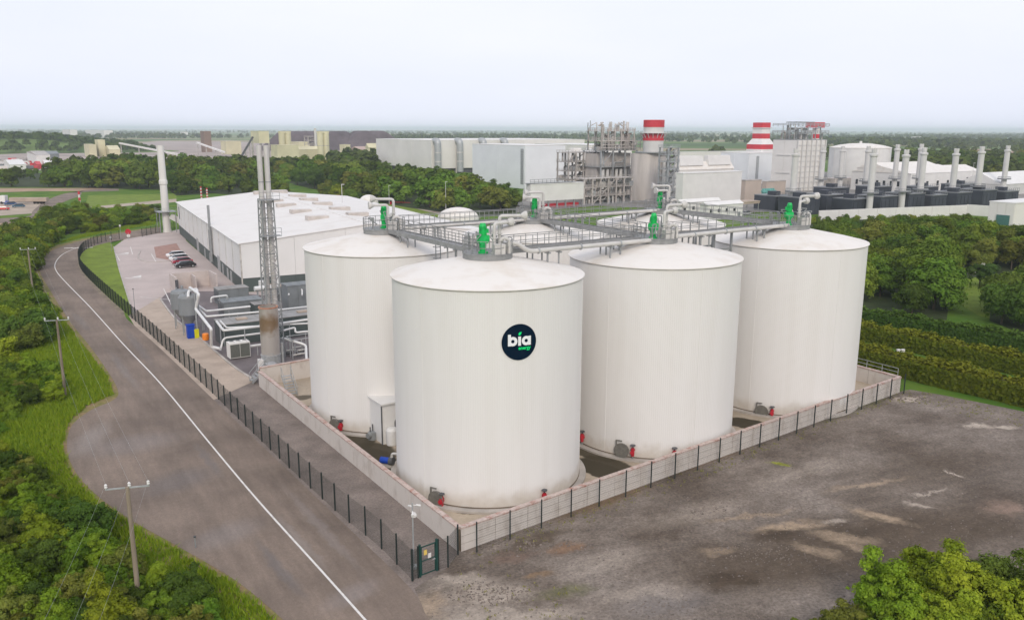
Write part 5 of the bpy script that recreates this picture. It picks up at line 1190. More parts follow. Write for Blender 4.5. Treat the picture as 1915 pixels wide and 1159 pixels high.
frame_tower('pipe_bridge', 'grey frame full of ducts between stack and big white box', (1233, 362), 9.0, 5, height_at(G(1233, 362), 290), 5, 3, M_galv, junk=30, seed=8)
# big white box, hipped-roof shed, white cabins
bldg('white_box_building', 'big plain white windowless box behind the white cabins', 'building', (1275, 392), 1384, 1262, 325, M_white, M_white, panels=0)
root, su, sv, h = bldg('ridged_shed', 'white shed with ridged roof rising behind the big white box', 'building', (1270, 352), 1370, 1255, 318, M_hall, M_roofw, gable=4.0)
for i in range(2): MB().xprism([(sv * .1, h + 2.0), (sv * .9, h + 2.0), (sv * .72, h + 7.0), (sv * .28, h + 7.0)], su * (.02 + .52 * i), su * (.44 + .52 * i)).build('roof_monitor', M_white, root)
bldg('long_shed', 'long low white shed far behind the ridged shed', 'building', (1270, 318), 1400, 1262, 285, M_hall, M_white)
root, su, sv, h = bldg('teal_grey_block', 'pale teal-grey block next to the red and white stack', 'building', (1398, 345), 1462, 1345, 287, M_pale, M_white, seams=2)
MB().box((su * .24, -.2, h * .5), (1.8, .3, h * .82)).build('louvre_strip', M_galv, root)
for i in range(2):
    lb = ['long white cabin with small dark windows, left of two', 'long white cabin with small dark windows, right of two'][i]
    root, su, sv, h = bldg('site_cabin', lb, 'cabin', [(1272, 408), (1322, 412)][i], [1345, 1388][i], [1264, 1308][i], [379, 384][i], M_white, M_white, gable=1.0, group='white site cabins')
    for k in range(4): MB().box((su * (.1 + .22 * k), -.05, h * .6), (1.1, .12, 1.1)).build('window', M_glass, root)
    MB().box((su * .9, -.05, 1.05), (1.0, .12, 2.1)).build('door', M_slate, root)
root, su, sv, h = bldg('canopy', 'open canopy with flat pale roof beside the cabins', 'canopy', (1385, 400), 1440, 1380, 379, M_path, M_path, z0=3.4, su=10, sv=6)
for (x, y) in ((.3, .3), (su - .3, .3), (.3, sv - .3), (su - .3, sv - .3)): MB().box((x, y, 1.7), (.2, .2, 3.4)).build('post', M_galv, root)
bldg('beige_block', 'beige concrete block with brown parapet behind the canopy', 'building', (1392, 378), 1422, 1384, 338, mat('beige_render', (.48, .40, .34), .85, .1, .1), M_brownst)
bldg('beige_block', 'second beige block below the red and white stack', 'building', (1432, 366), 1468, 1424, 340, mat('beige_render', (.48, .40, .34), .85, .1, .1), M_brownst)
p = G(1435, 372); t = thing('aqua_coolers', 'aqua green cooler pipes beside the beige blocks', 'cooler', p, A_SITE); M_aq = mat('aqua_paint', (.16, .42, .38), .6, .15, .5)
for i in range(6): MB().cyl((i * 1.3 - 3, 0, 0), (i * 1.3 - 3, 0, 4.6), .6, n=10).build('cooler_tube', M_aq, t)
MB().box((.3, 0, 3.4), (8.6, 1.6, .8)).build('header', M_aq, t)
# red and white banded square stack
p = G(1418, 338); t = thing('red_white_stack', 'stepped square stack painted in red and white bands', 'stack', p, A_SITE); pxm = FOC / (p - Vector((0, 0, CAMH))).length
w1 = 46 / pxm / 1.38; w2 = 29 / pxm / 1.38; hz = lambda y: height_at(p, y)
def fr(za, zb, wa, wb2, name, mm): MB().add([(sx_ * wa / 2, sy_ * wa / 2, za) for sx_, sy_ in ((-1, -1), (1, -1), (1, 1), (-1, 1))] + [(sx_ * wb2 / 2, sy_ * wb2 / 2, zb) for sx_, sy_ in ((-1, -1), (1, -1), (1, 1), (-1, 1))], [(3, 2, 1, 0), (4, 5, 6, 7), (0, 1, 5, 4), (1, 2, 6, 5), (2, 3, 7, 6), (3, 0, 4, 7)]).build(name, mm, t)
fr(0, hz(279), w1, w1, 'base', M_white); fr(hz(279), hz(270), w1, w1, 'red_band', M_redpaint); fr(hz(270), hz(259.5), w1, w2, 'shoulder', M_white); fr(hz(259.5), hz(250), w2, w2, 'red_band', M_redpaint); fr(hz(250), hz(240), w2, w2, 'white_band', M_white); fr(hz(240), hz(229.5), w2, w2, 'red_band', M_redpaint)
MB().box((0, 0, hz(239.6)), (w2 * 1.15, w2 * 1.15, .5)).build('ring_platform', M_stackg, t)
MB().box((w1 * .52, -w1 * .3, hz(294)), (w1 * .3, w1 * .3, 4)).build('red_box', M_redpaint, t)
# second boiler: white clad blocks below a pipe deck
root, su, sv, h = bldg('white_boiler', 'white clad boiler block topped by a crowded pipe deck', 'building', (1484, 358), 1536, 1440, 262, M_hall, M_grey, panels=5, seams=2)
for i in range(6):
    for k in range(9): MB().box((su * (i + .5) / 6, -.3, h * (k + .6) / 9.6), (su / 6 - .8, .25, .35)).build('stiffener', M_stackg, root)
for i in range(7): MB().box((su * i / 6, -.5, h * .5), (.5, .6, h)).build('buttress', M_stackg, root)
for k in range(2): MB().box((-.25, sv * .5, h * (.35 + .35 * k)), (.3, sv * .6, .5)).build('stiffener', M_stackg, root)
R6 = random.Random(5)
for i in range(34):
    x, y = R6.uniform(0, su), R6.uniform(0, sv); hh = R6.uniform(2, 8); mm = R6.choice([M_hrsg, M_pipe, M_galv, M_grey, M_brownst])
    if i % 2: MB().cyl((x, y, h), (x, y, h + hh), R6.uniform(.2, .6), n=8).build('vent_stack', mm, root)
    else: MB().tube(round_path([(x, y, h + .3), (x, y, h + hh * .8), (x + R6.uniform(-8, 8), y + R6.uniform(-3, 3), h + hh * .8)], .6), R6.uniform(.25, .6), 8).build('steam_pipe', mm, root)
for z in (3.2, 6.6):
    mb = MB(); railing(mb, (-1, -1, h + z), (su + 1, -1, h + z), 1.3, 3.0, .16); railing(mb, (-1, -1, h + z), (-1, sv, h + z), 1.3, 3.0, .16); mb.box((su / 2, -.6, h + z), (su + 2, .9, .25)); mb.build('deck_edge', M_galv, root)
MB().box((su / 2, sv / 2, h + 8.6), (su * .6, sv * .5, .5)).build('canopy_roof', M_grey, root)
p = G(1519, 350); t = thing('slim_banded_stack', 'slim white stack with red top on the right side of the white boiler', 'stack', p, A_SITE); hz = lambda y: height_at(p, y); pxm = FOC / (p - Vector((0, 0, CAMH))).length; r1 = 7 / pxm
for (ya, yb, mm, k) in ((350, 259, M_white, 'shaft'), (259, 251, M_redpaint, 'red_band'), (251, 240, M_white, 'shaft')): MB().cyl((0, 0, hz(ya)), (0, 0, hz(yb)), r1, n=20).build(k, mm, t)
MB().box((-1.5, 0, hz(234)), (r1 * 4.2, r1 * 2.4, hz(230) - hz(240))).build('red_hood', M_redpaint, t)
# white domed oil tank
p = G(1604, 332); t = thing('oil_tank', 'large white oil tank with shallow domed roof behind the grey stacks', 'tank', p, A_SITE); pxm = FOC / (p - Vector((0, 0, CAMH))).length; r1 = 49 / pxm; ht = height_at(p, 276)
MB().cyl((0, 0, 0), (0, 0, ht), r1, n=56, caps=False).build('shell', M_white, t); MB().lathe([(r1 + .2, ht - .3), (r1 + .2, ht + .1), (r1 * .7, ht + 1.6), (r1 * .35, ht + 2.5), (0, ht + 2.8)], 56).build('roof', M_roofw, t); MB().cyl((0, 0, ht + 2.6), (0, 0, ht + 4.0), .8, n=12).build('vent', M_white, t)
for k in range(12): a = k * math.pi / 6 + .2; MB().box((r1 * math.cos(a) * 1.005, r1 * math.sin(a) * 1.005, ht / 2), (.15, .3, ht), a).build('shell_seam', M_hall, t)
# turbine enclosures and their exhaust stacks
M_plat = mat('platform_grey', (.22, .225, .23), .7, .15, .3)
sf = thing('exhaust_stack', 'x', 'stack'); SH = 24.0
MB().cyl((0, 0, 0), (0, 0, SH - 1.6), 1.7, n=24).build('shaft', M_stackg, sf)
MB().lathe([(1.7, SH - 2.0), (2.15, SH - 1.7), (2.15, SH - 1.0), (1.7, SH - .8)], 24).build('collar', M_stackg, sf)
MB().cyl((0, 0, SH - 1.0), (0, 0, SH + .8), 1.25, n=20).build('mouth', M_stackg, sf)
for i in range(4): a = i * math.pi / 2 + .4; MB().box((1.1 * math.cos(a), 1.1 * math.sin(a), SH + .5), (.5, .9, 1.4), a).build('baffle', M_stackg, sf)
MB().cyl((0, 0, 8.3), (0, 0, 8.75), 4.2, n=20).build('ring_platform', M_plat, sf)
mb = MB(); mb.tube([(3.9 * math.cos(i * math.pi / 10), 3.9 * math.sin(i * math.pi / 10), 9.6) for i in range(21)], .07, 5); [mb.cyl((3.9 * math.cos(i * math.pi / 8), 3.9 * math.sin(i * math.pi / 8), 8.6), (3.9 * math.cos(i * math.pi / 8), 3.9 * math.sin(i * math.pi / 8), 9.6), .06, n=5) for i in range(16)]; mb.build('guard_rail', M_grey, sf)
FRONT = [(1480, 398, 281), (1624, 402, 281), (1684, 397, 283), (1717, 393, 279), (1777, 388, 281), (1824, 386, 277)]
BACK = [(1533, 366, 277), (1569, 362, 276), (1616, 372, 276), (1670, 366, 273), (1714, 366, 272), (1874, 366, 275)]
ORD = ['first', 'second', 'third', 'fourth', 'fifth', 'sixth']
for j, lst in enumerate((FRONT, BACK)):
    for i, (x, y, yt) in enumerate(lst):
        p = G(x, y); hh = height_at(p, yt) / (SH + .5)
        lb = 'tall grey exhaust stack with ring platform, %s from the left in the %s row' % (ORD[i], ('front', 'back')[j])
        if i == 0 and j == 0: sf.location = p; sf['label'] = lb; sf['group'] = 'grey turbine exhaust stacks'; sf.scale = (.68, .68, hh)
        else: copy_tree(sf, p, i * .7, lb, 'grey turbine exhaust stacks', (.68, .68, hh))
for i, (x, y) in enumerate([(1452, 396), (1500, 403), (1548, 400), (1596, 403), (1648, 400), (1700, 397), (1742, 394), (1790, 391), (1838, 388), (1880, 385), (1560, 380), (1640, 380), (1730, 375), (1800, 372)]):
    p = G(x, y); hh = 5.6 + (i % 3) * .5
    lb = 'dark turbine enclosure, number %d along the front row beneath the grey stacks' % (i + 1) if i < 10 else 'dark turbine enclosure in the rear row beneath the grey stacks'
    lb = ('dark turbine enclosure, %s from the left in the front row under the stacks' % (ORD + ['seventh', 'eighth', 'ninth', 'tenth'])[i]) if i < 10 else ('dark turbine enclosure, %s from the left in the rear row under the stacks' % ORD[i - 10])
    t = thing('turbine_enclosure', lb, 'enclosure', p, A_SITE, 'dark turbine enclosures'); MB().box((4.2, 5, hh / 2), (10.6, 10, hh)).build('casing', M_navy, t)
    MB().box((4.2, 5, hh + .15), (10.2, 10.8, .3)).build('roof_deck', M_plat, t)
    for k in range(4): MB().box((.4 + 2.5 * k, -.06, hh * .45), (1.9, .14, hh * .75)).build('door_panel', M_navy, t)
    MB().box((2.2, 3.5, hh + 1.0), (3.0, 3.6, 1.6)).build('filter_house', M_navy, t)
    mb = MB(); railing(mb, (-.8, -.3, hh + .3), (9.2, -.3, hh + .3), 1.1, 1.6, .06); mb.build('guard_rail', M_plat, t)
# perimeter walls and low blocks on the right
def slab_wall(label, a, b_, h):
    d = b_ - a; L_ = d.length; t = thing('perimeter_wall', label, 'wall', a, math.atan2(d.y, d.x)); n = max(1, int(L_ / 8))
    MB().box((L_ / 2, 0, h / 2 - .1), (L_, .3, h - .2)).build('core', M_conc, t)
    for i in range(n): MB().box((L_ * (i + .5) / n, 0, h / 2), (L_ / n - .12, .42, h)).build('wall_panel', M_white, t)
slab_wall('low white perimeter wall below the dark turbine enclosures', G(1530, 414), G(1806, 402), 3.6)
slab_wall('white perimeter wall section turning back beside the pale block', G(1806, 402), G(1850, 405), 3.8)
root, su, sv, h = bldg('pale_block', 'pale flat-roofed block at the right picture edge with green gate', 'building', (1894, 423), 1990, 1846, 381, M_hall, M_white, seams=3)
MB().box((-.3, sv * .4, 1.7), (.3, sv * .5, 3.2)).build('green_gate', mat('gate_teal', (.06, .16, .14), .6, .1, .5), root)
for (c_, xr, xl, yt, lb, mm) in [((1700, 362), 1805, 1590, 325, 'long white plant building with a row of small windows', M_white), ((1660, 348), 1760, 1600, 316, 'white curved-roof plant building behind the stacks', M_hall), ((1760, 352), 1830, 1700, 322, 'white workshop at the foot of the far right woods', M_white)]:
    root, su, sv, h = bldg('plant_building', lb, 'building', c_, xr, xl, yt, mm, M_roofw, gable=3.0)
    for k in range(8): MB().box((-.1, sv * (k + .6) / 8.5, h * .45), (.2, 1.2, 2.4)).build('window', M_glass, root)
    for k in range(5): MB().box((su * (k + .6) / 5.5, -.1, h * .45), (1.6, .2, 2.4)).build('window', M_glass, root)
bldg('wide_warehouse', 'wide low grey-white warehouse roof at the right picture edge', 'building', (1870, 366), 2060, 1790, 345, M_stackg, M_white, gable=5.0)
bldg('brown_base_block', 'brown pipe-strewn base block under the white oil tank', 'building', (1560, 352), 1625, 1540, 335, M_brownst, M_hrsg)
bldg('gatehouse', 'small grey gatehouse beside the access road', 'building', (742, 378), 754, 712, 361, M_slate, M_white)
p = G(731, 383); t = thing('road_barrier', 'red road barrier next to the gatehouse', 'barrier', p, -.4); MB().box((0, 0, .6), (.5, .4, 1.2)).build('pivot_box', M_red, t); MB().bar((0, 0, 1.1), (9, 0, 1.2), .14).build('boom', M_red, t)
p = G(629, 378); t = thing('red_dumper', 'small red site vehicle beyond the process hall roof', 'vehicle', p, .4); MB().box((0, 0, 1.9), (3.0, 2.2, 1.8)).build('cab', M_red, t); MB().box((1.9, 0, 1.2), (1.6, 2.0, 1.0)).build('bonnet', M_red, t); MB().box((0, 0, 2.3), (2.4, 2.3, .7)).build('windows', M_glass, t)
for x in (-.9, 1.9):
    for s in (-1, 1): MB().cyl((x, s * .8, .6), (x, s * 1.2, .6), .6, n=14).build('wheel', M_black, t)

# ------------------------------------------------------------------ quarry and cement works, far left
def cream(name, label, corner, xr, xl, ytop, m=M_cream, **k): return bldg(name, label, 'building', corner, xr, xl, ytop, m, m, **k)
cream('batching_tower', 'cream tower of the distant concrete plant', (186, 293), 199, 180, 262)
cream('batching_shed', 'low cream shed with pipes beside the concrete plant tower', (168, 294), 182, 159, 271)
cream('gabled_shed', 'cream gabled shed right of the concrete plant tower', (206, 294), 226, 197, 280, gable=4)
cream('brown_tower', 'tall brown stone crusher tower in the quarry haze', (384, 285), 397, 377, 246, mat('brown_tower', (.24, .17, .13), .9, .15, .05))
cream('cream_store', 'wide cream store shed in the quarry', (424, 289), 452, 414, 265, panels=0)
root, su, sv, h = cream('head_house', 'boxy cream conveyor head house on a tall trestle', (487, 303), 506, 472, 246, z0=height_at(G(487, 303), 268))
z0_ = height_at(G(487, 303), 268)
for (x, y) in ((.5, .5), (su - .5, .5), (.5, sv - .5), (su - .5, sv - .5)): MB().box((x, y, z0_ / 2), (1.0, 1.0, z0_)).build('trestle_leg', M_brownst, root)
for (x, lb) in ((535, 'tall twin-cell cream silo tower left of the pipe tower'), (606, 'tall twin-cell cream silo tower right of the pipe tower')):
    p = G(x, 302); t = thing('silo_tower', lb, 'silo', p, A_SITE, 'cream quarry silos'); hh = height_at(p, 249); pxm = FOC / (p - Vector((0, 0, CAMH))).length; r1 = 5.6 / pxm
    for s in (-1, 1): c = MB().cyl((s * r1 * .95, 0, 0), (s * r1 * .95, 0, hh), r1, n=20).build('cell', M_cream, t); MB().cyl((s * r1 * .95, 0, hh * .55), (s * r1 * .95, 0, hh * .55 + .5), r1 * 1.03, n=20).build('hoop', M_brownst, c)
    MB().box((0, 0, hh + .8), (r1 * 3.6, r1 * 1.6, 1.6)).build('top_house', M_cream, t)
cream('mill_block', 'cream mill block at the left silo tower foot', (520, 305), 560, 508, 272)
cream('mill_block', 'long low cream mill shed between the two silo towers', (556, 302), 602, 546, 280, gable=3)
cream('mill_block', 'cream block behind the mill shed', (560, 296), 580, 545, 266)
cream('kiln_shed', 'small cream kiln shed right of the silo towers', (644, 296), 656, 636, 271)
cream('kiln_shed', 'low pinkish kiln shed beside the off-white power block', (672, 296), 704, 655, 280, mat('pink_shed', (.45, .33, .28), .8, .1, .05), gable=3)
cream('kiln_shed', 'cream arched shed next to the off-white power block', (690, 299), 712, 684, 276, gable=4)
frame_tower('preheater_tower', 'lattice preheater tower with a thin flue between the cream silos', (578, 300), 10, 10, height_at(G(578, 300), 256), 6, 2, M_hrsg, junk=24, seed=12)
p = G(592, 300); t = thing('thin_flue', 'thin grey flue rising beside the preheater tower', 'flue', p); MB().cyl((0, 0, 0), (0, 0, height_at(p, 240)), 1.2, n=12).build('shaft', M_stackg, t); MB().cyl((0, 0, 0), (0, 0, 2), 2, n=12).build('base', M_stackg, t)
def conveyor(label, a, za, b_, zb, m=M_hall, w=2.0):
    t = thing('conveyor', label, 'conveyor', (a.x, a.y, 0)); q = b_ - a
    MB().bar((0, 0, za), (q.x, q.y, zb), w, w * .8).build('gallery', m, t)
    for k in (.02, .35, .7, .97): z = za + (zb - za) * k; MB().bar((q.x * k, q.y * k, 0), (q.x * k, q.y * k, max(.5, z - 1)), .8).build('trestle', M_brownst, t)
conveyor('long pale sloping conveyor gallery across the quarry floor', G(226, 291), height_at(G(226, 291), 268), G(332, 296), 4)
conveyor('short pale conveyor climbing left of the cream store', G(370, 290), height_at(G(370, 290), 267), G(420, 294), 5)
conveyor('pale elevated conveyor gallery behind the lattice tower', G(426, 326), height_at(G(426, 326), 296), G(500, 322), height_at(G(500, 322), 309), w=2.4)
conveyor('dark steep conveyor rising to the head house', G(452, 303), 5, G(476, 303), height_at(G(476, 303), 256), M_dkst)
# spoil heaps
def heap(label, x, y, wx, ytop, seed):
    p = G(x, y); rx = abs(G(x + wx, y).x - p.x); h = height_at(p, ytop); t = thing('spoil_heap', label, 'spoil heap', p, 0, 'dark quarry spoil heaps'); R_ = random.Random(seed)
    n, m_ = 40, 10; vs = [(0, 0, h)]; ph = [R_.uniform(0, 6) for _ in range(4)]
    for i in range(1, m_ + 1):
        for j in range(n):
            a = 2 * math.pi * j / n; f = i / m_; k = 1 + .12 * math.sin(3 * a + ph[0]) + .07 * math.sin(7 * a + ph[1])
            z = h * max(0, min(1, 1.75 * (1 - f))) * (1 + .05 * math.sin(5 * a + ph[2] + 4 * f)); vs.append((rx * f * k * math.cos(a), rx * .7 * f * k * math.sin(a), z if i < m_ else -.2))
    fs = [(0, 1 + j, 1 + (j + 1) % n) for j in range(n)] + [(1 + (i - 1) * n + j, 1 + i * n + j, 1 + i * n + (j + 1) % n, 1 + (i - 1) * n + (j + 1) % n) for i in range(1, m_) for j in range(n)]
    MB().add(vs, fs, True).build('mound', M_heap, t)
heap('dark spoil heap behind the left cream silo', 555, 281, 78, 247, 1); heap('dark spoil heap behind the right cream silo', 620, 280, 76, 247, 2); heap('dark spoil heap beside the off-white power block', 690, 280, 72, 246.5, 3)
# red-roofed yard and parked plant at the far left
for i, (x, y, xr, xl, yt, lb, mm) in enumerate([(70, 312, 96, 52, 290, 'white sales shed with brown roof at the far left', M_white), (88, 304, 112, 80, 288, 'dark roofed shed behind the brown-roofed sales shed', M_slate), (20, 322, 50, 8, 308, 'long white low shed at the left picture edge', M_white), (70, 316, 78, 64, 308, 'small red portable unit in the far yard', M_redpaint), (86, 317, 108, 80, 306, 'pale portable unit beside the small red unit in the far yard', M_hall)]):
    bldg('yard_shed', lb, 'shed', (x, y), xr, xl, yt, mm, M_brownst if i == 0 else mm, gable=2.0)
R7 = random.Random(3)
for i in range(44):
    x, y = R7.uniform(-5, 105), R7.uniform(294, 318); p = G(x, y); mm = R7.choice([M_white, M_white, M_redpaint, M_slate, M_hall, M_brownst])
    t = thing('parked_van', 'small parked van among the rows in the far left sales yard', 'van', p, R7.uniform(0, 3), 'vans in the far sales yard'); MB().box((0, 0, 1.6), (6, 2.6, 2.2)).build('body', mm, t); MB().box((3.4, 0, 1.1), (1.2, 2.4, 1.3)).build('bonnet', mm, t); MB().box((0, 0, .45), (5.5, 2.4, .5)).build('wheels', M_black, t)
for i, (x, y, xr, xl, yt, mm, lb) in enumerate([(133, 262, 146, 118, 243, M_hall, 'pale distant factory on the horizon at the left'), (195, 258, 212, 160, 244, M_hall, 'long pale distant shed on the horizon behind the concrete plant'), (345, 256, 352, 338, 247, M_hall, 'tiny pale house on the horizon left of the brown tower'), (1712, 266, 1722, 1704, 256, M_white, 'small white farmhouse among the far right woods')]):
    bldg('distant_building', lb, 'building', (x, y), xr, xl, yt, mm, mm)

# ------------------------------------------------------------------ vegetation
NR = np.random.default_rng(5)
def leaf_mesh(name, C, Nn, S, m, tint=None, aspect=0.62):
    """rhombic leaves at C with normals Nn and sizes S"""
    n = len(C); Nn = Nn / (np.linalg.norm(Nn, axis=1, keepdims=True) + 1e-9)
    r = NR.normal(size=(n, 3)); T = np.cross(Nn, r); T /= (np.linalg.norm(T, axis=1, keepdims=True) + 1e-9); B = np.cross(Nn, T)
    S = S[:, None]; fold = Nn * S * 0.18
    v = np.stack([C - T * S, C - B * S * aspect + fold, C + T * S, C + B * S * aspect + fold], 1).reshape(-1, 3)
    me = bpy.data.meshes.new(name); me.vertices.add(4 * n); me.vertices.foreach_set('co', v.astype(np.float32).ravel())
    me.loops.add(4 * n); me.loops.foreach_set('vertex_index', np.arange(4 * n, dtype=np.int32))
    me.polygons.add(n); me.polygons.foreach_set('loop_start', np.arange(0, 4 * n, 4, dtype=np.int32)); me.polygons.foreach_set('loop_total', np.full(n, 4, dtype=np.int32))
    me.update(calc_edges=True)
    at = me.attributes.new('tint', 'FLOAT', 'FACE'); t = NR.random(n) if tint is None else tint; at.data.foreach_set('value', np.clip(t, 0, 1).astype(np.float32))
    me.materials.append(m); return me
def crown(name, m, rx, rz, zc, nclump, nleaf, ls, crad=.30, flat=0.0):
    """ragged leaf clumps of many sizes on and inside an uneven ellipsoid that reaches low"""
    C = []; Nn = []; Tn = []
    d = NR.normal(size=(nclump, 3)); d /= np.linalg.norm(d, axis=1, keepdims=True); d[:, 2] = np.where(d[:, 2] < -.75, -d[:, 2] * .5, d[:, 2])
    ang = np.arctan2(d[:, 1], d[:, 0]); lob = 1 + .22 * np.sin(2 * ang + NR.uniform(0, 6)) + .12 * np.sin(3 * ang + NR.uniform(0, 6)) + .1 * d[:, 2] * np.sin(ang + NR.uniform(0, 6))
    rr = (NR.uniform(.5, .98, nclump) * lob)[:, None]; cc = d * rr * np.array([rx, rx, rz]); cr = np.clip(NR.lognormal(-.12, .42, nclump), .4, 1.9) * crad * min(rx, rz); ct = NR.random(nclump)
    out = NR.random(nclump) < .3; cc[out] *= NR.uniform(1.08, 1.32, out.sum())[:, None]; cr[out] *= .5
    wgt = cr ** 2; pers = np.maximum(8, (nleaf * wgt / wgt.sum())).astype(int)
    for k in range(nclump):
        per = int(pers[k]); q = NR.normal(size=(per, 3)); q /= np.linalg.norm(q, axis=1, keepdims=True); q[:, 2] = np.where((q[:, 2] < -.2) & (NR.random(per) < .7), -q[:, 2], q[:, 2])
        rad = cr[k] * (NR.uniform(.45, 1.0, per) + .35 * NR.random(per) ** 4)[:, None]
        C.append(cc[k] + q * rad * np.array([1, 1, .8])); Nn.append(q * 1.0 + d[k] * .35 + NR.normal(size=(per, 3)) * .38 + np.array([0, 0, .3])); Tn.append(ct[k] * .6 + NR.random(per) * .4)
    C = np.concatenate(C); C[:, 2] += zc; Nn = np.concatenate(Nn); Tn = np.concatenate(Tn)
    keep = C[:, 2] > .05; C, Nn, Tn = C[keep], Nn[keep], Tn[keep]
    return leaf_mesh(name, C, Nn, ls * np.clip(NR.lognormal(-.12, .38, len(C)), .35, 2.0), m, Tn)
def trunk(h, r, rx, seed):
    R_ = random.Random(seed); mb = MB(); mb.cyl((0, 0, -.1), (.1, .05, h), r, r * .55, 8, False)
    for i in range(5):
        a = R_.uniform(0, 6.28); z = h * R_.uniform(.45, .95); mb.cyl((.05, 0, z), (rx * .6 * math.cos(a), rx * .6 * math.sin(a), z + h * R_.uniform(.35, .7)), r * .4, r * .12, 6, False)
    return mb.mesh('trunk', M_bark)
LM_mid = leafmat('leaf_mid', (0.09, 0.15, 0.02), (0.18, 0.248, 0.036))
LM_dark = leafmat('leaf_dark', (0.06, 0.104, 0.02), (0.12, 0.172, 0.03))
LM_lite = leafmat('leaf_light', (0.14, 0.21, 0.018), (0.305, 0.375, 0.034), .2)
LM_oliv = leafmat('leaf_olive', (0.112, 0.138, 0.025), (0.222, 0.232, 0.046))
LM_may = leafmat('leaf_may_blossom', (0.079, 0.132, 0.033), (0.112, 0.158, 0.040), .2)
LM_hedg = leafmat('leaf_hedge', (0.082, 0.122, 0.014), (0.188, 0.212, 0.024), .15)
LM_bram = leafmat('leaf_bramble', (0.098, 0.165, 0.018), (0.205, 0.288, 0.032), .3)
LM_gras = leafmat('grass_blade', (0.14, 0.238, 0.016), (0.285, 0.345, 0.03), .1)
LM_far = leafmat('leaf_far', (0.075, 0.115, 0.026), (0.135, 0.17, 0.04), .3)
def proto(kind, m, rx, rz, zc, ncl, nl, ls, th, tr, seed, crad=.36):
    return (kind, crown('crown', m, rx, rz, zc, ncl, nl, ls, crad), trunk(th, tr, rx, seed))
# mid-distance trees (about 10 m), small trees (5 m), bushes (3 m), far trees
MIDT = [proto('mid green', LM_mid, 3.9, 4.5, 5.0, 87, 10400, 0.281, 4.5, .26, 1), proto('dark green', LM_dark, 3.7, 4.9, 5.2, 82, 10080, 0.281, 4.6, .26, 2), proto('olive', LM_oliv, 3.7, 4.0, 4.6, 75, 8640, 0.281, 4.0, .24, 3), proto('mid green', LM_mid, 4.5, 4.2, 4.8, 95, 11200, 0.281, 4.2, .28, 4), proto('dark green', LM_dark, 4.2, 4.3, 4.8, 87, 10400, 0.281, 4.2, .28, 5), proto('fresh green', LM_lite, 3.4, 3.8, 4.4, 72, 8640, 0.265, 4.0, .22, 6)]
SMALL = [proto('mid green', LM_mid, 2.4, 2.3, 2.1, 75, 10400, 0.156, 1.8, .14, 11), proto('dark green', LM_dark, 2.3, 2.4, 2.2, 70, 9920, 0.156, 1.8, .14, 12), proto('fresh green', LM_lite, 2.0, 2.0, 1.8, 62, 8320, 0.148, 1.5, .11, 13), proto('mid green', LM_bram, 2.7, 2.0, 1.8, 80, 10880, 0.156, 1.5, .13, 14), proto('olive', LM_oliv, 2.1, 2.0, 1.8, 62, 8320, 0.156, 1.5, .11, 15)]
NEAR = [proto('fresh green', LM_lite, 2.0, 2.2, 2.1, 112, 27200, 0.078, 2.0, .10, 21, .24), proto('mid green', LM_bram, 2.2, 1.7, 1.4, 100, 24000, 0.086, 1.3, .09, 22, .25), proto('dark green', LM_dark, 2.3, 2.1, 1.8, 100, 24000, 0.086, 1.6, .10, 23, .25), proto('olive', LM_oliv, 1.8, 1.7, 1.5, 80, 16000, 0.082, 1.3, .08, 24, .25)]
FART = [proto('mid green', LM_mid, 4.8, 5.3, 5.6, 57, 4160, 0.562, 5.0, .35, 31, .33), proto('dark green', LM_dark, 4.6, 5.8, 6.0, 57, 4160, 0.562, 5.4, .35, 32, .33), proto('olive', LM_oliv, 4.3, 4.6, 5.0, 50, 3520, 0.562, 4.6, .32, 33, .33), proto('mid green', LM_mid, 5.4, 4.8, 5.2, 60, 4480, 0.562, 4.8, .35, 34, .33)]
M_wfl = mat('woodland_floor_shade', (0.035, 0.05, 0.014), 0.95, 0.4, 0.2)  # dark soil, with the shade under the trees painted into its colour
NTREE = [0]
def plant(pr, p, s, name, label, cat, group, sz=None):
    t = bpy.data.objects.new(name, None); COL.objects.link(t); t.location = (p.x, p.y, 0); t.rotation_euler = (0, 0, rnd.uniform(0, 6.28)); t.scale = (s, s, (sz or s))
    tag(t, label, cat, group); link('trunk', pr[2], t); link('crown', pr[1], t); NTREE[0] += 1
    return t
def scatter(poly, n, mind, seed):
    """spread points over a picture-outlined piece of ground with a spacing in metres"""
    R_ = random.Random(seed); g = [G(*q) for q in poly]; gp = [(q.x, q.y) for q in g]; x0, x1 = min(q[0] for q in gp), max(q[0] for q in gp); y0, y1 = min(q[1] for q in gp), max(q[1] for q in gp)
    out = []; tries = 0
    while len(out) < n and tries < n * 60:
        tries += 1; x, y = R_.uniform(x0, x1), R_.uniform(y0, y1)
        if inside(x, y, gp) and all((x - a) ** 2 + (y - b_) ** 2 > mind * mind for a, b_ in out): out.append((x, y))
    return [Vector((x, y, 0)) for x, y in out]
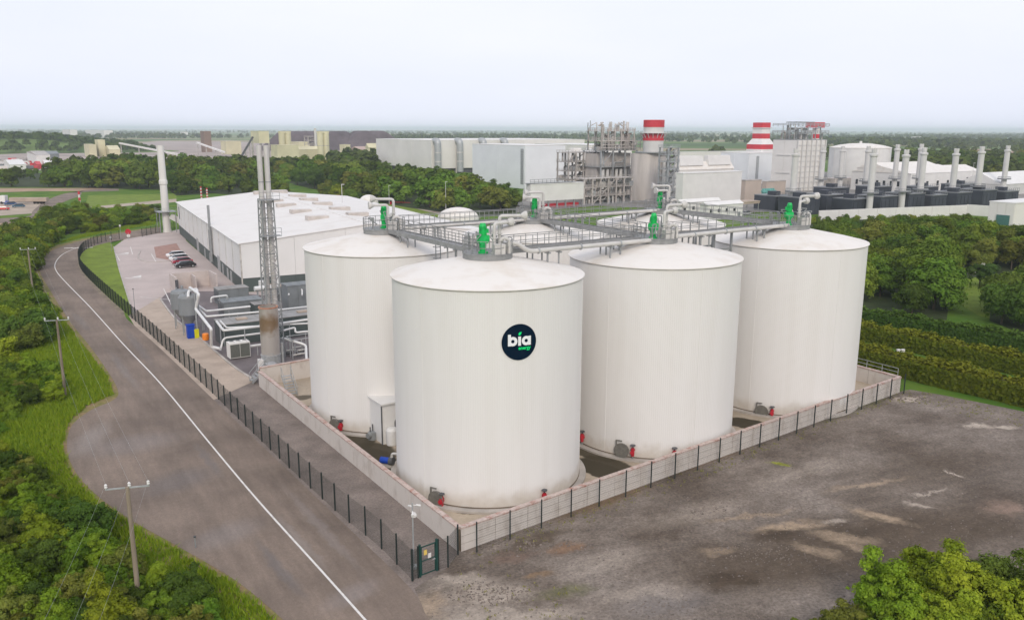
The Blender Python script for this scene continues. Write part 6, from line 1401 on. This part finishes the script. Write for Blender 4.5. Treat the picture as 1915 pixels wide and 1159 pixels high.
def wood(poly, n, mind, protos, smin, smax, seed, name, lab, cat, grp, weights=None, ytop=None):
    if name != 'verge_bush': sheet('woodland_floor_shade', [G(*q) for q in poly], .036 + seed * .0004, M_wfl)
    R_ = random.Random(seed * 3 + 1); bx0, bx1 = max(0, min(q[0] for q in poly)), min(1915, max(q[0] for q in poly))
    for p in scatter(poly, n, mind, seed):
        pr = R_.choices(protos, weights)[0]; s = R_.uniform(smin, smax)
        px_ = P2(p)[0]
        if ytop: s = max(.3, min(s, height_at(p, (ytop(px_) if callable(ytop) else ytop) + R_.uniform(-3, 12)) / (10.4 if protos[0] is FART[0] else 9.8)))
        wh = [', left end', ', left half', ', right half', ', right end'][max(0, min(3, int((px_ - bx0) / (bx1 - bx0) * 4)))] if n > 12 else ''
        plant(pr, p, s, name, (lab.replace('#', pr[0]) + wh), cat, grp + ', ' + pr[0] + wh, s * R_.uniform(.88, 1.12))
# wood on the right behind the hedges
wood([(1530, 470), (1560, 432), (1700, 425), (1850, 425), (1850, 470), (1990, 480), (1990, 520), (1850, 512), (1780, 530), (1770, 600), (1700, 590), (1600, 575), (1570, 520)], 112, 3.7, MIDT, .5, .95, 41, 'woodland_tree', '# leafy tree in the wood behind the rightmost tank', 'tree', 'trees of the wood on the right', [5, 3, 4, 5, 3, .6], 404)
wood([(1850, 600), (1855, 565), (1990, 545), (1990, 625), (1915, 625)], 9, 3.5, [MIDT[1], MIDT[4]], .58, .78, 42, 'woodland_tree', '# rounded tree on the lawn at the right picture edge', 'tree', 'trees on the right lawn')
wood([(1500, 428), (1530, 410), (1700, 412), (1840, 412), (1840, 424), (1640, 424), (1540, 432)], 45, 2.5, SMALL, .35, .6, 43, 'woodland_bush', '# bush at the foot of the white perimeter wall', 'bush', 'bushes below the white perimeter wall', [4, 2, 4, 3, 1])
p = G(1505, 505); plant(('may', crown('crown', LM_may, 2.6, 2.4, 3.0, 26, 4200, .32, .4), MIDT[0][2]), G(1832, 535), .75, 'hawthorn', 'hawthorn with pale blossom at the wood edge above the lawn', 'tree', None); HW = [o for o in bpy.data.objects if o.name.startswith('hawthorn')][0]
link('blossom', crown('blossom', leafmat('may_flowers', (.55, .53, .45), (.75, .73, .65), .05), 2.2, 1.9, 3.4, 12, 500, .2, .3), HW)
# belt behind the hall
wood([(520, 335), (545, 318), (640, 318), (720, 325), (860, 345), (965, 378), (965, 404), (880, 404), (760, 388), (640, 366), (560, 348)], 165, 4.8, FART + MIDT[:2], .78, 1.18, 44, 'belt_tree', '# tree in the belt between process hall and off-white block', 'tree', 'tree belt behind the process hall', None, lambda x: 294 if x < 690 else (294 + (x - 690) * .36 if x < 740 else (312 + (x - 740) * .1 if x < 880 else 326 + (x - 880) * .33)))
wood([(600, 374), (612, 368), (690, 380), (680, 390), (640, 384)], 6, 4, MIDT, .6, .8, 45, 'belt_tree', '# round tree standing beyond the hall roof by the access road', 'tree', 'trees by the access road')
wood([(520, 372), (400, 362), (330, 366), (310, 352), (400, 345), (500, 345), (545, 360)], 46, 5, FART, .5, .85, 46, 'belt_tree', '# tree directly behind the far end of the process hall', 'tree', 'trees behind the hall far end')
# belt at the left behind the lorry park
wood([(-40, 350), (-40, 332), (100, 322), (260, 318), (400, 322), (480, 330), (480, 345), (330, 356), (240, 354), (120, 350)], 165, 5.6, FART, .8, 1.22, 47, 'quarry_tree', '# tree in the belt between the lorry park and the quarry', 'tree', 'tree belt behind the lorry park', None, lambda x: 318 if x < 105 else (296 if x < 200 else 290))
# roadside thicket, upper left
wood([(-30, 470), (40, 432), (110, 412), (160, 402), (150, 425), (110, 448), (72, 472), (62, 500), (62, 520), (-30, 560)], 105, 2.1, SMALL + MIDT[:1], .7, 1.2, 48, 'roadside_bush', '# bush in the thicket on the outside of the road bend', 'bush', 'thicket at the road bend', [5, 5, 2, 4, 2, .4])
wood([(150, 425), (165, 403), (300, 400), (300, 414), (200, 432), (150, 442)], 60, 2.2, SMALL, .5, .95, 49, 'roadside_bush', '# bush on the bank beyond the road bend', 'bush', 'bushes on the bank beyond the bend')
wood([(-40, 640), (-40, 560), (40, 520), (62, 540), (75, 580), (80, 640), (-10, 680)], 60, 1.8, SMALL, .55, .9, 50, 'roadside_bush', '# bush beside the second power pole on the verge', 'bush', 'bushes on the left verge')
# brambles and bushes on the near verge
wood([(-60, 860), (-60, 690), (60, 680), (120, 700), (100, 760), (20, 800), (0, 860)], 40, 1.4, NEAR, .35, .6, 51, 'verge_bush', '# low bush on the grass verge left of the lay-by', 'bush', 'low bushes left of the lay-by', [1.5, 6, 1, 2])
wood([(-60, 1180), (-60, 880), (20, 870), (90, 930), (170, 1010), (270, 1080), (370, 1150), (400, 1230), (300, 1320), (0, 1320)], 80, 1.1, NEAR, .5, .9, 52, 'verge_bush', '# bush in the foreground thicket around the nearest power pole', 'bush', 'foreground thicket on the left', [2.5, 6, 3, 2])
# bush at the lower right
CB = [(1735, 1050, 3.6, 1.05, 0, 'tallest bright green bush crowning the lower right clump'), (1660, 1085, 3.2, .95, 0, 'bright green bush on the left shoulder of the lower right clump'), (1800, 1075, 3.8, 1.1, 0, 'broad bright green bush in the middle of the lower right clump'), (1890, 1060, 3.8, 1.05, 2, 'dark green bush at the right end of the lower right clump'), (1590, 1135, 2.4, .75, 3, 'small olive bush at the left foot of the lower right clump'), (1700, 1130, 3.0, 1.0, 0, 'bright green bush low in the middle of the lower right clump'), (1830, 1130, 3.2, 1.1, 1, 'mid green bush at the bottom edge of the lower right clump'), (1910, 1120, 3.2, 1.1, 0, 'bright green bush in the very corner of the lower right clump'), (1540, 1165, 1.8, .6, 3, 'little olive bush left of the lower right clump at the bottom edge'), (1640, 1165, 2.2, .9, 1, 'mid green bush at the bottom edge, left of the clump centre'), (1480, 1175, 1.3, .5, 3, 'outermost small olive bush on the gravel at the bottom edge'), (1760, 1165, 2.6, 1.0, 0, 'bright green bush at the bottom edge below the tallest one'), (1850, 1040, 3.4, .9, 3, 'olive bush behind the bright green ones in the lower right clump')]
for (x, y, z, s, k, lb) in CB:
    p = G(x, y, z); plant(NEAR[k], p, s, 'corner_bush', lb, 'bush', 'bush clump in the lower right corner')
# clipped hedges on the right
def hedge(label, a, b_, w, h, n, seed, m=LM_hedg):
    d = b_ - a; L_ = d.length; rz = math.atan2(d.y, d.x); t = thing('clipped_hedge', label, 'hedge', a, rz)
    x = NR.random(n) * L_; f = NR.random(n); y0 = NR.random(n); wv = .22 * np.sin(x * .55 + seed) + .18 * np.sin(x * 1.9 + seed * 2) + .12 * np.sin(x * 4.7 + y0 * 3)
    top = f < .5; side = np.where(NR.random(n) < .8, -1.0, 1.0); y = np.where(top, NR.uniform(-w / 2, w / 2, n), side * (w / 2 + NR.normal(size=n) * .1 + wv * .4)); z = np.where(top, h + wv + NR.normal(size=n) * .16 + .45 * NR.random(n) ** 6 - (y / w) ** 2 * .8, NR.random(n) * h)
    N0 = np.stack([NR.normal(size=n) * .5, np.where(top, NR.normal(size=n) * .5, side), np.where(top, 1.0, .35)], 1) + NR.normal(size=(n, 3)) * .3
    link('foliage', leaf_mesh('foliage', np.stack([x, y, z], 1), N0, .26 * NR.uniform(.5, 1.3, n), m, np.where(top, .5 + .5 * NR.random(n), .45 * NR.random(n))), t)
    MB().box((L_ / 2, 0, h * .48), (L_, w * .82, h * .92)).build('branch_core', M_bark, t)
def hb(x0, y0, x1, y1): return G(x0, y0), G(x1, y1)
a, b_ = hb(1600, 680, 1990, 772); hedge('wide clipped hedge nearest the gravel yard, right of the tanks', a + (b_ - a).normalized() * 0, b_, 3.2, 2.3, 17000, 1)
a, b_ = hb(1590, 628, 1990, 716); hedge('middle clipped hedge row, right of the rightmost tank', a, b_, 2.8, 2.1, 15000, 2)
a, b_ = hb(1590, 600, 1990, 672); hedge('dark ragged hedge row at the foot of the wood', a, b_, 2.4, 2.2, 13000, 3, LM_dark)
# rough grass on the verges: blades in tufts
def tufts(name, polys, n, hmin, hmax, m, label, avoid=None):
    P_ = []; R_ = np.random.default_rng(9)
    for poly, share in polys:
        g = [G(*q) for q in poly]; gp = [(q.x, q.y) for q in g]; k = 0; want = int(n * share); x0, x1 = min(q[0] for q in gp), max(q[0] for q in gp); y0, y1 = min(q[1] for q in gp), max(q[1] for q in gp)
        while k < want:
            x, y = R_.uniform(x0, x1), R_.uniform(y0, y1)
            if inside(x, y, gp): P_.append((x, y)); k += 1
    P_ = np.array(P_); B = 4; n = len(P_) * B; base = np.repeat(P_, B, 0) + R_.normal(size=(n, 2)) * .09; h = R_.uniform(hmin, hmax, n); a = R_.uniform(0, 6.28, n); w = .035 + .03 * R_.random(n); lean = R_.normal(size=(n, 2)) * .35
    v = np.zeros((n, 3, 3)); v[:, 0, :2] = base + np.stack([np.cos(a), np.sin(a)], 1) * w[:, None]; v[:, 1, :2] = base - np.stack([np.cos(a), np.sin(a)], 1) * w[:, None]; v[:, 2, :2] = base + lean * h[:, None]; v[:, 2, 2] = h
    me = bpy.data.meshes.new(name); me.vertices.add(3 * n); me.vertices.foreach_set('co', v.astype(np.float32).ravel()); me.loops.add(3 * n); me.loops.foreach_set('vertex_index', np.arange(3 * n, dtype=np.int32)); me.polygons.add(n); me.polygons.foreach_set('loop_start', np.arange(0, 3 * n, 3, dtype=np.int32)); me.polygons.foreach_set('loop_total', np.full(n, 3, dtype=np.int32)); me.update(calc_edges=True)
    at = me.attributes.new('tint', 'FLOAT', 'FACE'); at.data.foreach_set('value', R_.random(n).astype(np.float32)); me.materials.append(m); o = link(name, me); struct(o, 'stuff'); tag(o, label, 'grass'); return o
verge_near = [(-60, 1200), (-60, 700), (60, 690), (130, 640), (165, 660), (200, 705), (212, 738), (165, 758), (128, 790), (116, 835), (132, 885), (175, 932), (245, 982), (325, 1027), (435, 1092), (525, 1170), (520, 1240), (300, 1320), (-60, 1320)]
tufts('verge_grass', [(verge_near, .72), ([(-20, 690), (40, 600), (70, 540), (90, 560), (125, 607), (165, 660), (120, 690)], .2), ([(62, 500), (70, 470), (110, 455), (200, 434), (290, 420), (290, 412), (150, 440), (80, 465), (55, 500)], .08)], 34000, .22, .6, LM_gras, 'rough green grass growing along the left verge')
tufts('weeds', [([(880, 1030), (1670, 742), (1680, 750), (900, 1060)], .55), ([(850, 1060), (1100, 1100), (1100, 1159), (860, 1159)], .12), ([(1620, 745), (1700, 725), (1915, 775), (1915, 800), (1720, 760)], .33)], 420, .05, .2, leafmat('weed_blade', (.20, .20, .06), (.30, .27, .10), .1), 'sparse weeds growing in the gravel yard')
# loose stones on the yard and the strip
def stones(n, seed):
    R_ = random.Random(seed); gp = [(q.x, q.y) for q in yard]; mb = MB(); k = 0
    while k < n:
        px, py = R_.uniform(800, 1915), R_.uniform(740, 1159); q = G(px, py)
        if not inside(q.x, q.y, gp): continue
        s = R_.uniform(.03, .075) if R_.random() < .93 else R_.uniform(.08, .16); a = R_.uniform(0, 6.28); c, s_ = math.cos(a) * s, math.sin(a) * s
        mb.add([(q.x + c, q.y + s_, .005), (q.x - s_, q.y + c, .005), (q.x - c, q.y - s_ * .8, .005), (q.x + s_, q.y - c * .7, .005), (q.x + s * .15, q.y, .012 + s * .9)], [(0, 1, 4), (1, 2, 4), (2, 3, 4), (3, 0, 4)]); k += 1
    o = mb.build('loose_stones', mat('stone_bits', (.175, .145, .125), .9, .4, 3.0)); struct(o, 'stuff'); tag(o, 'loose stones lying over the gravel yard', 'stones')
stones(2600, 4)
def rubble(zones, seed):
    R_ = random.Random(seed); mb = MB()
    for (x, y, rx, ry, n, big) in zones:
        c = G(x, y)
        for i in range(n):
            a = R_.uniform(0, 6.28); f = math.sqrt(R_.random()); q = (c.x + rx * f * math.cos(a), c.y + ry * f * math.sin(a)); s = R_.uniform(.05, big); rz = R_.uniform(0, 6.28)
            k = [R_.uniform(.6, 1.1) for _ in range(6)]; ring = [(q[0] + s * k[j] * math.cos(rz + j * 1.047), q[1] + s * k[j] * math.sin(rz + j * 1.047)) for j in range(6)]
            mb.add([(px, py, .005) for px, py in ring] + [(q[0] + (px - q[0]) * .6, q[1] + (py - q[1]) * .6, .01 + s * .6) for px, py in ring], [tuple(range(6, 12))] + [(j, (j + 1) % 6, 6 + (j + 1) % 6, 6 + j) for j in range(6)])
    o = mb.build('rubble', mat('rubble_stone', (.19, .155, .13), .9, .4, 2.0)); struct(o, 'stuff'); tag(o, 'scattered rubble on the gravel yard', 'rubble')
rubble([(1420, 1030, 4.0, 1.6, 110, .09), (1380, 950, 6.0, 1.4, 140, .08), (1320, 1140, 5.0, 1.6, 200, .08), (1740, 925, 3.0, .8, 50, .12), (1780, 890, .7, 1.4, 24, .12), (1000, 1020, 5, 1.0, 120, .14), (920, 1110, 3, 1.5, 240, .10), (1700, 745, 2.5, 1.0, 60, .2), (1250, 960, 7, 1.5, 160, .1)], 8)
# low hills at the left and the wooded country to the horizon
def hill(x, y, rx, ry, h, seed):
    p = G(x, y); vs = [(0, 0, h)]; n, m_ = 36, 8
    for i in range(1, m_ + 1):
        for j in range(n): a = 2 * math.pi * j / n; f = i / m_; k = 1 + .15 * math.sin(2 * a + seed); vs.append((rx * f * k * math.cos(a), ry * f * k * math.sin(a), h * (.5 + .5 * math.cos(math.pi * f)) if i < m_ else -.1))
    fs = [(0, 1 + j, 1 + (j + 1) % n) for j in range(n)] + [(1 + (i - 1) * n + j, 1 + i * n + j, 1 + i * n + (j + 1) % n, 1 + (i - 1) * n + (j + 1) % n) for i in range(1, m_) for j in range(n)]
    o = MB().add(vs, fs, True).build('hill', M_land, loc=p); return struct(o)
hill(20, 283, 190, 120, 16, 1); hill(90, 276, 150, 110, 9, 2)
def hill_woods():
    R_ = np.random.default_rng(3); C = []; Nn = []; S = []; T = []
    for (x, y, rx, ry, h, n) in ((20, 283, 190, 120, 16, 420), (90, 276, 150, 110, 9, 260)):
        p = G(x, y)
        for i in range(n):
            f = math.sqrt(R_.random()) * .95; a = R_.uniform(0, 6.28); hh = R_.uniform(7, 13); q = 40
            if f < .75 and math.sin(a) < -.2 and R_.random() < .6: continue
            d = R_.normal(size=(q, 3)); d /= np.linalg.norm(d, axis=1, keepdims=True); d[:, 2] = np.abs(d[:, 2])
            c = np.array([p.x + rx * f * math.cos(a), p.y + ry * f * math.sin(a), h * (.5 + .5 * math.cos(math.pi * f)) + hh * .35])
            C.append(c + d * np.array([hh * .5, hh * .5, hh * .55]) * R_.uniform(.75, 1, (q, 1))); Nn.append(d + R_.normal(size=(q, 3)) * .35); S.append(hh * .19 * R_.uniform(.8, 1.2, q)); T.append(R_.random() * .7 + R_.random(q) * .3)
    o = link('hill_woods', leaf_mesh('hill_woods', np.concatenate(C), np.concatenate(Nn), np.concatenate(S), LM_far, np.concatenate(T), .8)); struct(o, 'stuff'); tag(o, 'scrubby trees covering the low hills at the far left', 'woods')
hill_woods()
def far_woods(n, seed):
    R_ = np.random.default_rng(seed); C = []; Nn = []; S = []; T = []; k = 0
    blocked = [[(130, 300), (130, 262), (720, 258), (720, 300)], [(-50, 330), (-50, 288), (115, 286), (115, 330)], [(700, 345), (700, 284), (1180, 284), (1560, 300), (1660, 330), (1850, 352), (1990, 352), (1990, 420), (900, 420)]]
    while k < n:
        y = 30 * FOC / R_.uniform(2.5, 88) ; ang = R_.uniform(-.62, .62); x = y * math.tan(ang)
        px, py = P2((x, y, 0))
        if any(inside(px, py, b_) for b_ in blocked): continue
        den = math.sin(x * .004 + 1.3) * math.sin(y * .0023 + .7) + .6 * math.sin(x * .0011 - y * .0017) + .35 * math.sin(x * .013 + y * .011)
        if den < R_.uniform(-.35, .75): continue
        far = y > 1500; q = 14 if far else 46; h = R_.uniform(7, 13) * (1.0 if not far else 1.15); r = h * .45
        d = R_.normal(size=(q, 3)); d /= np.linalg.norm(d, axis=1, keepdims=True); d[:, 2] = np.abs(d[:, 2]) * 1.0
        zb = 0.0
        C.append(np.array([x, y, h * .42 + zb]) + d * np.array([r, r, h * .58]) * R_.uniform(.75, 1.0, (q, 1))); Nn.append(d + R_.normal(size=(q, 3)) * .35); S.append(np.full(q, (r * .78 if far else r * .42)) * R_.uniform(.8, 1.2, q)); T.append(R_.random() * .7 + R_.random(q) * .3); k += 1
    me = leaf_mesh('distant_woods', np.concatenate(C), np.concatenate(Nn), np.concatenate(S), LM_far, np.concatenate(T), .8)
    o = link('distant_woods', me); struct(o, 'stuff'); tag(o, 'distant woods and hedgerow trees out to the horizon', 'woods')
far_woods(5200, 17)
wood([(1540, 350), (1560, 318), (1700, 300), (1990, 300), (1990, 340), (1830, 345), (1800, 330), (1680, 318), (1660, 335)], 70, 8.0, FART, .8, 1.2, 53, 'far_tree', '# tree in the woods behind the white plant buildings', 'tree', 'woods behind the plant buildings')
sheet('quarry_face', [G(1740, 296), G(1990, 300), G(1990, 282), G(1780, 278)], .2, M_soil)

# ------------------------------------------------------------------ the air
hz_m = bpy.data.materials.new('haze_air'); hz_m.use_nodes = True; nt = hz_m.node_tree; nt.nodes.clear()
pv = nt.nodes.new('ShaderNodeVolumePrincipled'); pv.inputs['Density'].default_value = 0.00013; pv.inputs['Color'].default_value = (0.84, 0.92, 1.0, 1); pv.inputs['Anisotropy'].default_value = 0.0
ou = nt.nodes.new('ShaderNodeOutputMaterial'); nt.links.new(pv.outputs[0], ou.inputs['Volume'])
hz_o = MB().box((0, 17000, 30.5), (72000, 37000, 63)).build('haze', hz_m); struct(hz_o, 'stuff'); tag(hz_o, 'thin pale haze over the distant country', 'haze')
